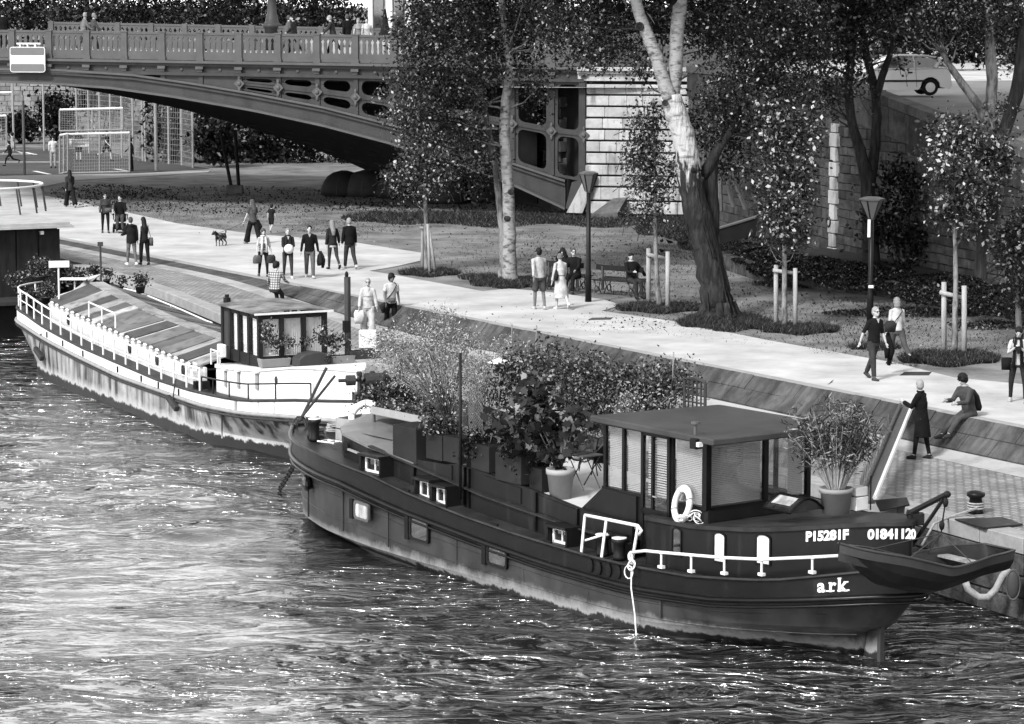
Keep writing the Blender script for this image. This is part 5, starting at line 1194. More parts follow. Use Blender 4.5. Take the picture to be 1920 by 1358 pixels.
# box windows standing out of the side
def box_window(s0, s1, zb2, zt_, label=None):
    wn = MB(); z0, z1 = zb2, zt_
    wn.box(((s0+s1)/2, -1.68, z1+.02), (s1-s0+.1, .42, .05)); wn.box((s0-.02, -1.66, (z0+z1)/2), (.05, .36, z1-z0)); wn.box((s1+.02, -1.66, (z0+z1)/2), (.05, .36, z1-z0)); wn.box(((s0+s1)/2, -1.66, z0), (s1-s0, .36, .05))
    f = wn.build('box_window', M['ark_wall'], ark)
    fr = MB(); y = -1.72
    for (c, d) in (((s0+.05, y, (z0+z1)/2), (.05, .04, z1-z0-.06)), ((s1-.05, y, (z0+z1)/2), (.05, .04, z1-z0-.06)), (((s0+s1)/2, y, z0+.06), (s1-s0-.06, .04, .05)), (((s0+s1)/2, y, z1-.04), (s1-s0-.06, .04, .04)), (((s0+s1)/2+.04, y, (z0+z1)/2), (.03, .03, z1-z0-.06))): fr.box(c, d)
    fr.build('window_frame', M['white'], f); MB().box(((s0+s1)/2, y+.01, (z0+z1)/2), (s1-s0-.1, .01, z1-z0-.1)).build('pane', M['pane_dark'], f)
box_window(4.72, 5.4, -.6, -.22); box_window(6.7, 7.2, -.86, -.46); box_window(7.28, 7.75, -.9, -.52); box_window(11.1, 11.65, -1.13, -.78)
MB().ell((3.6, -1.47, -.22), (.1, .04, .14), 12, 6).build('porthole', M['blackmat'], ark)
MB().box((4.25, -1.5, -.3), (1.0, .05, .04), Matrix.Rotation(math.radians(5), 3, 'Y')).build('hand_rail', M['grey'], ark)
# --- aft trunk
at_ = interp([13.6, 15, 16.3, 17, 18, 18.6, 19.2], [-.24, -.22, -.1, 0, .16, .24, .27])
aS = smooth_tab([13.7, 15, 16.3, 17, 17.7, 18.3, 18.75, 18.95], [1.56, 1.5, 1.34, 1.2, .95, .62, .3, .02])
AL = hull_rows([(lambda s: at_(s), *aS)])[0]; AB = hull_rows([(lambda s: gz(s)-.06, *aS)])[0]
mb = MB(); ring_faces(mb, AB, AL); mb.build('aft_cabin_side', M['ark_wall'], ark, smooth='auto')
AR = inset(AL, -.05, .0); mb = MB(); ring_faces(mb, [v+Vector((0, 0, -.07)) for v in AR], AR); ring_faces(mb, [v+Vector((0, 0, -.07)) for v in AR], [v+Vector((0, 0, -.07)) for v in AL]); deck_faces(mb, AR); mb.build('aft_cabin_roof', M['ark_deck'], ark, smooth='auto')
def ab_(s): return float(np.interp(s, aS[0], aS[1]))
def arch_window(s0, w_, z0, h, lit):
    def loop(m_, y):
        A = []
        for k in range(9):
            a = math.pi*k/8; A.append((w_/2*math.cos(a)*(1-m_), h-w_*.2*(1) + w_*.2*math.sin(a)-m_*.1))
        A = [(w_/2*(1-m_), m_*.1)]+A+[(-w_/2*(1-m_), m_*.1)]
        return [Vector((s0+x, -ab_(s0+x)+y, z0+z)) for x, z in A]
    A, B = loop(0, -.03), loop(.2, -.03); n = len(A); o = MB()
    for k in range(n): q = [A[k], A[(k+1) % n], B[(k+1) % n], B[k]]; o.solid(q, [v+Vector((0, .06, 0)) for v in q])
    f = o.build('arched_window', M['ark_black'], ark); C = loop(.2, -.012); MB().solid(C, [v+Vector((0, .01, 0)) for v in C]).build('window_blind', M['blind'] if lit else M['pane_dark'], f)
arch_window(14.55, .26, -.86, .52, False); arch_window(15.62, .3, -.82, .55, True); arch_window(16.62, .34, -.72, .55, True)
# --- wheelhouse
s0, s1, t0_, t1_, zb0, zt0 = 12.15, 15.1, -1.28, 1.2, .05, 1.3
wh = M['ark_wall']
for nm, (c, d) in {'wheelhouse_base': ((13.65, -1.26, -.38), (2.95, .06, .84))}.items(): MB().box(c, d).build(nm, wh, ark)
MB().box((15.08, -.05, -.08), (.06, 2.45, .24)).build('wheelhouse_base', wh, ark); MB().box((13.65, 1.18, -.3), (2.95, .06, .7)).build('wheelhouse_base', wh, ark); MB().box((12.17, -.05, -.2), (.06, 2.4, .5)).build('wheelhouse_base', wh, ark)
A = [Vector((12.15, -1.35, -.45)), Vector((13.15, -1.35, -.5)), Vector((13.15, -1.35, .02)), Vector((12.15, -1.35, .05)), Vector((11.5, -1.35, -.44))]
MB().solid(A, [v+Vector((0, .06, 0)) for v in A]).build('sloping_side_plate', wh, ark)
MB().box((13.65, -.05, -.1), (2.8, 2.35, .04)).build('cabin_floor', M['wood'], ark)
def mull(s, t, w=.07, d=.07, z0=zb0, z1=zt0): MB().box((s, t, (z0+z1)/2), (w, d, z1-z0)).build('mullion', M['ark_black'], ark)
for s in (12.17, 12.72, 13.28, 14.12, 15.07): mull(s, t0_)
for t in (-.05+.18, 1.18): mull(15.07, t, .09, .09)
mull(15.07, t0_, .12, .12)
for s in (12.17, 13.2, 14.2): mull(s, 1.18)
mull(12.17, -.1)
for (c, d) in (((13.6, t0_, zb0), (3.0, .09, .06)), ((15.07, -.05, zb0), (.09, 2.5, .06)), ((13.6, t0_, zt0-.02), (3.0, .09, .07)), ((15.07, -.05, zt0-.02), (.09, 2.5, .07)), ((13.6, 1.18, zt0-.02), (3.0, .09, .07)), ((12.17, -.05, zt0-.02), (.09, 2.5, .07))): MB().box(c, d).build('window_rail', M['ark_black'], ark)
def pane(c, d): MB().box(c, d).build('window_pane', M['glass'], ark)
for a, b in ((12.2, 12.69), (12.75, 13.25), (14.15, 15.02)): pane(((a+b)/2, t0_, (zb0+zt0)/2), (b-a, .012, zt0-zb0-.08))
for a, b in ((-1.22, .09), (.17, 1.13)): pane((15.07, (a+b)/2, (zb0+zt0)/2), (.012, b-a, zt0-zb0-.08))
for a, b in ((12.2, 13.17), (13.23, 14.17), (14.23, 15.02)): pane(((a+b)/2, 1.18, (zb0+zt0)/2), (b-a, .012, zt0-zb0-.08))
def blinds(axis, a, b, fixed, n=34, z0=zb0+.05, z1=zt0-.06):
    f = None
    mb = MB()
    for k in range(n):
        z = z0+(z1-z0)*k/n
        if axis == 's': mb.box(((a+b)/2, fixed, z), (b-a, .03, .003), Matrix.Rotation(math.radians(50), 3, 'X'))
        else: mb.box((fixed, (a+b)/2, z), (.03, b-a, .003), Matrix.Rotation(math.radians(50), 3, 'Y'))
    o = mb.build('venetian_blind', M['blind'], ark); o['kind'] = 'stuff'
for a, b in ((12.22, 12.69), (12.76, 13.25), (14.16, 15.0)): blinds('s', a, b, t0_+.06)
blinds('t', -1.2, .07, 15.0); blinds('s', 12.2, 13.3, 1.1, 24); 
blinds('t', .75, 1.1, 15.0)
MB().box((14.0, .5, .1), (.9, .5, .05)).build('chart_table', M['white'], ark); MB().box((13.2, .2, .35), (.5, .5, .9)).build('helm_console', M['blackmat'], ark)
# door leaf
dr = MB(); dz0, dz1 = -.95, 1.24
for (c, d) in (((13.33, -1.33, .15), (.07, .06, 2.2)), ((14.08, -1.33, .15), (.07, .06, 2.2)), ((13.62, -1.33, .15), (.06, .055, 2.2)), ((13.7, -1.33, dz1), (.8, .06, .07)), ((13.7, -1.33, -.9), (.8, .06, .1)), ((13.7, -1.33, -.2), (.8, .06, .1)), ((13.47, -1.325, -.55), (.27, .03, .65)), ((13.86, -1.325, -.55), (.44, .03, .65))): dr.box(c, d)
dd_ = dr.build('cabin_door', M['ark_black'], ark)
MB().box((13.48, -1.33, .5), (.24, .01, 1.3)).build('door_pane', M['glass'], dd_); MB().box((13.85, -1.33, .5), (.4, .01, 1.3)).build('door_pane', M['glass'], dd_); MB().tube([(13.67, -1.38, .1), (13.8, -1.4, .1)], .015, 6).build('door_handle', M['grey'], dd_)
blinds('s', 13.38, 14.05, -1.24, 28, -.1, 1.2)
# roof
rp = [Vector((11.95, -1.5, 0)), Vector((15.62, -1.62, 0)), Vector((15.75, 1.42, 0)), Vector((12.3, 1.42, 0))]
mb = MB(); mb.solid([v+Vector((0, 0, 1.3)) for v in rp], [v+Vector((0, 0, 1.42)) for v in rp]); mb.build('wheelhouse_roof', mat('dark_roof_felt', .06, .5, .3, scale=1.0, bump=.006, bscale=3), ark, bevel=.02)
MB().tube([(15.0, -1.5, 1.4), (15.0, -1.5, 1.62)], .03, 8).tube([(15.0, -1.5, 1.62), (15.0, -1.5, 1.66)], .08, 10).build('roof_light', M['iron_rail'], ark)
q = AK.at(1305, 832, -1.62); MB().box(q, (.16, .16, .18)).build('flood_lamp', M['black'], ark); MB().box(q+Vector((.12, -.02, 0)), (.07, .1, .08)).build('lamp_glass', M['white'], ark)
# --- white rails
def atn(x, y, off=0.0):
    for t_ in np.linspace(0, -2.1, 211):
        q = AK.at(x, y, t_)
        if gb(q[0])-off <= -t_: return q
    return q
wr = MB(); top = [atn(x, y) for x, y in ((1185, 1036), (1210, 1033), (1240, 1036), (1297, 1041), (1358, 1046), (1428, 1049), (1523, 1045), (1578, 1042))]
wr.tube(top, .029, 8); wr.ring(top[0]+Vector((0, 0, -.08)), .08, .03, Matrix.Rotation(math.radians(90), 4, 'X').to_3x3(), 10, 6, math.pi/2, math.pi*1.5)
wr.build('white_hand_rail', M['white'], ark, smooth='auto')
for (x, y0, y1) in ((1240, 1065, 1037), (1296, 1073, 1042), (1358, 1077, 1047), (1428, 1079, 1050), (1523, 1075, 1046)):
    a = atn(x, y0); b = Vector((a.x, a.y, atn(x, y1).z)); MB().tube([a, b], .022, 6).ell(b, (.045, .045, .035), 8, 5).box(a+Vector((0, 0, .02)), (.12, .08, .05)).build('rail_post', M['white'], ark)
up = [AK.at(x, y, -1.85) for x, y in ((1097, 966), (1137, 974), (1196, 986), (1203, 995), (1198, 1003))]
MB().tube(up, .032, 8).build('white_hand_rail', M['white'], ark, smooth='auto')
MB().tube([AK.at(1093, 1003, -1.85)-Vector((0, 0, .12)), AK.at(1138, 1001, -1.85)], .022, 6).build('mid_rail', M['white'], ark)
for (x0, y0, x1, y1) in ((1090, 1038, 1097, 966), (1128, 1046, 1137, 975), (1184, 1060, 1196, 987)): MB().tube([AK.at(x0, y0, -1.95), AK.at(x1, y1, -1.85)], .028, 6).build('rail_post', M['white'], ark)
MB().tube([top[0], AK.at(1186, 1058, -1.97)], .028, 6).build('rail_post', M['white'], ark)
# rope tail
c0 = AK.at(1184, 1062, -2.1); MB().tube([c0, c0+Vector((.02, -.02, -.4)), AK.at(1190, 1150, -2.14), AK.at(1194, 1207, -2.2)], .014, 5).ring(c0+Vector((0, 0, .02)), .09, .018, Matrix.Rotation(1.2, 3, 'X'), 12, 5).ring(c0+Vector((-.08, 0, -.12)), .12, .012, Matrix.Rotation(1.5, 3, 'X'), 12, 5).build('rope_tail', M['white'], ark)
# --- names and numbers, cut letters following the plating
def lettering(txt, sfun, size, s_start, sp, z_fun, name, m, slant=0, serif=False, off=.02, parent=ark):
    cu = bpy.data.curves.new(name, 'FONT'); cu.body = txt; cu.size = size; cu.offset = off; cu.extrude = 0; cu.space_character = sp; cu.resolution_u = 3
    tmp = bpy.data.objects.new('tmp', cu); COL.objects.link(tmp); bpy.context.view_layer.update()
    me = bpy.data.meshes.new_from_object(tmp.evaluated_get(bpy.context.evaluated_depsgraph_get())); bpy.data.objects.remove(tmp); bpy.data.curves.remove(cu)
    if serif:
        bm = bmesh.new(); bm.from_mesh(me)
        for (x, y, w_, h_) in serif:
            vs = [bm.verts.new((x+i*w_/2, y+j*h_/2, 0)) for i, j in ((-1, -1), (1, -1), (1, 1), (-1, 1))]; bm.faces.new(vs)
        bm.to_mesh(me); bm.free()
    # walk along the outline of the hull by arc length
    arc = [0.0]; pts = [(s_start, -sfun(s_start))]; s = s_start
    while arc[-1] < 3 and s < 19.2:
        s += .01; q = (s, -sfun(s)); arc.append(arc[-1]+math.dist(q, pts[-1])); pts.append(q)
    X = [p[0] for p in pts]; Y = [p[1] for p in pts]
    for v in me.vertices:
        L_ = v.co.x; px_ = np.interp(L_, arc, X); py_ = np.interp(L_, arc, Y); z = z_fun(px_)+v.co.y; v.co = (px_, py_-.022, z)
    put(name, me, m, parent)
def find_s(px, bf, z):
    return min(np.linspace(14, 18.93, 500), key=lambda q: abs(960+F*(AK.w(q, -bf(q)).x)/(AK.w(q, -bf(q)).y*cp-(z-CZ)*sp)-px))
lettering('P15281F', ab_, .235, find_s(1512, ab_, -.1), .97, lambda s: at_(s)-.27, 'registration_number', M['white'], off=.011)
lettering('01841120', ab_, .235, find_s(1629, ab_, 0), .93, lambda s: at_(s)-.29, 'registration_number', M['white'], off=.011)
s_k = find_s(1534, gb, -.95)
for ch, dx, bars in (('a', 0, [(.19, .012, .07, .026)]), ('r', .2, [(.045, .012, .13, .026), (.03, .152, .07, .024)]), ('k', .36, [(.05, .012, .12, .026), (.165, .012, .1, .026), (.035, .226, .07, .024), (.15, .158, .09, .024)])):
    sx = s_k; acc = 0
    while acc < dx: acc += math.dist((sx, gb(sx)), (sx+.005, gb(sx+.005))); sx += .005
    lettering(ch, gb, .33, sx, 1, lambda s: rz_(s)+.13, 'boat_name', M['white'], serif=bars, off=.009)
# --- bow fittings
def bollard(c, label, h=.42, r=.12, parent=None):
    mb = MB(); mb.lathe([(r*.9, 0), (r, .06), (r*.82, .1), (r*.82, h-.12), (r*1.1, h-.08), (r*1.1, h-.015)], c, 14); o = mb.build('bollard_post', M['black'], parent, smooth='auto')
    MB().lathe([(r*1.08, h-.014), (r*1.08, h), (r*.4, h+.01)], c, 14).build('bollard_cap', M['white'], o)
    return o
for (x, y, tt) in ((590, 822, -.9), (586, 806, -.75)): q = AK.at(x, y+3, tt); q.z = gz(q[0])-.03; bollard(q, '', .5, .13, ark)
for (x, y) in ((1130, 1043), (1161, 1050)): q = AK.at(x, y, -1.7); bollard(q, '', .42, .13, ark)
q = AK.at(1162, 1020, -1.45); MB().lathe([(.15, 0), (.16, .18), (.16, .28), (.18, .3), (.16, .33)], q-Vector((0, 0, .15)), 14).build('ventilator', M['iron_rail'], ark, smooth='auto')
MB().box(AK.at(1165, 1000, -1.4), (.6, .5, .04)).build('deck_hatch', M['blackmat'], ark)
mb = MB(); 
c = AK.at(612, 829, -.95); 
for d_ in ((0, 0, 0), (0, .25, 0)): mb.box(c+Vector(d_), (.5, .03, .03), Matrix.Rotation(.3, 3, 'Z'))
for d_ in (-.22, 0, .22): mb.box(c+Vector((d_, .12, 0)), (.03, .25, .03), Matrix.Rotation(.3, 3, 'Z'))
mb.build('small_ladder', M['white'], ark)
for k, (s_, t_, r_) in enumerate(((.75, .1, .16), (1.0, -.45, .13), (2.9, .75, .15))):
    mb = MB()
    for q in range(5): mb.ring((s_+random.uniform(-.03, .03), t_, gz(s_)+.0+.035*q), r_-.01*q, .02, None, 16, 5)
    mb.build('coiled_rope', M['rope'], ark)
for s_ in (6.6, 7.9, 9.6, 11.3): MB().box((s_, -gb(s_)+.06, gz(s_)+.03), (.22, .05, .05)).tube([(s_-.08, -gb(s_)+.06, gz(s_)-.02), (s_-.08, -gb(s_)+.06, gz(s_)+.05)], .02, 5).build('mooring_cleat', M['black'], ark)
MB().tube([(2.6, -1.2, .06), (4.6, -1.0, .0), (6.1, -.3, -.05)], .012, 4).build('deck_cable', M['black'], ark)
# bow chain and rope
def chain(t, pts, step=.16, r=.02, R=.055):
    pts = [Vector(p) for p in pts]; L_ = sum((pts[i+1]-pts[i]).length for i in range(len(pts)-1)); n = int(L_/step); mb = MB()
    cum = [0]; 
    for i in range(len(pts)-1): cum.append(cum[-1]+(pts[i+1]-pts[i]).length)
    for k in range(n):
        s = (k+.5)*L_/n; i = max(j for j in range(len(pts)-1) if cum[j] <= s); f_ = (s-cum[i])/(cum[i+1]-cum[i]); c = pts[i].lerp(pts[i+1], f_); d = (pts[i+1]-pts[i]).normalized()
        Mx = d.to_track_quat('X', 'Z').to_matrix() @ Matrix.Rotation(1.57*(k % 2), 3, 'X') @ Matrix.Diagonal((1.7, 1, 1))
        mb.ring(c, R, r, Mx, 8, 4)
    return mb.build('chain', M['iron_dark'], t)
a = PD(565, 838, AK.w(0, 0).y); b = P(527, 912, ZW); tag(chain(None, [a, a.lerp(b, .5)+Vector((0, 0, -.08)), b+Vector((-.05, 0, -.1))], .15, .022, .06), 'heavy anchor chain running from the black bow down into the water', 'chain')
mb = MB(); c = PD(562, 790, AK.w(0, 0).y)
for k in range(5): mb.ring(c+Vector((random.uniform(-.05, .05), 0, -.2-k*.03)), .2+.03*k, .022, Matrix.Rotation(math.radians(80), 3, 'X') @ Matrix.Diagonal((.55, 1.3, 1)), 14, 5)
mb.tube([c, PD(612, 690, AK.w(0, 0).y+.6)], .035, 6); mb.tube([c+Vector((.05, 0, .1)), PD(628, 705, AK.w(0, 0).y+.6)], .03, 6)
tag(mb.build('mooring_rope', M['iron_dark']), 'dark coiled mooring rope hanging off the bow of the black barge', 'rope')
# --- skylight hatch and davit
q = AK.at(1488, 958, -.35); sk = MB()
def arc_pts(s, w, h): return [Vector((s, q.y-w/2+w*k/8, q.z-.0+h*math.sin(math.pi*(k/8))*1+.05)) for k in range(9)]
A, B = arc_pts(q.x-.35, .8, .22), arc_pts(q.x+.35, .8, .22)
mb = MB(); mb.solid(A, B); sko = mb.build('skylight', M['pane_dark'], ark)
for L_ in (A, B, [A[4], B[4]], [A[0], B[0]], [A[8], B[8]]): MB().tube(L_, .025, 5).build('skylight_frame', M['ark_black'], sko)
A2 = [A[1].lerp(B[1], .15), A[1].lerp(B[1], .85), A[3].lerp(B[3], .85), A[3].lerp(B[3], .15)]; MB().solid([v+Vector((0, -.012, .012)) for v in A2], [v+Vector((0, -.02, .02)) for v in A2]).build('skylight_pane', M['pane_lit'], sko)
dv = thing('davit', 'black davit crane at the stern holding up the dinghy', 'davit', loc=AK.w(18.75, .35, -.5))
p0 = AK.w(18.75, .35, -.55); dd0 = p0.y
def DV(x, y, o=0): return PD(x, y, dd0+o)
p0 = DV(1708, 1018)
MB().tube([DV(1708, 1025), DV(1708, 965)], .07, 10).tube([DV(1700, 962), DV(1722, 966)], .06, 8).build('post', M['black'], dv, world=True)
MB().box(DV(1721, 973), (.2, .2, .2)).build('winch', M['black'], dv, world=True)
MB().tube([DV(1706, 962), DV(1777, 926, -.3)], .05, 8).build('jib', M['black'], dv, world=True); MB().tube([DV(1712, 1020), DV(1768, 937, -.3)], .035, 6).build('strut', M['black'], dv, world=True)
MB().ell(DV(1776, 927, -.3), (.07, .06, .06)).build('sheave', M['black'], dv, world=True)
MB().ell(DV(1773, 942, -.3), (.05, .05, .09)).ell(DV(1766, 985, -.3), (.05, .05, .09)).tube([DV(1776, 930, -.3), DV(1773, 942, -.3), DV(1766, 985, -.3), DV(1765, 1000, -.3)], .014, 5).tube([DV(1771, 942, -.3), DV(1768, 985, -.3)], .01, 4).build('block_and_tackle', M['black'], dv, world=True)
# --- dinghy
e0 = AK.w(19.45, -2.15, 0); e1 = AK.w(19.6, 1.55, 0); L_ = math.hypot(e1.x-e0.x, e1.y-e0.y)
DG = Frame((e0.x, e0.y), (e1.x-e0.x, e1.y-e0.y)); dg = thing('dinghy', 'small black rowing dinghy slung from the davit behind the stern', 'dinghy', DG.M)
zl0 = PD(1573, 1022, e0.y).z; zr0 = PD(1915, 1024, e1.y).z
ism = lambda xs, ys: (lambda T_: (lambda s: float(np.interp(s, T_[0], T_[1]))))(smooth_tab(*smooth_tab(xs, ys)))
zs_ = ism([0, .1, .3, .55, .8, 1], [zl0+.03, zl0-.09, zl0-.25, (zl0+zr0)/2-.31, (zl0+zr0)/2-.22, zr0-.02])
bw_ = ism([0, .06, .15, .3, .5, .7, .88, 1], [.02, .16, .34, .55, .64, .62, .5, .36])
def drow(fz, fb, s0=0., s1=1.):
    n = 26; us2 = [s0+(s1-s0)*i/n for i in range(n+1)]; return [Vector((u_*L_, -bw_((u_-s0)/(s1-s0))*fb, fz(u_))) for u_ in us2]+[Vector((u_*L_, bw_((u_-s0)/(s1-s0))*fb, fz(u_))) for u_ in reversed(us2)]
keel = ism([0, .1, .25, .5, .8, 1], [zl0-.05, zl0-.42, zl0-.8, zl0-1.02, zl0-.85, zr0-.42])
R = [drow(lambda u: keel(u), .3), drow(lambda u: keel(u)*.85+zs_(u)*.15, .68), drow(lambda u: keel(u)*.55+zs_(u)*.45, .9), drow(lambda u: zs_(u)-.16, .95), drow(zs_, 1.0)]
mb = MB(); 
for i in range(3): ring_faces(mb, R[i], R[i+1])
ring_faces(mb, [v+Vector((0, 0, 0)) for v in R[0]], drow(lambda u: keel(u), .01)); mb.build('dinghy_hull', M['black'], dg, smooth='auto')
mb = MB(); ring_faces(mb, R[3], R[4]); mb.build('sheer_strake', M['ark_hull2'] if 'ark_hull2' in M else M.setdefault('ark_hull2', mat('grey_dinghy_band', .05, .4, .2, scale=2)), dg, smooth='auto')
mb = MB(); In = [drow(lambda u: zs_(u)-.02, .93), drow(lambda u: zs_(u)-.3, .72)]; ring_faces(mb, R[4], In[0]); ring_faces(mb, In[0], In[1]); deck_faces(mb, In[1]); mb.build('inner_lining', M['ark_deck'], dg, smooth='auto')
for f_ in (.3, .52, .76):
    w_ = bw_(f_)*.88; MB().box((f_*L_, 0, zs_(f_)-.12), (.22, 2*w_, .035)).build('thwart', M['wood'] if f_ == .76 else M['ark_deck'], dg)
MB().tube([R[4][i] for i in range(len(R[4]))]+[R[4][0]], .022, 6, cap=False).build('gunwale', M['ark_hull2'], dg, smooth='auto')
tp_ = DV(1765, 1000, -.3); inv = DG.M.inverted(); q0 = inv @ tp_
for f_, sd_ in ((.3, -1), (.3, 1), (.68, -1), (.68, 1)): MB().tube([q0, (f_*L_, sd_*bw_(f_)*.9, zs_(f_)-.03)], .012, 4).build('sling_rope', M['iron_dark'], dg)
# fender hose loop, tyre-like hose and round fender on the quay wall
mb = MB(); ptsx = [(1808, 1085), (1815, 1105), (1835, 1120), (1852, 1120), (1868, 1105), (1880, 1080), (1893, 1066)]
mb.tube([PD(x, y, 52.6) for x, y in ptsx], .07, 8); tag(mb.build('fender_hose', M['rope'], smooth='auto'), 'grey rubber hose hanging in a loop on the quay wall under the dinghy', 'hose')
t = thing('round_fender', 'round disc fender hanging on the quay wall at the right edge', 'fender', loc=PD(1899, 1096, 52.3)); MB().ell((0, 0, 0), (.13, .08, .28), 12, 8).build('disc', M['iron'], t, smooth='auto'); MB().ring((0, -.03, 0), .2, .016, Matrix.Rotation(math.radians(90), 3, 'X') @ Matrix.Diagonal((.65, 1.4, 1)), 16, 5).build('rim', M['iron_rail'], t)
# bollard on the quay with rope and plates
c = W(*UV(P(1829, 962, -.75)), -.75); t = thing('quay_bollard', 'black mooring bollard wound with ropes on the lower quay at right', 'bollard', loc=c)
MB().lathe([(.16, 0), (.14, .05), (.12, .3), (.18, .34), (.18, .4), (.1, .43)], n=14).build('bollard_body', M['black'], t, smooth='auto')
mb = MB()
for k in range(3): mb.ring((0, 0, .1+.05*k), .15, .02, None, 14, 5)
mb.tube([(0, -.15, .12), (-.6, -.6, .02), (-1.0, -1.3, .02), (-1.3, -1.8, -.3)], .025, 5); mb.build('mooring_rope', M['rope'], t)
for (pts, lb) in (([(1790, 975), (1880, 972), (1918, 985), (1845, 992)], 'dark steel plate lying on the quay beside the mooring bollard'), ([(1640, 940), (1700, 935), (1705, 948), (1650, 960)], 'dark mat on the quay at the foot of the gangway')):
    q = [P(x, y, -.73) for x, y in pts]; tag(MB().solid([v for v in q], [v+Vector((0, 0, .025)) for v in q]).build('steel_plate' if 'plate' in lb else 'dark_mat', M['ark_deck']), lb, 'plate' if 'plate' in lb else 'mat')
# --- gangway from the slope to the stern
g = thing('gangway', 'pale aluminium gangway with net side leading from the slope to the black barge', 'gangway', loc=P(1700, 765))
A0, A1 = P(1690, 765, .05), P(1712, 765, .05); B0, B1 = AK.w(16.4, 1.9, -.35), AK.w(17.3, 1.75, -.35)
A0, A1 = PD(1688, 768, 64.5), PD(1712, 766, 64.5); B0, B1 = PD(1612, 945, 54.5), PD(1640, 945, 54.2)
mb = MB(); mb.solid([A0, A1, B1, B0], [v+Vector((0, 0, .05)) for v in (A0, A1, B1, B0)]); mb.build('deck_plank', M['iron_rail'], g, world=True)
for a, b, r_, m_ in ((A1, B1, .045, 'white'), (A0, B0, .035, 'iron_rail')): MB().tube([a+Vector((0, 0, .12)), b+Vector((0, 0, .12))], r_, 6).build('side_beam', M[m_], g, world=True)
mb = MB()
for k in range(30):
    f_ = k/30; a, b = A0.lerp(B0, f_), A0.lerp(B0, min(1, f_+.033)); mb.tube([a, b+Vector((0, 0, .5 if f_ > .3 else .1))], .008, 3); mb.tube([a+Vector((0, 0, .5 if f_ > .3 else .1)), b], .008, 3)
tag(mb.build('safety_net', M['iron_rail'], g, world=True), kind='stuff')
# --- loose things on the black barge
def ringbuoy(name, label, c, R_, Mx, m='white'):
    t = thing(name, label, 'life ring', loc=c); MB().ring((0, 0, 0), R_, R_*.26, Mx, 24, 8).build('ring_body', M[m], t, smooth=True)
    for a in (0.4, 1.97, 3.54, 5.1):
        q = Mx @ Vector((R_*math.cos(a), R_*math.sin(a), 0)); MB().ring(q, R_*.27, .012, Mx @ Matrix.Rotation(a, 3, 'Z') @ Matrix.Rotation(math.radians(90), 3, 'X'), 8, 4).build('rope_lashing', M['rope'], t)
    return t
Rk = Matrix.Rotation(AK.rz, 3, 'Z')
ringbuoy('life_ring', 'white life ring leaning beside the wheelhouse door', AK.M @ AK.at(1279, 946, -1.42), .25, Rk @ Matrix.Rotation(math.radians(78), 3, 'X') @ Matrix.Rotation(.0, 3, 'Z') @ Matrix.Diagonal((.8, 1.15, 1)))
mb = MB(); c = AK.M @ AK.at(1295, 970, -1.4)
for k in range(16): mb.ring(c+Vector((random.uniform(-.2, .15), random.uniform(-.1, .1), random.uniform(-.03, .06))), random.uniform(.05, .12), .012, Matrix.Rotation(random.uniform(-1, 1), 3, 'X') @ Matrix.Rotation(random.uniform(-1, 1), 3, 'Y'), 12, 4)
tag(mb.build('rope_heap', M['white']), 'white tangled rope heap under the life ring', 'rope')
# plants
def pot(name, label, c, r, h, m, cat='plant pot', taper=.75, n=18, square=False):
    t = thing(name, label, cat, loc=c, rz=AK.rz)
    if square: mb = MB(); mb.box((0, 0, h/2), (r*2, r*1.5, h)); mb.build('planter_box', M[m], t, bevel=.01); MB().box((0, 0, h+.001), (r*1.9, r*1.4, .01)).build('soil', M['blackmat'], t)
    else: MB().lathe([(r*taper, 0), (r*.97, h*.82), (r*1.06, h*.83), (r*1.06, h), (r*.94, h), (r*.9, h*.93)], n=n).build('pot_body', M[m], t, smooth='auto'); MB().lathe([(r*.9, h*.9), (r*.5, h*.92)], n=n).build('soil', M['blackmat'], t)
    return t
M['pot_l'] = mat('pale_terracotta', .34, .7, .12, scale=4); M['pot_g'] = mat('grey_plastic_pot', .26, .6, .1, scale=4); M['corten'] = mat('dark_planter_steel', .02, .5, .4, scale=1.5); M['pot_d'] = mat('dark_glazed_pot', .04, .25, .3, scale=3)
def ak(x, y, t, z=None):
    q = AK.at(x, y, t)
    if z is not None: q.z = z
    return AK.M @ q
zT = lambda s: ctop(s)-.06
# row of steel planters along the port side
boxes = [(5.85, .42, .5, 'steel planter box at the forward end of the deck garden row'), (6.75, .28, .42, 'second steel planter from the bow in the deck garden row'), (7.35, .28, .42, 'third steel planter just left of the thin mast'), (8.35, .3, .42, 'steel planter right of the thin mast behind the diamond lattice'), (9.4, .42, .45, 'wide steel planter under the broad leaved fig')]
for i, (s, r, h, lb) in enumerate(boxes):
    z = ctop(s)+(.0 if s > 6.2 else .0); c = AK.w(s, -1.2, z-.02); pot('steel_planter', lb, c, r, h+(.25 if i == 0 else .1), 'corten', square=True)
def plant(name, label, px, t, n, size, m, base=None, seed=1, stems=8, cs=.12, cat='plant', r0=.012, asp=.6, hollow=.05, bark='bark_m'):
    b = ak(*base, t); return shrub(name, label, cat, b, px_blobs(px, b.y), n, size, m, seed, stems=stems, cs=cs, r0=r0, aspect=asp, hollow=hollow, bark=bark)
plant('willow_shrub', 'airy pale leaved shrub tree rising from the middle of the deck garden', [(800, 640, 60, 50), (740, 640, 50, 30), (860, 650, 45, 50), (830, 600, 25, 20), (770, 690, 60, 35), (850, 700, 45, 40), (700, 640, 15, 10), (800, 730, 40, 25), (720, 665, 30, 25)], -.2, 12000, .06, 'leaf_p', (842, 790), 201, 40, .16, r0=.02, asp=.3)
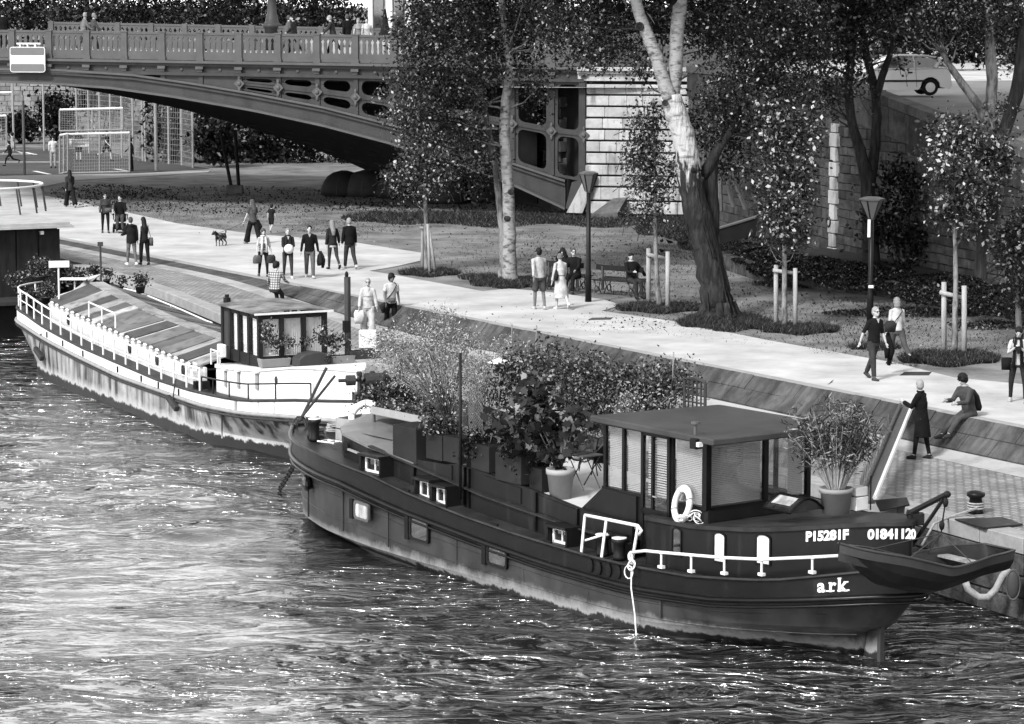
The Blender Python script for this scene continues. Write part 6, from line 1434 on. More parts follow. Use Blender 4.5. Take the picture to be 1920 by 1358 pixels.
plant('fig_plant', 'broad leaved fig plant in the pale round pot on the deck', [(1010, 790, 50, 45), (980, 760, 35, 35), (1050, 800, 30, 45), (960, 800, 22, 25), (1040, 850, 35, 20), (1000, 740, 30, 20)], -1.0, 620, .2, 'leaf_m', (1050, 880), 202, 14, .2, asp=.95, r0=.02)
plant('garden_hedge', 'dense mixed hedge along the quay side of the deck garden', [(1010, 690, 40, 30), (1080, 710, 50, 40), (1150, 720, 50, 40), (1220, 720, 50, 38), (1280, 725, 40, 35), (1090, 770, 60, 40), (1200, 765, 60, 30), (1030, 650, 14, 20), (1100, 680, 25, 20), (1270, 700, 18, 20), (1130, 800, 40, 30)], 1.25, 12500, .075, 'leaf_g', (1160, 830), 203, 30, .16, cat='hedge')
plant('fluffy_shrub', 'small pale fluffy shrub in front of the hedge by the wheelhouse roof', [(1180, 755, 20, 16), (1170, 770, 20, 14)], .9, 1500, .05, 'leaf_p', (1180, 800), 204, 8, .08)
plant('lattice_climber', 'dark climbing plant on the curved lattice behind the fig', [(1000, 690, 35, 40), (960, 700, 30, 40), (940, 740, 30, 30), (1060, 690, 30, 30)], .6, 3600, .07, 'leaf_m', (1000, 800), 205, 12, .14)
plant('box_bush', 'small round bush in the planter left of the thin mast', [(845, 800, 22, 16), (815, 795, 24, 18)], -1.2, 1500, .07, 'leaf_g', (835, 830), 206, 6, .08)
plant('dark_bush', 'dark low bush in the planters right of the thin mast', [(905, 840, 40, 18), (950, 860, 35, 20), (890, 815, 20, 14), (940, 830, 30, 20)], -1.15, 2600, .07, 'leaf_d', (910, 865), 207, 8, .1)
plant('dark_underplant', 'dark plant filling between the big round pot and the steel box', [(1000, 880, 35, 22), (970, 850, 30, 25), (1030, 860, 20, 20)], -1.1, 2200, .07, 'leaf_d', (1000, 900), 208, 8, .1)
plant('reed_bush', 'wispy pale bush between the thin mast and the fig', [(905, 700, 30, 45), (945, 665, 22, 35), (885, 745, 28, 28)], .2, 4500, .055, 'leaf_p', (905, 800), 209, 26, .14, r0=.012, asp=.3)
# palm
c = ak(933, 845, -1.0); t = thing('fan_palm', 'small fan palm with drooping strap leaves beside the fig', 'palm', loc=c)
MB().tube([(0, 0, -.3), (.02, 0, .1), (0, 0, .55)], [.06, .055, .05], 8).build('stem', M['stake'], t)
for k in range(34):
    a = random.uniform(0, 6.28); e = random.uniform(-.5, 1.1); l = random.uniform(.35, .6); d = Vector((math.cos(a)*math.cos(e), math.sin(a)*math.cos(e), math.sin(e))); p0_ = Vector((0, 0, .55)); sidev = d.cross(Vector((0, 0, 1))).normalized()*.018
    p1_ = p0_+d*l*.6; p2_ = p0_+d*l+Vector((0, 0, -.16))
    MB().add([p0_-sidev, p0_+sidev, p1_+sidev*1.6, p2_, p1_-sidev*1.6], [(0, 1, 2, 4), (4, 2, 3)]).build('frond', M['leaf_g'], t)
# pots
zz_ = lambda s: ctop(s)-.07
def potat(name, lb, x, y, t, r, h, m, **k):
    c = AK.at(x, y, t); return pot(name, lb, AK.M @ c, r, h, m, **k)
potat('round_pot', 'large pale terracotta pot holding the broad leaved fig', 1051, 936, -1.15, .27, .6, 'pot_l')
potat('round_pot', 'dark round pot next to the wide steel planter', 980, 925, -1.2, .24, .5, 'pot_d')
potat('square_pot', 'dark square pot between the round pot and the pale terracotta pot', 1015, 925, -1.15, .2, .5, 'corten', square=True)
potat('round_pot', 'pale tapered pot at the foot of the diamond lattice', 893, 885, -1.2, .24, .36, 'pot_d')
bp = AK.at(1567, 962, .3); bpw = AK.M @ bp; potb = pot('round_pot', 'large grey pot with bamboo on the aft cabin roof', bpw, .29, .46, 'pot_g', taper=.82)
t = thing('bamboo_plant', 'tall airy bamboo in the grey pot behind the wheelhouse', 'plant', loc=bpw+Vector((0, 0, .4))); r = np.random.default_rng(77); tips = []
for k in range(64):
    a = r.random()*6.28; tl_ = r.uniform(.15, 1.0); h = r.uniform(.9, 1.75)*(1-.2*tl_); p0_ = Vector((math.cos(a)*.12, math.sin(a)*.12, 0)); p2_ = Vector((math.cos(a)*(.15+.72*tl_), math.sin(a)*(.15+.6*tl_), h)); m_ = p0_.lerp(p2_, .5)+Vector((0, 0, .1))
    MB().tube([p0_, m_, p2_], [.012, .009, .004], 4).build('cane', M['stake'], t); tips += [np.array(m_.lerp(p2_, f_)) for f_ in np.linspace(.0, 1, 8)]
T_ = np.array(tips); Lc = np.repeat(T_, 9, 0)+r.normal(size=(len(T_)*9, 3))*.085; fast_mesh('foliage', leaf_quads(Lc, .13, r, .16), 4, M['leaf_g'], t, world=False)
for (x, y, z1) in ((1607, 955, .3), (1606, 930, .22)):
    pass
c = AK.at(1606, 955, .75); t = thing('white_box_pair', 'two stacked white boxes beside the bamboo pot', 'box', loc=AK.M @ c, rz=AK.rz); MB().box((0, 0, .12), (.3, .3, .24)).build('lower_box', M['white'], t, bevel=.01); MB().box((0, 0, .34), (.28, .28, .16)).build('upper_box', M['white'], t, bevel=.01); MB().tube([(.2, .15, 0), (.2, .15, .62)], .015, 5).build('rod', M['black'], t)
# thin mast, canes and lattice
def pole2(x0, y0, x1, y1, t_, r, lb, m='black', name='pole', cat='pole'):
    a = AK.at(x0, y0, t_); b = AK.at(x1, y1, t_); return tag(MB().tube([AK.M @ a, AK.M @ b], r, 6).build(name, M[m], smooth='auto'), lb, cat)
pole2(863, 937, 863, 662, -1.66, .032, 'thin black mast standing against the planter row', name='thin_mast', cat='mast')
for i, (x, y0, y1, m_, lb) in enumerate([(935, 770, 700, 'stake', 'pale bamboo cane left of the small lantern'), (958, 740, 608, 'stake', 'tall pale cane behind the palm'), (1004, 700, 610, 'bark_m', 'slim dark cane in front of the slope'), (1013, 700, 645, 'bark_m', 'short dark cane right of the slim one'), (988, 690, 640, 'stake', 'short pale cane over the climber'), (1261, 715, 660, 'bark_m', 'thin cane over the right end of the hedge')]): pole2(x, y0, x+2, y1, .6 if i else -.2, .013, lb, 'bark_m', 'garden_cane', 'cane')
def lattice(name, lb, x0, y0, x1, y1, t_, step, r, diag=True, m='iron'):
    a = AK.at(x0, y1, t_); b = AK.at(x1, y1, t_); c = AK.at(x0, y0, t_); t = thing(name, lb, 'lattice', AK.M); s0_, s1_, z0_, z1_ = a.x, b.x, a.z, c.z; w_, h_ = s1_-s0_, z1_-z0_; mb = MB()
    def clip(p, q):
        mb.tube([(s0_+p[0], t_, z0_+p[1]), (s0_+q[0], t_, z0_+q[1])], r, 4, cap=False)
    if diag:
        k = -h_
        while k < w_:
            for sg_ in (1, -1):
                x_a, x_b = max(0, k), min(w_, k+h_)
                if x_b > x_a:
                    ya, yb = x_a-k, x_b-k
                    if sg_ > 0: clip((x_a, ya), (x_b, yb))
                    else: clip((x_a, h_-ya), (x_b, h_-yb))
            k += step
    else:
        n1, n2 = int(w_/step), int(h_/step)
        for k in range(n1+1): clip((w_*k/n1, 0), (w_*k/n1, h_))
        for k in range(n2+1): clip((0, h_*k/n2), (w_, h_*k/n2))
    tag(mb.build('lattice_bars', M[m], t), kind='stuff'); mb = MB(); mb.tube([(s0_, t_, z0_), (s0_, t_, z1_), (s0_+w_*.5, t_, z1_+.05), (s1_, t_, z1_-.02), (s1_, t_, z0_)], r*1.8, 6); mb.build('lattice_frame', M[m], t)
lattice('garden_lattice', 'diamond wire lattice standing in the planter right of the thin mast', 880, 735, 905, 850, -1.15, .07, .008, True, 'iron_rail')
lattice('garden_lattice', 'diamond lattice with an arched top behind the fig', 1018, 675, 1062, 760, .9, .09, .012, True, 'iron_rail')
lattice('garden_lattice', 'dark square trellis at the right end of the hedge', 1283, 710, 1322, 765, 1.4, .12, .018, False, 'iron_dark')
# lantern on a post
c = AK.at(937, 680, .3); t = thing('bird_feeder', 'small pale roofed bird feeder on a post above the palm', 'bird feeder', loc=AK.M @ c); MB().lathe([(.26, 0), (.02, .1)], n=8).build('roof', M['white'], t); MB().box((0, 0, -.16), (.18, .18, .22)).build('house', M['black'], t); MB().tube([(-.03, 0, -.3), (-.03, 0, -1.2)], .03, 6).build('post', M['stake'], t)
# chair, table, folding chair
c = AK.at(1106, 868, -.3); t = thing('wicker_chair', 'round string lounge chair beside the wheelhouse', 'chair', loc=AK.M @ AK.at(1106, 880, -.3)); R0 = Matrix.Rotation(math.radians(62), 3, 'X') @ Matrix.Rotation(.2, 3, 'Z')
tilt = Matrix.Rotation(-.75, 3, 'Y') @ Matrix.Rotation(.6, 3, 'X')
MB().ring((0, 0, .55), .42, .018, tilt @ Matrix.Diagonal((1.15, .8, 1)), 24, 5).build('outer_hoop', M['iron_rail'], t); MB().ring((-.06, 0, .28), .16, .014, tilt, 16, 5).build('inner_hoop', M['iron_rail'], t)
mb = MB()
for k in range(48):
    a = 6.283*k/48; p = tilt @ Vector((.48*math.cos(a), .34*math.sin(a), 0))+Vector((0, 0, .55)); q = tilt @ Vector((.16*math.cos(a), .16*math.sin(a), 0))+Vector((-.06, 0, .28)); mb.tube([p, q], .006, 3)
tag(mb.build('string_weave', M['iron_rail'], t), kind='stuff')
for a in (.7, 2.4, 3.9, 5.5): MB().tube([(-.06+.15*math.cos(a), .15*math.sin(a), .28), (.3*math.cos(a), .3*math.sin(a), 0)], .013, 5).build('leg', M['black'], t)
c = AK.M @ AK.at(1095, 915, -.65); t = thing('folding_table', 'small folding table with crossed thin legs by the fig pot', 'table', loc=c, rz=AK.rz); MB().box((0, 0, .66), (.55, .5, .025)).build('table_top', M['iron_rail'], t)
for y_ in (-.2, .2): MB().tube([(-.25, y_, .65), (.25, y_, 0)], .012, 5).build('leg', M['iron'], t); MB().tube([(.25, y_, .65), (-.25, y_, 0)], .012, 5).build('leg', M['iron'], t)
c = AK.M @ AK.at(1128, 890, -.2); t = thing('folded_chair', 'black folding chair leaning at the front of the wheelhouse', 'chair', loc=c, rz=AK.rz)
for y_ in (-.18, .18): MB().tube([(-.1, y_, 0), (.12, y_, .75)], .014, 5).build('frame_leg', M['black'], t); MB().tube([(.1, y_, 0), (-.02, y_, .5)], .014, 5).build('frame_leg', M['black'], t)
MB().box((.02, 0, .4), (.04, .34, .35), Matrix.Rotation(.28, 3, 'Y')).build('seat', M['blackmat'], t)
# foredeck: crate with fenders, flower trays, hedge, windlass
c = AK.M @ AK.at(640, 800, -.5); c = AK.w(1.9, .15, gz(1.9)-.03); t = thing('wooden_crate', 'weathered plywood crate on the foredeck holding a life ring', 'crate', loc=c, rz=AK.rz+.25)
for nm, (cc_, d_) in (('side_board', ((0, -.42, .24), (.9, .03, .48))), ('side_board', ((0, .42, .24), (.9, .03, .48))), ('end_board', ((-.45, 0, .24), (.03, .84, .48))), ('end_board', ((.45, 0, .24), (.03, .84, .48))), ('base_board', ((0, 0, .04), (.88, .82, .03)))): MB().box(cc_, d_).build(nm, M['stake'], t)
ringbuoy('life_ring', 'pale netted life ring lying tilted in the foredeck crate', c+Vector((0, -.02, .55)), .3, Rk @ Matrix.Rotation(math.radians(48), 3, 'X') @ Matrix.Rotation(.3, 3, 'Y'), 'pot_w' if 'pot_w' in M else M.setdefault('pot_w', None) or 'white')
def tray(label, s, t_, L2, W2, z, seed, flower):
    c = AK.w(s, t_, z); t = thing('flower_tray', label, 'planter', loc=c, rz=AK.rz); MB().box((0, 0, .02), (L2, W2, .03)).build('tray_base', M['grey'], t)
    for (cc_, d_) in (((0, -W2/2, .1), (L2, .03, .16)), ((0, W2/2, .1), (L2, .03, .16)), ((-L2/2, 0, .1), (.03, W2, .16)), ((L2/2, 0, .1), (.03, W2, .16))): MB().box(cc_, d_).build('tray_side', M['pot_l'], t)
    for a_, b_2 in ((-1, -1), (1, -1), (1, 1), (-1, 1)): MB().box((a_*(L2/2-.05), b_2*(W2/2-.05), -.08), (.05, .05, .2)).build('leg', M['iron_rail'], t)
    r = np.random.default_rng(seed); n = 1500; Cn = np.stack([r.uniform(-L2/2, L2/2, n), r.uniform(-W2/2, W2/2, n), .16+.12*r.random(n)], 1); fast_mesh('foliage', leaf_quads(Cn, .07, r, .8), 4, M[flower], t, world=False)
tray('long flower tray full of small leafy plants ahead of the planks', 3.9, .0, 1.9, .75, .3, 301, 'leaf_g')
plant('foredeck_bush', 'low dark leafy bush behind the flower tray on the foredeck', [(700, 745, 32, 16), (735, 742, 35, 18), (770, 748, 25, 16), (755, 725, 20, 10)], .9, 3000, .08, 'leaf_g', (730, 775), 302, 10, .12)
c = AK.w(2.2, 1.0, gz(2)-.03); wz = AK.M @ AK.at(700, 720, 1.2); t = thing('anchor_windlass', 'black iron anchor windlass with spoked hand wheels on the foredeck', 'windlass', loc=Vector((wz.x, wz.y, wz.z-.4)), rz=AK.rz+1.2)
MB().box((0, 0, .1), (.9, .4, .2)).box((-.3, 0, .35), (.08, .3, .5)).box((.3, 0, .35), (.08, .3, .5)).build('frame', M['black'], t)
MB().tube([(-.8, 0, .5), (.8, 0, .5)], .04, 8).tube([(-.2, 0, .5), (.2, 0, .5)], .15, 12).tube([(-.62, 0, .5), (-.42, 0, .5)], .12, 10).build('drum_shaft', M['iron_dark'], t)
for (x_, z_, R_) in ((.62, .55, .3), (.1, .1, .24)):
    Mx = Matrix.Rotation(math.radians(90), 3, 'Y'); mb = MB().ring((x_, -.1 if z_ < .2 else 0, z_), R_, .025, Mx, 20, 6)
    for k in range(6): a = 1.047*k; mb.tube([(x_, -.1 if z_ < .2 else 0, z_), (x_, (-.1 if z_ < .2 else 0)+R_*math.cos(a), z_+R_*math.sin(a))], .014, 4)
    mb.build('hand_wheel', M['black'], t)
for k in range(3): MB().box((-.3+.3*k, .1, .62), (.12, .12, .12)).build('gear_block', M['iron_dark'], t, bevel=.02)
potat('barrel_pot', 'small dark barrel with pale rim near the starboard bow rail', 755, 742, .9, .16, .3, 'pot_d')
# ---------------------------------------------------------------- white barge behind
BG = Frame((-13.39, 89.44), (math.sin(math.radians(26.5)), -math.cos(math.radians(26.5))))
barge = thing('cargo_barge', 'rust streaked white cargo barge with a panelled hatch roof moored behind the black one', 'barge', BG.M)
bgz = interp([-3.2, 0, 2, 5.8, 9.1, 12.5, 14.8, 16.5, 18.4, 20.5, 22.6], [-.46, -.52, -.66, -.88, -.97, -1.06, -1.04, -.98, -.9, -.66, -.5])
brz = interp([-3.2, 0, 5.8, 9.3, 13.2, 15.7, 18.4, 19.7, 21], [-.85, -.9, -1.2, -1.34, -1.33, -1.33, -1.22, -1.12, -1.05])
bB = smooth_tab([-3.3, -3.05, -2.5, -1.6, -.3, 1.2, 3, 15.5, 17.4, 19.3, 20.5, 21.5, 22.2, 22.6], [.1, .85, 1.42, 1.68, 1.82, 1.93, 2.0, 2.0, 1.95, 1.68, 1.3, .85, .4, .05])
def bb(s): return float(np.interp(s, bB[0], bB[1]))
bW = smooth_tab([-1.3, -.9, -.2, 1, 2.5, 5, 14, 16.2, 17.6, 19, 20.3, 21.2], [.05, .9, 1.5, 1.8, 1.94, 2.0, 2.0, 1.85, 1.5, .95, .5, .05])
M['barge_hull'] = hullmat('weathered_white_hull', .16, .5, .24, ZW+.1, .1, 3.4)
hr = hull_rows([(zc_(-3), *bW), (zc_(ZW), *bW), (zc_(ZW+.35), *bW), (lambda s: brz(s)-.02, *bB)])
mb = MB(); 
for i in range(3): ring_faces(mb, hr[i], hr[i+1])
mb.build('hull', M['barge_hull'], barge, smooth=True)
g0 = hull_rows([(bgz, *bB)])[0]; g1_ = hull_rows([(brz, *bB)])[0]
M['bargewhite'] = mat('white_strake_paint', .8, .5, .05, scale=1.5, streak=(.2, 4, .3, .62, .72))
mb = MB(); ring_faces(mb, hull_rows([(lambda s: brz(s)-.04, *bB)])[0], g0); mb.build('white_strake', M['bargewhite'], barge, smooth='auto')
for dz, r_, m_, nm in ((0, .055, 'grey', 'rubbing_strake'), (-.11, .035, 'iron_dark', 'lower_strake')): q = inset(g1_, -.03, dz); MB().tube(q+[q[0]], r_, 6, cap=False).build(nm, M[m_], barge, smooth='auto')
MB().tube(g0+[g0[0]], .04, 6, cap=False).build('gunwale_rail', M['iron_dark'], barge, smooth='auto')
mb = MB(); deck_faces(mb, [v+Vector((0, 0, -.03)) for v in g0]); mb.build('deck', M['ark_deck'], barge, smooth='auto')
for i, s_ in enumerate((2.6, 4.2, 6.1, 9.2, 11.2, 12.6, 14.2)):
    MB().box((s_, -bb(s_)-.02, (bgz(s_)+brz(s_))/2), (.05, .03, .17)).build('scupper', M['blackmat'], barge)
for s_ in (3.1, 5.6, 8.3, 10.8, 13.2, 15.4, 17.2): MB().box((s_, -bb(s_)+.005, (ZW+brz(s_))/2+.1), (.03, .03, brz(s_)-ZW-.35)).build('weld_seam', M['barge_hull'], barge)
# fenders hanging on ropes
for i, (s_, lb) in enumerate(((2.0, 'wooden fender block hanging by the bow of the white barge'), (14.0, 'dark timber fender hanging at an angle amidships on the white barge'))):
    c = BG.w(s_, -bb(s_)-.12, -1.5); t = thing('hull_fender', lb, 'fender', loc=c, rz=BG.rz+(.0), group=None); MB().box((0, 0, 0), (.7, .14, .16), Matrix.Rotation(.35, 3, 'Y')).build('fender_beam', M['iron_dark'], t, bevel=.02); MB().tube([(0, 0, 0), (-.05, .1, .6)], .02, 5).build('rope', M['iron_dark'], t)
# coaming and hatch panels
cz_ = interp([1.2, 5.4, 11.2, 13.9], [.02, -.2, -.42, -.52]); rzh = interp([1.2, 3.9, 7.6, 13.9], [.48, .27, .02, -.12])
wall_strip('coaming_side', [1.2, 4, 8, 11, 14.6], lambda s: -1.42, lambda s: bgz(s)-.05, cz_, M['whitew'], barge); wall_strip('coaming_side', [1.2, 4, 8, 11, 14.6], lambda s: 1.36, lambda s: bgz(s)-.05, cz_, M['whitew'], barge)
MB().box((1.2, 0, -.35), (.06, 2.8, .75)).build('coaming_end', M['whitew'], barge)
roofpiece('coaming_fill', [1.2, 4, 8, 11, 14.6], lambda s: -1.4, lambda s: 1.4, lambda s: cz_(s)-.08, M['blackmat'], .02, t=barge)
M['hp'] = [mat('hatch_panel_%d' % k, v, .6, .35, scale=1.2, stretch=(1, 1, 1), streak=(.5, 3, .8, .5, .7)) for k, v in enumerate((.07, .45, .1, .3, .16, .06))]
hs = []; s = 1.35; pat = [0, 3, 0, 3, 2, 1, 4, 4, 1, 5, 1, 4, 2, 4, 3, 5, 1, 3]
wds = [1.3, .75, .75, .62, .62, .5, 1.25, .95, .22, .95, .2, 1.1, .8, .85, .5, .8, .2, .9]
for k, w_ in enumerate(wds):
    if s > 14.2: break
    e = min(14.5, s+w_)
    for sd in (-1, 1):
        a, b = s+.015, e-.015; A = [Vector((a, sd*1.5, cz_(a)+.02)), Vector((b, sd*1.5, cz_(b)+.02)), Vector((b, sd*.2, rzh(b))), Vector((a, sd*.2, rzh(a)))]
        up = .03 if k % 2 == 0 else .05; MB().solid(A, [v+Vector((0, 0, up)) for v in A]).build('hatch_panel', M['hp'][pat[k % len(pat)] if sd < 0 else (0 if k % 3 else 4)], barge)
    A = [Vector((s+.02, -.22, rzh(s)+.03)), Vector((e-.02, -.22, rzh(e)+.03)), Vector((e-.02, .22, rzh(e)+.03)), Vector((s+.02, .22, rzh(s)+.03))]; MB().solid(A, [v+Vector((0, 0, .04)) for v in A]).build('ridge_plate', M['hp'][3], barge)
    s = e
# scalloped cover edging: small caps along the coaming
for k in range(26): s_ = 1.6+k*.5; MB().ell((s_, -1.5, cz_(s_)-.01), (.14, .06, .05), 8, 4).build('cover_flap', M['whitew'], barge)
for s_ in (3.0, 8.6, 10.9, 13.0): MB().ring((s_, -1.45, (cz_(s_)+bgz(s_))/2), .1, .025, Matrix.Rotation(math.radians(90), 3, 'X') @ Matrix.Diagonal((.8, 1.35, 1)), 14, 5).ell((s_, -1.44, (cz_(s_)+bgz(s_))/2), (.08, .02, .12)).build('porthole', M['iron_dark'], barge)
# port railing
def rail_run(S, off, h, name, m, posts, side=-1, r=.03, base=bgz, mid_=True):
    f = lambda s, hh: Vector((s, side*(bb(s)-off), base(s)+hh)); pts = [f(s, h) for s in S]; MB().tube(pts, r, 6).build(name, M[m], barge, smooth='auto')
    if mid_: MB().tube([f(s, h*.52) for s in S], r*.7, 5).build('mid_rail', M[m], barge, smooth='auto')
    for s in posts: MB().tube([f(s, -.02), f(s, h)], r, 6).build('rail_post', M[m], barge)
rail_run(list(np.linspace(-3.2, 15.6, 46)), .06, .62, 'white_hand_rail', 'white', list(np.linspace(-3.1, 15.6, 20)))
rail_run(list(np.linspace(-1, 6.2, 16)), .06, .55, 'white_hand_rail', 'white', [-1, .8, 2.7, 4.5, 6.2], side=1)
rail_run(list(np.linspace(9.5, 14.5, 8)), .06, .5, 'white_hand_rail', 'white', [9.5, 11, 12.5, 14.5], side=1)
rail_run(list(np.linspace(15.8, 21.0, 18)), .03, .42, 'black_hand_rail', 'black', [15.8, 16.6, 17.6, 18.6, 19.8, 21.0], r=.022, mid_=False)
MB().tube([(5.0, -1.45, cz_(5)), (5.0, -1.45, cz_(5)+.5), (7.4, -1.45, cz_(7.4)+.5), (7.4, -1.45, cz_(7.4))], .025, 6).tube([(6.2, -1.45, cz_(6.2)), (6.2, -1.45, cz_(6.2)+.5)], .025, 6).build('hatch_rail', M['white'], barge)
# aft trunk
bt = interp([14.6, 16.3, 18.2, 19.8, 21], [-.42, -.3, -.16, .08, .15]); tS = smooth_tab([14.9, 15.6, 16.5, 18.0, 19.6, 20.8, 21.7], [1.2, 1.48, 1.5, 1.38, 1.0, .5, .05])
TL = hull_rows([(bt, *tS)])[0]; TBm = hull_rows([(lambda s: bgz(s)-.05, *tS)])[0]
mb = MB(); ring_faces(mb, TBm, TL); mb.build('aft_cabin_side', M['bargewhite'], barge, smooth='auto'); TR = inset(TL, -.04, 0)
mb = MB(); ring_faces(mb, [v-Vector((0, 0, .05)) for v in TR], TR); ring_faces(mb, [v-Vector((0, 0, .05)) for v in TR], [v-Vector((0, 0, .05)) for v in TL]); deck_faces(mb, TR); mb.build('aft_cabin_roof', M['whitew'], barge, smooth='auto')
def tb(s): return float(np.interp(s, tS[0], tS[1]))
for s_ in (16.4, 17.2, 18.2):
    MB().box((s_, -tb(s_)-.01, bt(s_)-.3), (.12, .06, .42), Matrix.Rotation(math.atan((tb(s_+.2)-tb(s_))/.2)*-1, 3, 'Z')).build('slot_window', M['grey'], barge); MB().box((s_, -tb(s_)-.05, bt(s_)-.07), (.2, .1, .03)).build('window_hood', M['whitew'], barge)
MB().ell((19.0, -tb(19)-.01, bt(19)-.3), (.07, .04, .1), 10, 6).build('porthole', M['iron_dark'], barge)
# wheelhouse
ws0, ws1, wt0, wt1, wz0, wz1 = 14.55, 17.15, -.85, .95, -.25, 1.12
M['whw'] = mat('stained_dark_timber', .018, .7, .5, scale=3, stretch=(2, 2, .5)); M['curtain'] = mat('white_curtain', 1.35, .9, .12, scale=3, stretch=(14, 14, .3))
for (c, d) in (((15.85, wt0, wz0+.12), (2.6, .08, .3)), ((ws1, .05, wz0+.12), (.08, 1.8, .3)), ((15.85, wt1, wz0+.12), (2.6, .08, .3)), ((ws0, .05, wz0+.12), (.08, 1.8, .3)), ((15.85, wt0, wz1-.06), (2.6, .08, .14)), ((ws1, .05, wz1-.06), (.08, 1.8, .14)), ((15.85, wt1, wz1-.06), (2.6, .08, .14)), ((ws0, .05, wz1-.06), (.08, 1.8, .14))): MB().box(c, d).build('wheelhouse_panel', M['whw'], barge)
zc0 = (wz0+wz1)/2
for s_ in (ws0, 15.1, 15.75, 16.45, ws1): MB().box((s_, wt0, zc0), (.12, .12, wz1-wz0)).build('corner_post', M['whw'], barge); MB().box((s_, wt1, zc0), (.12, .12, wz1-wz0)).build('corner_post', M['whw'], barge)
for t_ in (-.25, .36): MB().box((ws1, t_, zc0), (.1, .12, wz1-wz0)).build('corner_post', M['whw'], barge)
def curtain(c0, c1):
    n = 28; vs = []; fs = []; c0, c1 = Vector(c0), Vector(c1); nn = Vector((-(c1-c0).y, (c1-c0).x, 0)).normalized()
    for k in range(n+1):
        p = c0.lerp(c1, k/n)+nn*.018*math.sin(k*2.2)
        vs += [Vector((p.x, p.y, wz0+.25)), Vector((p.x, p.y, wz1-.12))]
    for k in range(n): fs.append((2*k, 2*k+2, 2*k+3, 2*k+1))
    MB().add(vs, fs).build('curtain', M['curtain'], barge)
for a, b in ((-.78, -.31), (-.19, .3), (.42, .88)): curtain((ws1-.07, a, 0), (ws1-.07, b, 0)); MB().box((ws1, (a+b)/2, zc0+.1), (.01, b-a, wz1-wz0-.4)).build('window_pane', M['glass'], barge)
for a, b in ((15.17, 15.69), (15.82, 16.38), (16.52, 17.08)): curtain((a, wt0+.07, 0), (b, wt0+.07, 0)); MB().box(((a+b)/2, wt0, zc0+.1), (b-a, .01, wz1-wz0-.4)).build('window_pane', M['glass'], barge)
for a, b in ((14.62, 15.04),): MB().box(((a+b)/2, wt0, zc0+.1), (b-a, .03, wz1-wz0-.4)).build('shutter', M['iron_dark'], barge)
rp = [Vector((ws0-.2, wt0-.15, wz1)), Vector((ws1+.14, wt0-.15, wz1)), Vector((ws1+.14, wt1+.2, wz1)), Vector((ws0-.2, wt1+.2, wz1))]
nr = 14; mb = MB()
for k in range(6):
    f0, f1 = k/6, (k+1)/6; zf = lambda f: .09*(1-(2*f-1)**2); L_ = [rp[0].lerp(rp[3], f0)+Vector((0, 0, zf(f0))), rp[1].lerp(rp[2], f0)+Vector((0, 0, zf(f0))), rp[1].lerp(rp[2], f1)+Vector((0, 0, zf(f1))), rp[0].lerp(rp[3], f1)+Vector((0, 0, zf(f1)))]; mb.solid(L_, [v+Vector((0, 0, .04)) for v in L_])
mb.build('wheelhouse_roof', mat('patchy_roof_felt', .1, .7, scale=1.6, base2=.3, thr=(.4, .65)), barge)
MB().box((ws1+.152, .05, wz1+.02), (.02, 2.2, .05)).build('roof_edge_trim', M['white'], barge)
MB().tube([(ws0, -.75, wz1+.05), (ws0, -.75, wz1+.2)], .1, 10).tube([(ws0, -.75, wz1+.2), (ws0, -.75, wz1+.28)], .06, 8).build('stove_chimney', M['black'], barge)
MB().box((15.3, -1.2, .0), (.3, .16, .34)).build('white_box', M['white'], barge, bevel=.02); MB().tube([(15.3, -1.25, -.1), (15.3, -1.25, -.5)], .02, 5).tube([(14.9, -1.35, -.4), (14.9, -1.35, .0), (15.4, -1.35, .0), (15.4, -1.35, -.4)], .025, 6).build('white_frame', M['white'], barge)
# bundled mast post at the wheelhouse corner
q = BG.at(651, 668, 1.15); q2 = BG.at(652, 520, 1.15); mb = MB()
for dx, dy in ((-.05, 0), (.05, 0), (0, .06)): mb.tube([q+Vector((dx, dy, -.3)), Vector((q.x+dx, q.y+dy, q2.z))], .05, 6)
mb.build('mast', M['iron'], barge); MB().ell((q.x, q.y, q2.z+.06), (.05, .05, .09)).build('mast_light', M['black'], barge); MB().box((q.x+.02, q.y-.02, (q.z+q2.z)/2-.25), (.16, .16, .3)).build('junction_box', M['black'], barge); 
# dark rigging mast with climbing plant and pulleys aft
# planters on the aft cabin roof
def bpl(x, y, t): return BG.M @ BG.at(x, y, t)
for i, (s_, t_, L2, m_, lb) in enumerate(((17.75, -.7, .75, 'pot_g', 'long grey trough of plants before the wheelhouse window at its left corner'), (18.2, .9, .75, 'pot_g', 'long grey trough before the right wheelhouse window'), (18.2, 1.6, .8, 'iron', 'grey trough right of the bundled mast'))):
    c = BG.w(s_, t_, bt(min(s_, 18.6))+.02+(.1 if t_ > 1 else 0)); t = thing('plant_trough', lb, 'planter', loc=c, rz=BG.rz+math.pi/2); MB().box((0, 0, .11), (L2, .26, .22), None, 1.12).build('trough_body', M[m_], t, bevel=.01); MB().box((0, 0, .222), (L2*.95, .22, .01)).build('soil', M['blackmat'], t)
def bplant(name, label, px, t_, n, size, m, base, seed, **k):
    b = bpl(*base, t_); return shrub(name, label, k.pop('cat', 'plant'), b, px_blobs(px, b.y), n, size, m, seed, **k)
bplant('rose_plant', 'flowering climber at the left wheelhouse window of the white barge', [(520, 640, 20, 12), (500, 625, 7, 30), (545, 643, 14, 8)], -.6, 800, .07, 'leaf_s', (520, 655), 401, stems=8, cs=.1, r0=.012)
bplant('sword_plant', 'spiky plant before the middle wheelhouse window', [(572, 640, 12, 10)], .1, 160, .1, 'leaf_m', (570, 655), 402, stems=3, cs=.08, r0=.01, aspect=.2)
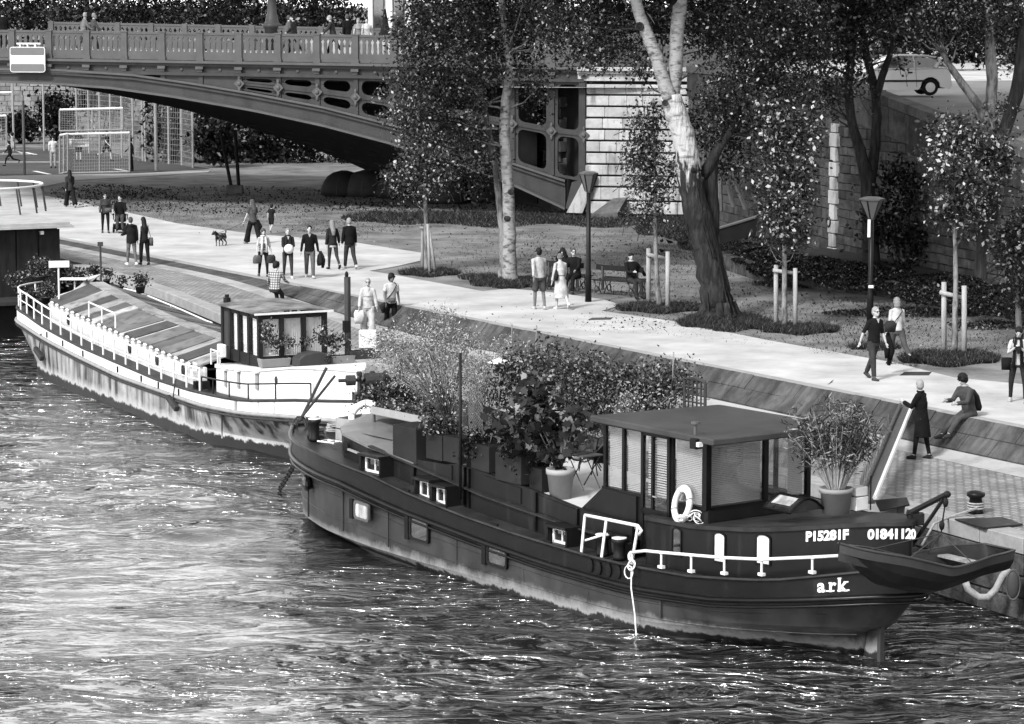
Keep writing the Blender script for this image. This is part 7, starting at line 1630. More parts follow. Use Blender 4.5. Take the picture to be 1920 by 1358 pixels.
bplant('rose_plant', 'flowering shrub before the right wheelhouse window', [(610, 636, 18, 9), (640, 638, 14, 8), (602, 625, 6, 10)], .6, 700, .07, 'leaf_s', (615, 650), 403, stems=8, cs=.1, r0=.012)
bplant('vine_tendril', 'thin trailing vine hanging over the aft cabin of the white barge', [(615, 670, 6, 16), (625, 655, 10, 8)], .2, 160, .07, 'leaf_m', (616, 690), 404, stems=4, cs=.08, r0=.008)
c = BG.w(18.35, .1, bt(18.3)+.02); t = thing('tarpaulin_box', 'grey barrel topped box under a tarpaulin before the wheelhouse', 'box', loc=c, rz=BG.rz+math.pi/2)
A = [Vector((x_, -.28, z_)) for x_, z_ in ((-.48, 0), (.48, 0), (.46, .22), (.3, .33), (0, .37), (-.3, .33), (-.46, .22))]; MB().solid(A, [v+Vector((0, .5, 0)) for v in A]).build('cover', M['iron'], t, bevel=.02)
# foredeck plants, sign board and dog-leg tarpaulin
for i, (x, y, t_, rr2, n, m_, lb) in enumerate(((75, 505, .2, 26, 1500, 'leaf_g', 'leafy pot plant tallest on the bow of the white barge'), (32, 525, -.6, 16, 700, 'leaf_s', 'small flowering pot plant at the very tip of the white bow'), (60, 555, -1.2, 14, 700, 'leaf_m', 'dark pot plant low by the bow railing'), (90, 545, -.5, 20, 900, 'leaf_g', 'rounded pot plant left of the sign board post'), (138, 520, .5, 18, 900, 'leaf_m', 'dark pot plant under the sign board'), (174, 508, 1.2, 10, 300, 'leaf_m', 'tiny potted shrub left of the thin quay side post'), (200, 513, 1.5, 8, 200, 'leaf_m', 'wispy seedling right of the thin quay side post'), (263, 525, 1.6, 13, 500, 'leaf_g', 'round little bush on the far gunwale of the white barge'), (226, 525, 1.7, 8, 120, 'leaf_m', 'leggy seedling on the far gunwale'))):
    b = BG.at(x, y+18, t_); s_ = min(max(b.x, -2.8), 12); b = Vector((b.x, t_, b.z)); bw2 = BG.M @ b
    pot('flower_pot', 'pot of the '+lb.replace(' of the white barge', '').replace(' tallest on the bow', ' tallest on the bow of the white barge'), bw2-Vector((0, 0, .12)), .2*rr2/20+.03, .24, 'pot_d'); shrub('pot_plant', lb, 'plant', bw2, px_blobs([(x, y, rr2, rr2*.75), (x+rr2*.4, y-rr2*.3, rr2*.5, rr2*.5)], bw2.y), n, .08, m_, 410+i, stems=5, cs=.1, r0=.01, group=None)
q0 = BG.at(112, 615, -1.3); q1 = BG.at(112, 500, -1.3); t = thing('sign_board', 'blank white box sign on a post at the bow of the white barge', 'sign', loc=BG.M @ q0, rz=BG.rz+1.3); H = q1.z-q0.z
MB().tube([(0, 0, 0), (0, 0, H)], .03, 6).build('post', M['white'], t); MB().box((.02, 0, H+.06), (.62, .12, .2)).build('board', M['white'], t, bevel=.01)
c = BG.M @ BG.at(140, 523, .2); t = thing('white_table', 'white tabletop standing among the bow plants', 'table', loc=c); MB().box((0, 0, 0), (.9, .5, .04)).build('table_top', M['white'], t); MB().tube([(0, 0, 0), (0, 0, -.55)], .03, 6).build('leg', M['white'], t)
mb = MB(); pp = [(90, 570), (110, 553), (135, 545), (150, 535), (163, 523), (170, 518)]
vs = []; fs = []
for k, (x, y) in enumerate(pp):
    a = BG.M @ BG.at(x, y, -.9+k*.25); vs += [a, a+Vector((.28, .3, .04)), a+Vector((.1, .1, -.32))]
for k in range(len(pp)-1): fs += [(3*k, 3*k+3, 3*k+4, 3*k+1), (3*k, 3*k+2, 3*k+5, 3*k+3)]
tag(mb.add(vs, fs).build('tarpaulin', mat('pale_tarpaulin', .5, .8, .2, scale=3), smooth='auto'), 'crumpled pale tarpaulin across the bow end of the hatch', 'tarpaulin')
a = BG.M @ BG.at(190, 555, 1.0); b = BG.M @ BG.at(188, 458, 1.0); tag(MB().tube([a, b], .035, 6).box(b, (.16, .12, .14)).build('slim_post', M['iron']), 'slim grey post with a dark cap on the quay side of the white barge', 'post')
A0_ = BG.M @ BG.at(258, 556, 1.2); A1_ = BG.M @ BG.at(378, 580, 1.2)
t = thing('covered_skiff', 'dark covered skiff lying upside down on the far side of the hatch', 'skiff', loc=A0_)
mb = MB(); nn = Vector((.9, .45, 0)); w_ = [.05, .35, .5, .5]; 
R_ = []
for k in range(4):
    c = A0_.lerp(A1_, k/3); R_.append([c+nn*w_[k]*x_+Vector((0, 0, .02-.0+z_*(.1+.14*min(k, 2)/2))) for x_, z_ in ((-.6, -.6), (.6, -.6), (.5, .6), (0, 1.1), (-.5, .6))])
for k in range(3): mb.solid(R_[k], R_[k+1])
mb.build('skiff_hull', M['iron_dark'], t)
mb = MB()
for i, x in enumerate((352, 366)):
    c = BG.at(x, 705, -1.7); 
    for k in range(4): mb.box(c+Vector((0, 0, .05+.09*k)), (.3, .02, .02)); 
    for k in range(4): mb.box(c+Vector((-.13+.085*k, 0, .19)), (.02, .02, .34))
mb.build('folding_crate', M['white'], barge)
for i, x in enumerate((371, 385)): MB().box(BG.at(x, 722, -1.6), (.18, .2, .2)).build('battery_box', M['blackmat'], barge)
# ---------------------------------------------------------------- dark boat at far left
DB = Frame((P(60, 420, 1.5).x, P(60, 420, 1.5).y), (math.sin(math.radians(27)), -math.cos(math.radians(27))))
db = thing('dark_houseboat', 'dark flat roofed houseboat cut off by the left edge', 'houseboat', DB.M)
cr = DB.loc(P(124, 417, 1.5)); 
ce = DB.loc(P(124, 417, 1.5)); s_e, t_e = ce
MB().box((s_e-5, t_e-4.0, 1.45), (10, 8.3, .1)).box((s_e-5, t_e-4.0, 1.36), (10.2, 8.5, .08)).build('roof', mat('pale_roof', .42, .8, .2, scale=1.5), db)
MB().box((s_e-4.4, t_e-4.0, 0), (8, 7.6, 2.7)).build('cabin_wall', M['blackmat'], db)
for k in range(9): MB().box((s_e-.37, t_e-.5-k*.8, .05), (.05, .74, 2.4)).build('wall_board', M['whw'], db)
MB().box((s_e-4, t_e-4.4, -1.9), (9.5, 8.6, 1.5)).build('hull', M['blackmat'], db); MB().box((s_e-3.6, t_e-4.4, -1.1), (9.8, 8.8, .12)).build('gunwale', M['iron_dark'], db)
MB().box((s_e-.25, t_e-.8, 1.15), (.1, .12, .12)).build('wall_light', M['white'], db)
rp_ = []; 
for k in range(15):
    a = -math.pi/2+math.pi*k/14; q = P(-10+88*math.cos(a) if math.cos(a) > 0 else -10, 345, 2.5)
cen = P(-30, 347, 2.45); ex = P(78, 347, 2.45); rx = ex.x-cen.x; pts = [Vector((cen.x+rx*math.cos(a), cen.y+2.6*math.sin(a), 2.45)) for a in np.linspace(-1.57, 1.57, 17)]
pts = [Vector((cen.x-6, cen.y-2.6, 2.45))]+pts+[Vector((cen.x-6, cen.y+2.6, 2.45))]
MB().tube(pts, .05, 6).build('top_rail', M['white'], db, world=True, smooth='auto')
for q in pts[1:-1:2]+[pts[0]]: MB().tube([q, Vector((q.x+.15, q.y-.1, 1.5))], .035, 5).build('rail_post', M['iron_dark'], db, world=True)
# ================================================================ people
def rot(v, ax, deg): return Matrix.Rotation(math.radians(deg), 3, ax) @ Vector(v)
def remesh(mb, name, m, parent, vox, smooth=3):
    me = bpy.data.meshes.new('tmp'); me.from_pydata(mb.v, [], mb.f); me.update()
    bm = bmesh.new(); bm.from_mesh(me); bmesh.ops.recalc_face_normals(bm, faces=bm.faces); bm.to_mesh(me); bm.free()
    o = bpy.data.objects.new('tmp', me); COL.objects.link(o); md = o.modifiers.new('r', 'REMESH'); md.mode = 'VOXEL'; md.voxel_size = vox
    sm = o.modifiers.new('s', 'SMOOTH'); sm.iterations = smooth; sm.factor = .5
    dg_ = bpy.context.evaluated_depsgraph_get(); out = bpy.data.meshes.new_from_object(o.evaluated_get(dg_)); out.materials.clear()
    bpy.data.objects.remove(o); bpy.data.meshes.remove(me); out.name = name; out.shade_smooth(); return put(name, out, m, parent)
def loft(mb, secs, n=14):
    """secs: (centre, rx, ry) horizontal ellipses"""
    vs = []; fs = []
    for c, rx, ry in secs:
        for k in range(n): a = 2*math.pi*k/n; vs.append((c[0]+rx*math.cos(a), c[1]+ry*math.sin(a), c[2]))
    for i in range(len(secs)-1):
        for k in range(n): fs.append((i*n+k, i*n+(k+1) % n, (i+1)*n+(k+1) % n, (i+1)*n+k))
    fs += [tuple(range(n-1, -1, -1)), tuple((len(secs)-1)*n+k for k in range(n))]; return mb.add(vs, fs)
def person(loc, head, label, h=1.7, legs=((22, 6), (-20, 16)), arms=((-20, 18, 9), (22, 30, 8)), top=(.05, 'long'), bottom=(.08, 'trousers'), shoes=.6, hair=('hair_d', 'short'), skin='skin', lean=4, seat=None, headturn=(0, 0), fem=False, extras=(), vox=.014, cat='person', group=None, hand_to=None):
    t = thing('person', label, cat, loc=loc, rz=math.radians(head)); 
    if group: t['group'] = group
    k = h/1.72; S = lambda *v: Vector(v)*k
    sh = .155 if fem else .176; hipw = .1 if fem else .09; bulk = .92 if fem else 1.04
    ext = [.43*math.cos(math.radians(a))+.41*math.cos(math.radians(a-b))+.07 for a, b in (l[:2] for l in legs)]
    hz = max(ext) if seat is None else seat/k
    J = {}; 
    for i, (sx, l) in enumerate(((-1, legs[0]), (1, legs[1]))):
        a, b = l[:2]; out = l[2] if len(l) > 2 else 1.5
        hp = Vector((sx*hipw, 0, hz)); kn = hp+rot(rot((0, 0, -.43), 'X', a), 'Y', -sx*out); an = kn+rot(rot((0, 0, -.41), 'X', a-b), 'Y', -sx*out*.3)
        fa = (a-b) if seat is None else min(0, (a-b))*.3
        fa = max(-60, min(12, fa*.9)) if abs(fa) > 8 else 0
        J[i] = (hp, kn, an, an+rot((sx*.02, .17, -.055), 'X', fa), an+rot((0, -.05, -.045), 'X', fa))
    L = lambda z: math.tan(math.radians(lean))*(z-hz)
    T = lambda x, y, z: Vector((x, y+L(hz+z), hz+z))          # torso point
    shz = .485
    A = {}
    for i, sx in ((0, -1), (1, 1)):
        a, b, out = arms[i][:3]; inw = arms[i][3] if len(arms[i]) > 3 else 0
        s = T(sx*sh, 0, shz); e = s+rot(rot((0, 0, -.28), 'X', a), 'Y', -sx*out); w = e+rot(rot(rot((0, 0, -.25), 'X', a+b), 'Y', -sx*out*.6), 'Z', sx*inw)
        A[i] = (s, e, w)
    hc = T(0, .015, .71)+Vector((0, .0, 0)); yaw, pitch = headturn; HR = Matrix.Rotation(math.radians(yaw), 3, 'Z') @ Matrix.Rotation(math.radians(-pitch), 3, 'X')
    def sc(mb): mb.v = [tuple(Vector(v)*k) for v in mb.v]; return mb
    # body, one continuous surface
    mb = MB(); loft(mb, [(T(0, 0, -.06), .14*bulk, .1), (T(0, 0, .04), .15*bulk, .105), (T(0, 0, .15), .125*bulk, .09), (T(0, 0, .33), .15*bulk, .105), (T(0, 0, .44), .16*bulk, .1), (T(0, 0, .5), .13*bulk, .082), (T(0, 0, .54), .085, .065), (T(0, 0, .58), .055, .055)])
    mb.tube([T(0, 0, .5), T(0, .005, .6), hc-Vector((0, 0, .05))], [.06, .052, .052], 10)
    mb.ell(hc, (.074, .092, .112), 14, 10, HR); mb.ell(hc+HR @ Vector((0, .03, -.06)), (.05, .06, .055), 10, 7, HR)
    mb.ell(hc+HR @ Vector((0, .098, -.015)), (.014, .022, .024), 6, 5, HR); mb.ell(hc+HR @ Vector((0, .085, -.062)), (.026, .014, .01), 6, 4, HR)
    for sx in (-1, 1): mb.ell(hc+HR @ Vector((sx*.076, -.005, -.01)), (.012, .022, .032), 6, 5, HR)
    for i, sx in ((0, -1), (1, 1)):
        hp, kn, an, toe, heel = J[i]; mb.tube([hp, kn.lerp(hp, .5), kn, kn.lerp(an, .4), an], [.085, .072, .052, .05, .036], 10); mb.tube([heel, an.lerp(toe, .5)-Vector((0, 0, .01)), toe], [.035, .038, .024], 8)
        s, e, w = A[i]; mb.tube([T(sx*sh*.5, 0, shz+.025), s, s.lerp(e, .5), e, e.lerp(w, .4), w], [.05, .052, .046, .036, .036, .025], 9)
        d = (w-e).normalized(); sd = d.cross(Vector((0, 1, 0))); sd = sd.normalized() if sd.length > .2 else Vector((0, 0, 1)); palm = w+d*.05
        fw = Vector((0, 1, 0)) if abs(d.y) < .8 else Vector((0, 0, 1)); fw = (fw-d*fw.dot(d)).normalized(); sd = fw.cross(d)
        mb.ell(palm, (.018, .036, .048), 8, 6, Matrix((sd, fw, d)).transposed())
        for q in range(4):
            b0 = palm+d*.035+fw*(-.027+.018*q); l = (.058, .07, .066, .05)[q]; mb.tube([b0-d*.02, b0+d*l*.55, b0+d*l*.9+sd*(-sx)*.02], [.0095, .0085, .007], 5)
        mb.tube([palm-d*.02+fw*.025, palm+d*.015+fw*.055, palm+d*.045+fw*.06], [.012, .01, .008], 5)
    remesh(sc(mb), 'body', M[skin], t, vox, 1)
    # trousers / skirt
    bv, bk = bottom; bm_ = cloth(bv)
    if bk != 'none':
        mb = MB()
        if bk in ('trousers', 'wide', 'shorts', 'slim'):
            loft(mb, [(T(0, 0, -.1), .15*bulk, .12), (T(0, 0, .0), .168*bulk, .125), (T(0, 0, .1), .148*bulk, .112)])
            w_ = {'trousers': (.098, .074, .062, .058), 'slim': (.092, .064, .05, .045), 'wide': (.105, .1, .11, .125), 'shorts': (.105, .095, .09, .09)}[bk]
            for i in (0, 1):
                hp, kn, an, toe, heel = J[i]; e_ = an+Vector((0, 0, .0)) if bk != 'shorts' else None
                if bk == 'shorts': mb.tube([hp, hp.lerp(kn, .55), kn.lerp(hp, .08)], [w_[0], w_[1], w_[2]], 12)
                else: mb.tube([hp, hp.lerp(kn, .5), kn, kn.lerp(an, .5), e_-(an-kn).normalized()*.02], [w_[0], (w_[0]+w_[1])/2, w_[1], w_[2], w_[3]], 12)
        else:
            zl = {'skirt': -.5, 'dress': -.56}[bk]; kx = (J[0][1]+J[1][1])/2
            loft(mb, [(T(0, 0, zl)*1+Vector((0, kx.y*.7-L(hz+zl), 0)), .25, .21), (T(0, kx.y*.5, zl*.55), .22, .18), (T(0, 0, -.08), .175, .14), (T(0, 0, .12), .14, .11)], 18)
        remesh(sc(mb), 'trousers' if bk in ('trousers', 'wide', 'slim') else bk, bm_, t, .018, 2)
    tv, tk = top; tm = cloth(tv) if not isinstance(tv, str) else M[tv]
    hem = {'long': -.02, 'short': -.04, 'vest': -.05, 'coat': -.42, 'jacket': -.06, 'hoodie': -.1}.get(tk, -.02); g_ = {'jacket': .02, 'hoodie': .024, 'coat': .024, 'vest': .015}.get(tk, .01)
    mb = MB(); secs = [(T(0, 0, hem), (.162+g_+(.05 if tk == 'coat' else 0))*bulk, .125+g_+(.03 if tk == 'coat' else 0))]
    if tk == 'coat': secs.append((T(0, 0, -.15), (.18+g_)*bulk, .135+g_))
    secs += [(T(0, 0, .06), (.152+g_)*bulk, .115+g_), (T(0, 0, .18), (.14+g_)*bulk, .105+g_), (T(0, 0, .34), (.165+g_)*bulk, .118+g_), (T(0, 0, .44), (.17+g_*.5)*bulk, .11+g_*.5), (T(0, 0, .49), (.15)*bulk, .1), (T(0, 0, .535), .1*bulk, .08), (T(0, 0, .575), .066, .064)]
    if fem: secs.insert(-4, (T(0, .018, .3), .155+g_, .125+g_))
    loft(mb, secs, 16)
    for i, sx in ((0, -1), (1, 1)):
        s, e, w = A[i]; r_ = .052+g_*.8
        if tk == 'vest': continue
        if tk == 'short': mb.tube([T(sx*sh*.45, 0, shz+.02), s, s.lerp(e, .65)], [r_, r_+.004, r_+.002], 10)
        elif tk == 'elbow': mb.tube([T(sx*sh*.45, 0, shz+.02), s, e, e.lerp(w, .1)], [r_, r_, r_-.012, r_-.012], 10)
        else: mb.tube([T(sx*sh*.45, 0, shz+.02), s, s.lerp(e, .6), e, e.lerp(w, .5), w-(w-e)*.03], [r_, r_+.002, r_-.006, r_-.012, r_-.016, r_-.02], 10)
    if tk == 'hoodie': mb.ell(T(0, -.09, .52), (.1, .06, .07), 10, 6)
    remesh(sc(mb), {'coat': 'coat', 'jacket': 'jacket', 'hoodie': 'hooded_jacket', 'vest': 'vest'}.get(tk, 'shirt'), tm, t, .018, 2)
    # shoes
    for i in (0, 1):
        hp, kn, an, toe, heel = J[i]; mb = MB(); mb.tube([heel, heel.lerp(toe, .45)+Vector((0, 0, .012)), toe], [.044, .05, .036], 10); mb.tube([an+Vector((0, 0, .02)), an-Vector((0, 0, .04))], [.042, .046], 8)
        remesh(sc(mb), 'shoe', cloth(shoes), t, .014, 1)
    # hair or hat
    hm, hs = hair
    if hs != 'bald':
        mb = MB(); U = lambda x, y, z: hc+HR @ Vector((x, y, z))
        if hs in ('short', 'long', 'bob', 'curly', 'bun'):
            g2 = {'curly': .022, 'long': .012, 'bob': .016}.get(hs, .009)
            mb.ell(U(0, -.018, .028), (.078+g2, .09+g2, .095+g2), 12, 8, HR)
            mb.ell(U(0, -.035, -.01), (.077+g2, .07+g2, .085+g2), 12, 8, HR)
        if hs == 'long': mb.tube([U(0, -.055, .02), U(0, -.085, -.12), T(0, -.13, .44), T(0, -.135, .3)], [.08, .085, .075, .045], 10, sx=1.15)
        if hs == 'bob': mb.tube([U(0, -.05, 0), U(0, -.06, -.12)], [.09, .085], 10, sx=1.1)
        if hs == 'bun': mb.ell(U(0, -.12, .05), (.04, .04, .04), 8, 6)
        if hs == 'curly':
            for q in range(22): a = random.uniform(0, 6.28); e = random.uniform(-.1, 1.5); mb.ell(U(.09*math.cos(a)*math.cos(e), -.02+.1*math.sin(a)*math.cos(e) if math.sin(a) < .3 else .05, .03+.1*math.sin(e)), (.028, .028, .026), 6, 4)
        if hs == 'hat': mb.ell(U(0, -.005, .045), (.09, .102, .075), 12, 8, HR); mb.ell(U(0, -.03, -.02), (.085, .08, .06), 12, 6, HR)
        if hs == 'cap': mb.ell(U(0, -.012, .04), (.084, .1, .08), 12, 8, HR); mb.ell(U(0, .1, .035), (.06, .06, .012), 10, 4, HR)
        remesh(sc(mb), 'hat' if hs in ('hat', 'cap') else 'hair', M[hm], t, .014, 1)
    # face
    fm = MB()
    for sx in (-1, 1): fm.ell(hc+HR @ Vector((sx*.03, .083, .012)), (.013, .008, .008), 6, 4, HR)
    sc(fm).build('eyes', M['blackmat'], t)
    for ex in extras:
        kind, v = ex[0], ex[1]; mb = MB()
        if kind == 'glasses':
            for sx in (-1, 1): mb.ell(hc+HR @ Vector((sx*.032, .092, .012)), (.027, .01, .019), 8, 5, HR)
            mb.tube([hc+HR @ Vector((-.076, .0, .015)), hc+HR @ Vector((-.06, .088, .017)), hc+HR @ Vector((.06, .088, .017)), hc+HR @ Vector((.076, .0, .015))], .005, 4); nm = 'sunglasses'
        elif kind == 'strap': sx = ex[2]; mb.tube([T(sx*.12, .12, .5), T(0, .145, .3), T(-sx*.17, .08, .08)], .012, 5); mb.tube([T(sx*.12, .12, .5), T(sx*.11, 0, .57), T(sx*.1, -.12, .48), T(-sx*.1, -.15, .25), T(-sx*.17, -.06, .08)], .012, 5); nm = 'strap'
        elif kind == 'backpack': loft(mb, [(T(0, -.2, .02), .12, .07), (T(0, -.22, .1), .15, .1), (T(0, -.21, .35), .14, .09), (T(0, -.18, .48), .09, .05)]); nm = 'backpack'
        elif kind == 'vneck': mb.add([T(-.05, .1, .56), T(.05, .1, .56), T(0, .132, .45)], [(0, 1, 2)]); nm = 'collar'
        elif kind == 'collar': mb.ring(T(0, 0, .575), .07, .022, None, 14, 5); nm = 'collar'
        elif kind == 'scarf': mb.ring(T(0, 0, .575), .078, .03, None, 14, 6); mb.tube([T(-.06, .1, .55), T(-.08, .15, .3), T(-.09, .16, -.02)], [.03, .035, .04], 6, sx=1.2); mb.tube([T(.06, .1, .55), T(.08, .15, .3), T(.1, .16, -.1)], [.03, .035, .04], 6, sx=1.2); nm = 'scarf'
        elif kind == 'hem': loft(mb, [(T(0, 0, -.12), .172*bulk, .135), (T(0, 0, .0), .17*bulk, .132)]); nm = 'shirt_hem'
        elif kind == 'stripes':
            for q in range(6): loft(mb, [(T(0, 0, .08+.06*q), .163*bulk, .127), (T(0, 0, .105+.06*q), .165*bulk, .129)])
            nm = 'shirt_stripes'
        elif kind == 'belt': mb.ring(T(0, 0, .14), .14, .02, Matrix.Diagonal((1.0, .8, 1)), 16, 5); nm = 'belt'
        sc(mb).build(nm, cloth(v), t, smooth='auto' if kind != 'vneck' else False)
    t['_'] = 0; del t['_']
    if hand_to is not None: hand_to.update(A={i: tuple(WM[t.name] @ (q*k) for q in A[i]) for i in A}, T=lambda x, y, z: WM[t.name] @ (T(x, y, z)*k), k=k)
    return t
def carried(name, label, cat, c, secs, v, rz=0, strap=None):
    t = thing(name, label, cat, loc=c, rz=rz); mb = MB(); loft(mb, secs, 12); mb.build(name+'_body' if name != 'bag' else 'bag_body', cloth(v), t, smooth='auto')
    if strap: MB().tube([Vector(p) for p in strap], .01, 5).build('strap', cloth(v), t)
    return t
def drape(name, label, c, L2, v, cat='coat'):
    mb = MB()
    for q in range(6):
        dx, dy = random.uniform(-.08, .08), random.uniform(-.05, .05); l = L2*random.uniform(.65, 1); mb.tube([c+Vector((dx*.3, dy*.3, .02)), c+Vector((dx, dy, -.3*l)), c+Vector((dx*1.5+random.uniform(-.04, .04), dy*1.4, -.7*l)), c+Vector((dx*1.6, dy*1.5, -l))], [.03, .06, .07, .045], 7)
    tag(mb.build(name, cloth(v), smooth='auto'), label, cat)
bagS = [((0, 0, -.3), .13, .05), ((0, 0, -.27), .16, .08), ((0, 0, -.1), .15, .07), ((0, 0, -.02), .1, .03)]
TO, AW = 150+60, 30         # headings along the promenade: towards the camera-right, away-left
def G(x, y, z=0.0): return P(x, y, z)
a = {}
person(G(132, 389), 25, 'woman in dark top and wide trousers walking away beside the court', 1.68, top=(.03, 'hoodie'), bottom=(.012, 'wide'), hair=('hair_d', 'long'), shoes=.3, fem=True, vox=.018)
person(G(198, 437), 195, 'woman in sunglasses and a grey cardigan walking towards the camera with a shoulder bag', 1.58, legs=((6, 2), (-6, 6)), arms=((-6, 8, 12), (8, 8, 12)), top=(.05, 'jacket'), bottom=(.015, 'slim'), hair=('hair_d', 'long'), shoes=.05, fem=True, extras=(('glasses', .01), ('strap', .06, 1)), hand_to=a, vox=.017)
carried('bag', 'grey shoulder bag on the woman in sunglasses beside the wheelchair', 'bag', a['T'](-.1, .2, .12), [((0, 0, -.12), .13, .05), ((0, 0, .02), .14, .05), ((0, 0, .06), .12, .03)], .09)
# man in the power wheelchair
wc = G(226, 436); 
person(wc+Vector((0, 0, .1)), 185, 'man in a black sweater riding an electric wheelchair', 1.72, legs=((82, 78, 4), (82, 78, 4)), arms=((28, 45, 8), (35, 40, 8)), top=(.008, 'long'), bottom=(.06, 'trousers'), hair=('hair_d', 'short'), shoes=.02, seat=.55, lean=-6, headturn=(-35, 0), vox=.017)
t = thing('electric_wheelchair', 'black electric wheelchair carrying the man in a black sweater', 'wheelchair', loc=wc, rz=math.radians(185))
MB().box((0, 0, .48), (.46, .46, .1)).box((0, -.24, .78), (.44, .08, .55)).build('seat', M['blackmat'], t, bevel=.02)
MB().box((0, -.02, .25), (.42, .6, .22)).box((0, .36, .14), (.34, .2, .04)).build('motor_base', M['blackmat'], t, bevel=.02)
for sx in (-1, 1):
    for y, R_ in ((-.25, .17), (.28, .12)): MB().ring((sx*.27, y, R_), R_*.8, R_*.22, Matrix.Rotation(math.radians(90), 3, 'Y'), 16, 6).ell((sx*.27, y, R_), (.03, R_*.55, R_*.55), 10, 6).build('wheel', M['black'], t)
    MB().box((sx*.27, .05, .72), (.07, .36, .05)).tube([(sx*.27, -.1, .5), (sx*.27, -.1, .72)], .02, 5).build('armrest', M['blackmat'], t)
MB().box((-.27, .28, .78), (.06, .1, .08)).build('joystick', M['white'], t)
person(G(247, 497), AW, 'person in a black hooded jacket and light trousers walking away', 1.66, legs=((10, 4), (-8, 10)), arms=((18, 60, 8), (-8, 10, 8)), top=(.012, 'hoodie'), bottom=(.14, 'slim'), hair=('hair_m', 'short'), shoes=.7)
person(G(271, 496), AW, 'woman in a dark vest with long dark hair walking away with a bag', 1.64, legs=((5, 2), (-5, 6)), top=(.015, 'vest'), bottom=(.012, 'trousers'), hair=('hair_d', 'long'), shoes=.02, fem=True, hand_to=a)
carried('bag', 'grey satchel hanging at the hip of the woman in the dark vest', 'bag', a['T'](.26, 0, -.02), [((0, 0, -.2), .07, .13), ((0, 0, -.05), .08, .13), ((0, 0, .08), .07, .1)], .09, math.radians(AW), [(0, 0, .1), (-.1, 0, .45)])
person(G(475, 458), 40, 'woman with long curly hair in a grey shirt walking a dog', 1.72, legs=((22, 6), (-20, 8)), arms=((12, 18, 14), (-10, 30, 10)), top=(.07, 'short'), bottom=(.012, 'wide'), hair=('hair_m', 'long'), shoes=.3, fem=True, hand_to=a)
hw = a['A'][0][2]; hj = a['A'][1][2]
mb = MB(); mb.tube([hj+Vector((0, 0, .05)), hj+Vector((.08, -.05, -.2)), hj+Vector((.02, 0, -.42))], [.07, .12, .05], 8, sx=1.3); tag(mb.build('folded_jacket', cloth(.02), smooth='auto'), 'dark jacket hanging from the arm of the woman with the dog', 'jacket')
person(G(509, 437), -20, 'child in dark shirt and shorts carrying a white and black bag', 1.12, legs=((8, 4), (-14, 30)), arms=((-5, 10, 10), (8, 10, 10)), top=(.012, 'short'), bottom=(.012, 'shorts'), hair=('hair_d', 'curly'), shoes=.3)
# dog on a lead
dl = G(414, 461); t = thing('dog', 'shaggy dark and light dog pulling on its lead', 'dog', loc=dl, rz=math.radians(150)); mb = MB()
mb.tube([(0, -.24, .36), (0, -.1, .36), (0, .1, .35), (0, .24, .38)], [.1, .12, .13, .09], 10).tube([(0, .2, .4), (0, .32, .5), (0, .4, .5)], [.085, .07, .06], 8).ell((0, .42, .5), (.07, .1, .075), 8, 6).tube([(0, .48, .48), (0, .56, .46)], [.04, .028], 7)
for sx in (-1, 1):
    mb.ell((sx*.05, .38, .56), (.018, .03, .045), 6, 4); mb.tube([(sx*.07, .17, .32), (sx*.07, .19, .17), (sx*.07, .17, .02), (sx*.07, .21, .015)], [.055, .03, .024, .025], 7)
    mb.tube([(sx*.07, -.2, .34), (sx*.08, -.13, .22), (sx*.08, -.25, .12), (sx*.08, -.22, .02), (sx*.08, -.18, .015)], [.07, .045, .024, .024, .026], 7)
mb.tube([(0, -.26, .4), (0, -.34, .5), (0, -.33, .6)], [.035, .03, .015], 6)
remesh(mb, 'body', mat('patchy_dog_fur', .03, .9, scale=7, base2=.3, thr=(.5, .62), bump=.03, bscale=30), t, .016, 1)
MB().ring((0, .27, .44), .085, .012, Matrix.Rotation(.9, 3, 'X'), 12, 4).build('collar', M['black'], t)
tag(MB().tube([WM[t.name] @ Vector((0, .2, .48)), (WM[t.name] @ Vector((0, .2, .48))).lerp(hw, .5)-Vector((0, 0, .05)), hw+Vector((0, 0, -.04))], .009, 4).build('dog_lead', M['iron_dark']), 'thin taut lead between the dog and the woman with curly hair', 'lead')
# five walkers on the promenade
person(G(494, 519), 200, 'woman in a striped top and pale scarf carrying bags', 1.6, legs=((12, 6), (-8, 10)), arms=((4, 14, 14), (4, 16, 14)), top=(.5, 'elbow'), bottom=(.015, 'slim'), hair=('hair_m', 'bob'), shoes=.05, fem=True, extras=(('stripes', .015), ('scarf', .6)), hand_to=a)
for i, v, lb in ((0, .04, 'dark handbag in the left hand of the woman in stripes'), (1, .1, 'woven basket bag in the right hand of the woman in stripes')): carried('bag', lb, 'bag', a['A'][i][2]+Vector((0, 0, -.06)), bagS, v, .4)
person(G(540, 522), 192, 'woman in an open dark jacket and pale shirt holding a white ball', 1.66, legs=((14, 6), (-10, 10)), arms=((25, 62, 6, 18), (25, 62, 6, 18)), top=(.02, 'jacket'), bottom=(.04, 'slim'), hair=('hair_l', 'short'), shoes=.6, fem=True, extras=(('scarf', .02), ('vneck', .5)), hand_to=a)
c = (a['A'][0][2]+a['A'][1][2])/2+Vector((0, -.1, -.06)); tag(MB().ell(c, (.16, .16, .16), 16, 10).build('ball', M['white'], smooth=True), 'round white ball held by the woman in the open jacket', 'ball')
person(G(581, 521), 185, 'man in a dark V-neck sweater striding with a coat over his hand', 1.76, legs=((20, 8), (-16, 12)), arms=((-6, 10, 14), (10, 10, 14)), top=(.008, 'long'), bottom=(.1, 'trousers'), hair=('hair_d', 'short'), shoes=.6, extras=(('vneck', .35),), hand_to=a)
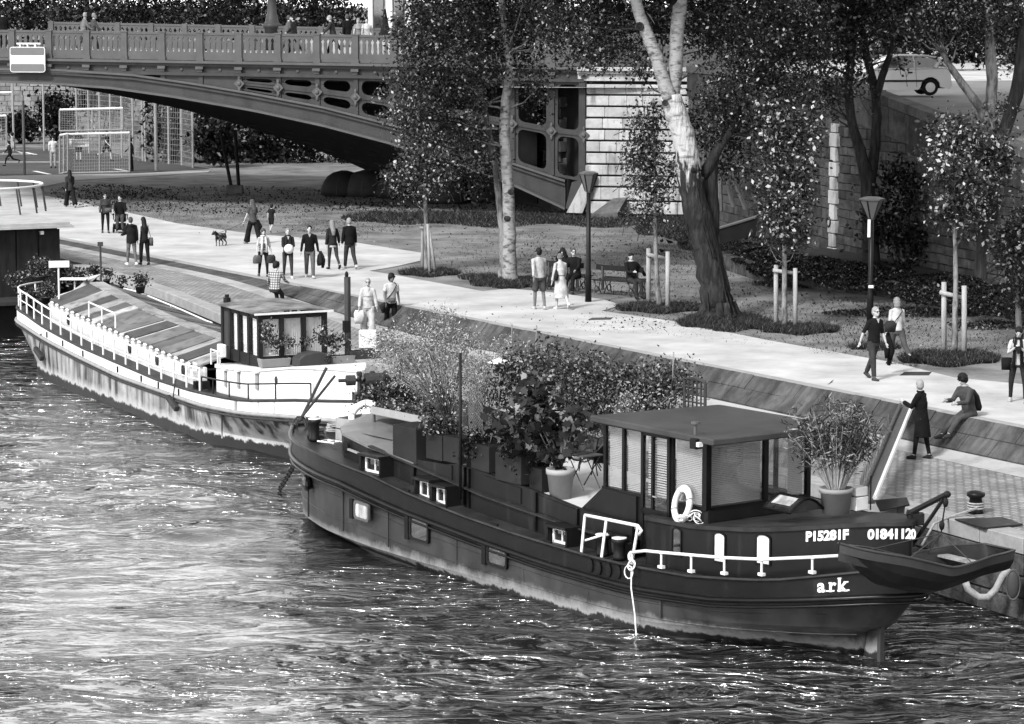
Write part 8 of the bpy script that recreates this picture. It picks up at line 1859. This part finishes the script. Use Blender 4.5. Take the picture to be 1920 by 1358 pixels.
c = a['A'][1][2]; c2 = a['A'][0][2]; cc_ = c if c.x > c2.x else c2; drape('carried_coat', 'dark coat hanging from the hand of the striding man', cc_+Vector((.06, 0, 0)), .62, .02)
person(G(624, 505), AW-5, 'blonde woman in a leather jacket walking away beside the white haired man', 1.66, legs=((6, 2), (-14, 26)), arms=((-8, 10, 12), (12, 6, 22)), top=(.02, 'jacket'), bottom=(.04, 'slim'), hair=('hair_l', 'long'), shoes=.02, fem=True, extras=(('hem', .6),))
person(G(656, 504), AW-5, 'white haired man in a black jacket and jeans walking away', 1.74, legs=((14, 4), (-12, 22)), arms=((-4, 6, 12), (4, 8, 12)), top=(.008, 'jacket'), bottom=(.04, 'trousers'), hair=('hair_w', 'short'), shoes=.5)
# seated man behind the barge roof
p = G(515, 545, -.02); person(P(518, 578, -.35), -20, 'man in a checked shirt sitting on the edge of the slope behind the wheelhouse', 1.72, legs=((70, 40), (70, 40)), arms=((10, 20, 20), (30, 40, 10)), top=('checked_shirt', 'long') if M.setdefault('checked_shirt', None) or True else None, bottom=(.03, 'trousers'), hair=('hair_d', 'curly'), seat=.38, lean=8, headturn=(-40, 10)) if False else None
def checked():
    m = mat('checked_shirt', .5, .9, .1, scale=5); N = m.node_tree.nodes; L = m.node_tree.links; b = [n for n in N if n.type == 'BSDF_PRINCIPLED'][0]; src = b.inputs['Base Color'].links[0].from_socket
    tc = N.new('ShaderNodeTexCoord'); out = src
    for ax in ('X', 'Z'):
        w = N.new('ShaderNodeTexWave'); w.wave_type = 'BANDS'; w.bands_direction = ax; w.inputs['Scale'].default_value = 4.2; L.new(tc.outputs['Object'], w.inputs[0])
        r = N.new('ShaderNodeMapRange'); r.inputs[1].default_value = .72; r.inputs[2].default_value = .8; r.inputs[3].default_value = 1; r.inputs[4].default_value = .25; L.new(w.outputs['Fac'], r.inputs[0])
        s = N.new('ShaderNodeVectorMath'); s.operation = 'SCALE'; L.new(out, s.inputs[0]); L.new(r.outputs[0], s.inputs['Scale']); out = s.outputs[0]
    L.new(out, b.inputs['Base Color']); return m
M['checked'] = checked()
person(W(*[q for q in UV(P(515, 552, -.1))], -.35), -15, 'man in a checked shirt sitting on the quay slope behind the wheelhouse roof', 1.76, legs=((70, 50), (64, 44)), arms=((20, 20, 24), (30, 40, 16)), top=('checked', 'long'), bottom=(.03, 'trousers'), hair=('hair_d', 'curly'), seat=.42, lean=14, headturn=(-50, 15))
# pair on the lower quay
zq = z_low(UV(P(690, 630, -.5))[0])
person(P(690, 632, zq), 185, 'blonde woman all in white with sunglasses and a patterned open shirt', 1.74, legs=((8, 4), (-6, 10)), arms=((4, 14, 14), (4, 14, 14)), top=(.5, 'jacket'), bottom=(.48, 'wide'), hair=('hair_w', 'short'), shoes=.6, fem=True, extras=(('glasses', .01), ('vneck', .55)), hand_to=a)
c = min((a['A'][0][2], a['A'][1][2]), key=lambda q: q.x); carried('bag', 'white tote bag hanging from the hand of the woman in white', 'bag', c+Vector((0, 0, -.08)), [((0, 0, -.4), .14, .07), ((0, 0, -.1), .16, .06), ((0, 0, 0), .12, .02)], .62)
person(P(733, 624, zq-.04), 205, 'man in a white short sleeved shirt and black trousers with a crossbody bag', 1.78, legs=((10, 6), (-10, 12)), arms=((-4, 12, 10), (8, 22, 10)), top=(.5, 'short'), bottom=(.008, 'trousers'), hair=('hair_d', 'curly'), skin='skin_d', shoes=.1, extras=(('glasses', .01), ('strap', .015, -1)), hand_to=a)
carried('bag', 'small grey crossbody pouch of the man in the white shirt', 'bag', a['T'](.05, .2, .08), [((0, 0, -.08), .1, .04), ((0, 0, .06), .11, .04)], .09)
c = a['A'][0][2]; c = min((a['A'][0][2], a['A'][1][2]), key=lambda q: q.x); mb = MB(); mb.tube([c, c+Vector((-.1, 0, -.1)), c+Vector((-.06, 0, -.3))], [.05, .11, .04], 8); tag(mb.build('held_jacket', cloth(.02), smooth='auto'), 'dark jacket held by the man in the white shirt', 'jacket')
c = P(680, 640, zq); t = thing('white_crate', 'white box standing on the lower quay by the woman in white', 'box', loc=P(690, 652, zq)); MB().box((0, 0, .25), (.5, .4, .5)).build('box_shell', M['white'], t, bevel=.02)
# couple by the benches
person(G(1011, 580), 25, 'man in a pale rolled sleeve shirt and shorts walking past the bench', 1.82, legs=((8, 6), (-6, 8)), arms=((-34, 10, 16), (6, 14, 8)), top=(.4, 'long'), bottom=(.06, 'shorts'), hair=('hair_d', 'short'), skin='skin_d', shoes=.4, headturn=(20, 0), hand_to=a, extras=(('glasses', .02),))
person(G(1051, 580), 20, 'woman in a cream dress and round hat walking past the bench', 1.66, legs=((4, 2), (-12, 34)), arms=((-6, 16, 14), (14, 30, 10)), top=(.48, 'long'), bottom=(.48, 'dress'), hair=('hat_felt', 'hat') if 'hat_felt' in M else ('hair_m', 'hat'), shoes=.6, fem=True, extras=(('belt', .1),), hand_to=a)
carried('bag', 'dark shoulder bag on the back of the woman in the cream dress', 'bag', a['T'](-.17, -.08, .22), [((0, 0, -.22), .06, .1), ((0, 0, -.08), .07, .13), ((0, 0, .1), .02, .03)], .02, 0, [(0, 0, .08), (.02, .03, .3)])
# people on the benches
def onb(fr, s, side): return fr.w(s, side*.3, 0)
f1_, L1b = b1[1], b1[2]; f2_, L2b = b2[1], b2[2]
person(onb(f2_, L2b*.62, -1), 168, 'person in dark clothes sitting on the left bench with arms folded behind the head', 1.7, legs=((82, 68), (80, 60)), arms=((150, 120, 25), (150, 120, 25)), top=(.015, 'jacket'), bottom=(.015, 'trousers'), hair=('hair_d', 'curly'), shoes=.03, seat=.53, lean=-4)
person(onb(f2_, L2b*.95, -1), 155, 'man in a black jacket leaning forward on the left bench beside the lamp', 1.8, legs=((82, 74), (84, 62)), arms=((34, 40, 6), (36, 44, 6)), top=(.008, 'jacket'), bottom=(.01, 'trousers'), hair=('hair_m', 'short'), shoes=.05, seat=.54, lean=12, headturn=(35, 0), extras=(('glasses', .02),))
person(onb(f1_, L1b*.88, -1), 205, 'man in dark coat sitting at the far end of the right bench', 1.74, legs=((84, 74), (82, 72)), arms=((-10, 30, 46), (34, 60, 8, 20)), top=(.012, 'jacket'), bottom=(.03, 'trousers'), hair=('hair_d', 'hat'), shoes=.02, seat=.53, lean=-6, headturn=(-10, -6), extras=(('collar', .5),))
# right-hand group
person(G(1637, 712), 215, 'white haired man in a dark V-neck sweater and sunglasses walking with one arm swung back', 1.78, legs=((-20, 10), (14, 8)), arms=((6, 14, 10), (-26, 8, 14)), top=(.01, 'elbow'), bottom=(.04, 'trousers'), hair=('hair_w', 'short'), shoes=.05, extras=(('glasses', .01), ('vneck', .6)), vox=.012, hand_to=a)
person(G(1681, 684), 15, 'woman in a white top seen from behind striding away on the path', 1.7, legs=((14, 8), (-34, 22)), arms=((-6, 30, 10), (4, 30, 6)), top=(.46, 'long'), bottom=(.06, 'trousers'), hair=('hair_l', 'bob'), shoes=.02, fem=True, extras=(('strap', .02, 1),), vox=.012, hand_to=a)
c = P(1662, 700, 0)+Vector((0, -.1, .85)); drape('carried_coat', 'black coat bundle hanging between the man in sunglasses and the woman in white', c+Vector((0, 0, .15)), .8, .008)
carried('bag', 'dark triangular shoulder bag at the hip of the woman in the white top', 'bag', c+Vector((.05, -.1, .4)), [((0, 0, -.2), .14, .06), ((0, 0, 0), .18, .07), ((0, 0, .08), .08, .03)], .03, .3)
zlow = -.75
person(P(1727, 860, zlow), 60, 'fair haired woman in a black hooded coat standing on the lower quay', 1.72, legs=((10, 4), (-8, 4)), arms=((30, 80, 6, 20), (6, 14, 8)), top=(.006, 'coat'), bottom=(.008, 'slim'), hair=('hair_w', 'short'), shoes=.015, fem=True, headturn=(-40, 8), vox=.011, extras=(('collar', .006),))
ps = W(*UV(P(1795, 786, 0)), 0); u_, v_ = UV(P(1795, 783, 0)); ps = W(u_, VT+.12, 0)
person(ps+Vector((0, 0, -.43)), 125, 'young man with a backpack sitting on the top of the slope', 1.8, legs=((76, 34), (66, 16)), arms=((32, 55, 8, 14), (34, 58, 8, 14)), top=(.055, 'jacket'), bottom=(.07, 'trousers'), hair=('hair_d', 'curly'), shoes=.05, seat=.53, lean=16, headturn=(0, 32), extras=(('backpack', .012), ('collar', .3)), vox=.012)
person(G(1908, 755), 165, 'dark haired woman in a white T-shirt handling a camera at the right edge', 1.74, legs=((8, 2, 8), (-8, 4, 8)), arms=((24, 100, 14, 40), (24, 100, 14, 40)), top=(.5, 'short'), bottom=(.02, 'slim'), hair=('hair_d', 'long'), shoes=.35, fem=True, headturn=(0, 30), extras=(('scarf', .012), ('strap', .012, 1)), vox=.012, hand_to=a)
c = (a['A'][0][2]+a['A'][1][2])/2+Vector((0, -.08, 0)); t = thing('camera', 'black camera in the hands of the woman at the right edge', 'camera', loc=c); MB().box((0, 0, 0), (.14, .07, .1)).build('camera_body', M['black'], t, bevel=.01); MB().lathe([(.035, -.12), (.04, -.02), (.035, 0)], n=10).build('lens', M['black'], t)
carried('bag', 'black camera bag at the hip of the woman at the right edge', 'bag', a['T'](.26, .02, -.02), [((0, 0, -.14), .12, .07), ((0, 0, .1), .13, .08), ((0, 0, .14), .11, .06)], .01)
# children on the court
for (x, y, hd, h, lb, tp, bt_, hr, ld, sd) in [(19, 311, 110, 1.45, 'child in dark clothes running at the left edge of the court', (.01, 'long'), (.01, 'slim'), ('hair_d', 'curly'), ((40, 30), (-30, 50)), 1), (25, 299, 90, 1.6, 'boy in a pale shirt running behind the child in dark clothes', (.3, 'short'), (.3, 'shorts'), ('hair_d', 'curly'), ((36, 30), (-34, 40)), 2), (100, 315, 190, 1.72, 'boy in a white T-shirt standing on the court', (.6, 'short'), (.3, 'trousers'), ('hair_d', 'curly'), ((4, 2), (-4, 2)), 3), (148, 302, 180, 1.75, 'player in a dark shirt standing behind the banner', (.02, 'short'), (.02, 'shorts'), ('hair_d', 'curly'), ((3, 2), (-3, 2)), 4), (200, 302, 240, 1.75, 'player in dark shorts running behind the goal cage', (.02, 'short'), (.02, 'shorts'), ('hair_d', 'short'), ((28, 20), (-24, 50)), 5), (247, 321, 100, 1.78, 'person in black leaning at the right post of the goal cage', (.008, 'long'), (.008, 'trousers'), ('hair_d', 'short'), ((3, 2), (-3, 2)), 6)]:
    person(G(x, y), hd, lb, h, legs=ld, top=tp, bottom=bt_, hair=hr, shoes=.02, vox=.024)
# people on the bridge
def onbridge(px, w, hd, lb, h=1.7, **k):
    b = BP(px, 90, w)[0]; z = railz(b)-RH+.28; return person(BR.w(b, w, z), hd, lb, h, vox=.02, **k)
onbridge(6, 1.5, 10, 'person in black at the left end of the bridge', 1.78, top=(.006, 'jacket'), bottom=(.01, 'trousers'), hair=('hair_d', 'short'))
onbridge(158, 1.4, -70, 'white haired walker in a pale jacket on the bridge', 1.74, top=(.16, 'jacket'), bottom=(.05, 'trousers'), hair=('hair_w', 'short'), headturn=(40, 0))
onbridge(175, 1.5, -70, 'walker in a grey jacket right beside the white haired one on the bridge', 1.72, top=(.07, 'jacket'), bottom=(.03, 'trousers'), hair=('hair_l', 'short'))
onbridge(540, 2.6, -80, 'man in a patterned grey jacket crossing the bridge', 1.72, top=(.1, 'jacket'), bottom=(.06, 'trousers'), hair=('hair_m', 'short'))
onbridge(552, .9, 95, 'person in black trousers with a white waist and dark jacket walking along the balustrade', 1.72, top=(.012, 'jacket'), bottom=(.008, 'slim'), hair=('hair_d', 'short'), shoes=.5, extras=(('hem', .6),), legs=((18, 4), (-20, 14)))
onbridge(626, .9, 95, 'white haired man in a dark jacket leaning on the balustrade of the bridge', 1.76, top=(.03, 'jacket'), bottom=(.008, 'trousers'), hair=('hair_w', 'short'), lean=14, arms=((30, 20, 10), (30, 20, 10)))
onbridge(652, 3.6, 20, 'person in black behind the man leaning on the balustrade', 1.8, top=(.006, 'jacket'), bottom=(.3, 'skirt'), hair=('hair_m', 'short'), fem=True)
onbridge(688, 5.2, 180, 'person in a white shirt beyond the pale parapet block', 1.62, top=(.5, 'short'), bottom=(.05, 'trousers'), hair=('hair_d', 'short'))
onbridge(672, 6.0, 180, 'person with fair hair beyond the pale parapet block', 1.6, top=(.25, 'short'), bottom=(.05, 'trousers'), hair=('hair_l', 'bob'), fem=True)
onbridge(1047, 1.2, 180, 'woman in white standing at the right end of the bridge railing', 1.72, top=(.5, 'long'), bottom=(.48, 'dress'), hair=('hair_l', 'bob'), fem=True)
onbridge(1098, 1.6, 200, 'person in a white shirt at the parapet beside the tree', 1.72, top=(.5, 'short'), bottom=(.05, 'trousers'), hair=('hair_d', 'short'))
person(Vector((PD(1652, 100, 109).x, 109, 5.55)), 0, 'person in black standing on the street behind the parked car', 1.8, top=(.006, 'jacket'), bottom=(.01, 'trousers'), hair=('hair_d', 'short'), vox=.02)
# ================================================================ parked car and street background
def car(label, x_rear, y, d, L_=3.8, name='parked_car', body_m='car_paint', flip=True):
    c = PD(x_rear, y, d); z0 = c.z; t = thing(name, label, 'car', loc=Vector((c.x-L_, d, z0)), rz=math.radians(4))
    s = L_/3.8; W_ = .82
    prof_low = [(0.02, .28), (.0, .5), (.06, .66), (.35, .78), (.95, .9), (1.45, .93), (3.6, .98), (3.76, .92), (3.8, .6), (3.76, .3)]
    roofp = [(.98, .9), (1.5, 1.32), (1.85, 1.42), (2.9, 1.42), (3.35, 1.34), (3.68, .97)]
    def ext(poly, y0, y1, ins=0): return [Vector((x*s, y0, z*s)) for x, z in poly], [Vector((x*s, y1, z*s)) for x, z in poly]
    wa = lambda cx, n=8: [(cx+.36*math.cos(a), .3+.36*math.sin(a)) for a in np.linspace(math.pi, 0, n)]
    # body side with wheel arches cut in
    bot = [(3.76, .22)]+[(q[0], q[1]) for q in reversed(wa(3.05))]+[(2.6, .2), (1.1, .2)]+[(q[0], q[1]) for q in reversed(wa(.72))]+[(.1, .22)]
    poly = prof_low[:-1]+bot
    for sy in (-1, 1):
        bm = bmesh.new(); f = bm.faces.new([bm.verts.new((x*s, sy*W_, z*s)) for x, z in poly]); r = bmesh.ops.extrude_face_region(bm, geom=[f]); [setattr(v.co, 'y', sy*(W_-.12)) for v in r['geom'] if isinstance(v, bmesh.types.BMVert)]
        bmesh.ops.triangulate(bm, faces=bm.faces[:]); bmesh.ops.recalc_face_normals(bm, faces=bm.faces); me = bpy.data.meshes.new('body_side'); bm.to_mesh(me); bm.free(); put('body_side', me, M[body_m], t)
    mb = MB()
    top = prof_low
    for i in range(len(top)-1):
        a, b = top[i], top[i+1]; mb.solid([Vector((a[0]*s, -W_, a[1]*s)), Vector((b[0]*s, -W_, b[1]*s)), Vector((b[0]*s, W_, b[1]*s)), Vector((a[0]*s, W_, a[1]*s))], [Vector((a[0]*s, -W_, a[1]*s-.03)), Vector((b[0]*s, -W_, b[1]*s-.03)), Vector((b[0]*s, W_, b[1]*s-.03)), Vector((a[0]*s, W_, a[1]*s-.03))])
    mb.build('bonnet_and_tail', M[body_m], t)
    MB().box((1.9*s, 0, .45*s), (3.4*s, 1.4, .4)).build('underbody', M['blackmat'], t)
    mb = MB()
    for i in range(1, len(roofp)-2):
        a, b = roofp[i], roofp[i+1]; mb.solid([Vector((a[0]*s, -.6, a[1]*s)), Vector((b[0]*s, -.6, b[1]*s)), Vector((b[0]*s, .6, b[1]*s)), Vector((a[0]*s, .6, a[1]*s))], [Vector((a[0]*s, -.6, a[1]*s-.04)), Vector((b[0]*s, -.6, b[1]*s-.04)), Vector((b[0]*s, .6, b[1]*s-.04)), Vector((a[0]*s, .6, a[1]*s-.04))])
    mb.build('roof', M[body_m], t)
    for sy in (-1, 1):
        Q = lambda x, z: Vector((x*s, sy*(W_-(z-.9)*.42), z*s)); w = .045
        for pl, wd in (([(.98, .92), (1.5, 1.32), (1.85, 1.42), (2.9, 1.42), (3.35, 1.34), (3.66, .98)], .04), ([(2.48, .96), (2.44, 1.4)], .04), ([(1.0, .93), (3.6, .98)], .03), ([(3.2, .98), (3.42, 1.3)], .09)): MB().tube([Q(*p) for p in pl], wd, 5).build('pillar', M[body_m], t)
        g = [Q(1.1, .95), Q(2.45, .98), Q(2.42, 1.36), Q(1.85, 1.37), Q(1.55, 1.3)]; MB().solid(g, [v+Vector((0, -sy*.01, 0)) for v in g]).build('side_window', M['pane_dark'], t)
        g = [Q(2.52, .98), Q(3.15, .99), Q(3.3, 1.25), Q(3.1, 1.33), Q(2.5, 1.36)]; MB().solid(g, [v+Vector((0, -sy*.01, 0)) for v in g]).build('side_window', M['pane_dark'], t)
        MB().box((1.95*s, sy*(W_+.01), .52*s), (1.9*s, .03, .07)).build('side_strip', M['blackmat'], t); MB().box((2.3*s, sy*(W_+.01), .82*s), (.17, .03, .06)).build('door_handle', M['blackmat'], t)
        MB().tube([Vector((2.55*s, sy*(W_+.003), .3*s)), Vector((2.5*s, sy*(W_+.003), .96*s))], .008, 4).tube([Vector((1.2*s, sy*(W_+.003), .3*s)), Vector((1.15*s, sy*(W_+.003), .92*s))], .008, 4).build('door_seam', M['blackmat'], t)
        for cx in (.72, 3.05):
            w_ = MB().ring((cx*s, sy*(W_-.09), .29), .23, .075, Matrix.Rotation(math.radians(90), 3, 'X'), 20, 6).build('wheel', M['blackmat'], t); MB().lathe([(.18, -.02), (.17, .03), (.05, .05)], n=12).build('hub_cap', M['grey2'], w_)
            h_ = w_.children[0] if w_.children else None
            if h_: h_.location = (cx*s, sy*(W_-.02), .29); h_.rotation_euler = (math.radians(90*sy), 0, 0)
        MB().box((3.72*s, sy*.6, .78*s), (.06, .16, .22)).build('tail_light', M['iron'], t); MB().ell((.16*s, sy*.58, .62*s), (.12, .14, .1), 8, 6).build('headlight', M['white'], t)
    g = [Vector((1.02*s, -.72, .94*s)), Vector((1.02*s, .72, .94*s)), Vector((1.5*s, .6, 1.32*s)), Vector((1.5*s, -.6, 1.32*s))]; MB().solid(g, [v+Vector((.01, 0, -.01)) for v in g]).build('windscreen', M['pane_dark'], t)
    g = [Vector((3.66*s, -.7, 1.0*s)), Vector((3.66*s, .7, 1.0*s)), Vector((3.38*s, .6, 1.32*s)), Vector((3.38*s, -.6, 1.32*s))]; MB().solid(g, [v+Vector((-.01, 0, -.01)) for v in g]).build('rear_window', M['pane_dark'], t)
    MB().box((3.8*s, 0, .42*s), (.08, 1.5, .22)).build('rear_bumper', M[body_m], t); MB().box((.02*s, 0, .42*s), (.08, 1.5, .22)).build('front_bumper', M[body_m], t)
    return t
M['car_paint'] = mat('silver_car_paint', .4, .3, .04, scale=2, spec=.5, coat=.3); M['grey2'] = mat('hub_cap_grey', .6, .4, .1)
car('silver three door hatchback parked on the street above the stone wall', 1776, 178, 105)
# the street-side building behind the trees
b0 = PD(1430, 60, 178); t = thing('street_building', 'stone building with tall windows behind the street trees', 'building', loc=Vector((b0.x, 178, 5.5)))
wb = PD(1700, 60, 178).x-b0.x
MB().box((wb/2, 1, 4.2), (wb, 2, 8.4)).build('wall', M['stone_mid'], t)
for r_ in range(2):
    for k in range(6):
        x = .9+k*wb/6; w_ = MB(); 
        for (c, d) in (((x-.55, -.05, 1.9+r_*3.6), (.12, .14, 2.5)), ((x+.55, -.05, 1.9+r_*3.6), (.12, .14, 2.5)), ((x, -.05, 3.15+r_*3.6), (1.2, .14, .14)), ((x, -.05, .6+r_*3.6), (1.3, .2, .14)), ((x, -.04, 1.9+r_*3.6), (.06, .1, 2.4)), ((x, -.04, 2.3+r_*3.6), (1.0, .1, .06))): w_.box(c, d)
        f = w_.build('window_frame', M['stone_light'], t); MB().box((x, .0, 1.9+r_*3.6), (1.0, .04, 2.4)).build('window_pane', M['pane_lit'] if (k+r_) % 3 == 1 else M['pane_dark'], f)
# pale building glimpsed over the bridge
b0 = PD(690, 30, 190); t = thing('pale_building', 'pale building front glimpsed between trees above the stone parapet', 'building', loc=Vector((b0.x, 190, 5.5))); wb = PD(770, 30, 190).x-b0.x
MB().box((wb/2, 1, 4), (wb, 2, 9)).build('wall', M['bargewhite'], t)
for k in range(2): 
    f = MB().box((.7+k*1.3, -.03, 2.6), (.8, .1, 2.6)).build('window_frame', M['stone_mid'], t); MB().box((.7+k*1.3, -.1, 2.6), (.6, .04, 2.4)).build('window_pane', M['pane_dark'], f)
# bus shelter like pillar and statue base on the bridge line
q = BP(508, 40, 17.4); t = thing('bridge_pillar', 'stone lamp pillar rising from the far balustrade of the bridge', 'pillar', BR.M)
MB().lathe([(.42, -1.2), (.42, -.1), (.5, -.05), (.5, .08), (.36, .14), (.3, .5), (.24, .62), (.2, 1.6), (.3, 1.7)], (q.x, 17.6, frail(q.x)), 8).build('pillar_shaft', M['iron'], t, smooth='auto')
# parasols and dark stall behind the parapet block
for i, (x, d, lb) in enumerate(((722, 136, 'folded dark parasol behind the pale parapet block'), (1062, 150, 'folded white parasol on the street beyond the railing'))):
    c = PD(x, 60, d); zb = 6.6 if i == 0 else 5.6; t = thing('parasol', lb, 'parasol', loc=Vector((c.x, d, zb))); MB().tube([(0, 0, 0), (0, 0, 2.2)], .03, 6).build('pole', M['grey'], t); MB().lathe([(.32 if i == 0 else .22, .5), (.2, 1.2), (.04, 2.1)], n=12).build('canopy', M['blackmat'] if i == 0 else M['white'], t)
# vehicles moving on the far side of the street, low and dark
# climbing hose and litter on the grass
c = P(1250, 458); t = thing('pigeon', 'pigeon', 'bird', loc=c) if False else None
def bird(x, y, lb, v):
    c = P(x, y); t = thing('pigeon', lb, 'bird', loc=c, rz=random.uniform(0, 6), group='pigeons pecking on the gravel'); mb = MB(); mb.tube([(-.16, 0, .1), (-.05, 0, .12), (.06, 0, .13), (.12, 0, .18), (.15, 0, .2)], [.015, .05, .055, .03, .02], 8).ell((.15, 0, .21), (.025, .02, .022), 6, 5).tube([(.17, 0, .205), (.2, 0, .2)], [.006, .002], 4); mb.tube([(0, .02, .08), (0, .02, 0)], .005, 4).tube([(0, -.02, .08), (0, -.02, 0)], .005, 4); mb.build('body', cloth(v), t, smooth='auto')
for (x, y, lb, v) in ((1240, 458, 'dark pigeon on the gravel left of the leaning tree, leftmost of the row', .02), (1256, 460, 'dark pigeon second from the left in the row by the leaning tree', .015), (1276, 461, 'pigeon third from the left in the row by the leaning tree', .03), (1284, 459, 'pigeon nearest the leaning tree in the row on the gravel', .06), (1241, 477, 'lone dark pigeon behind the two post guard right of the bench', .015)): bird(x, y, lb, v)
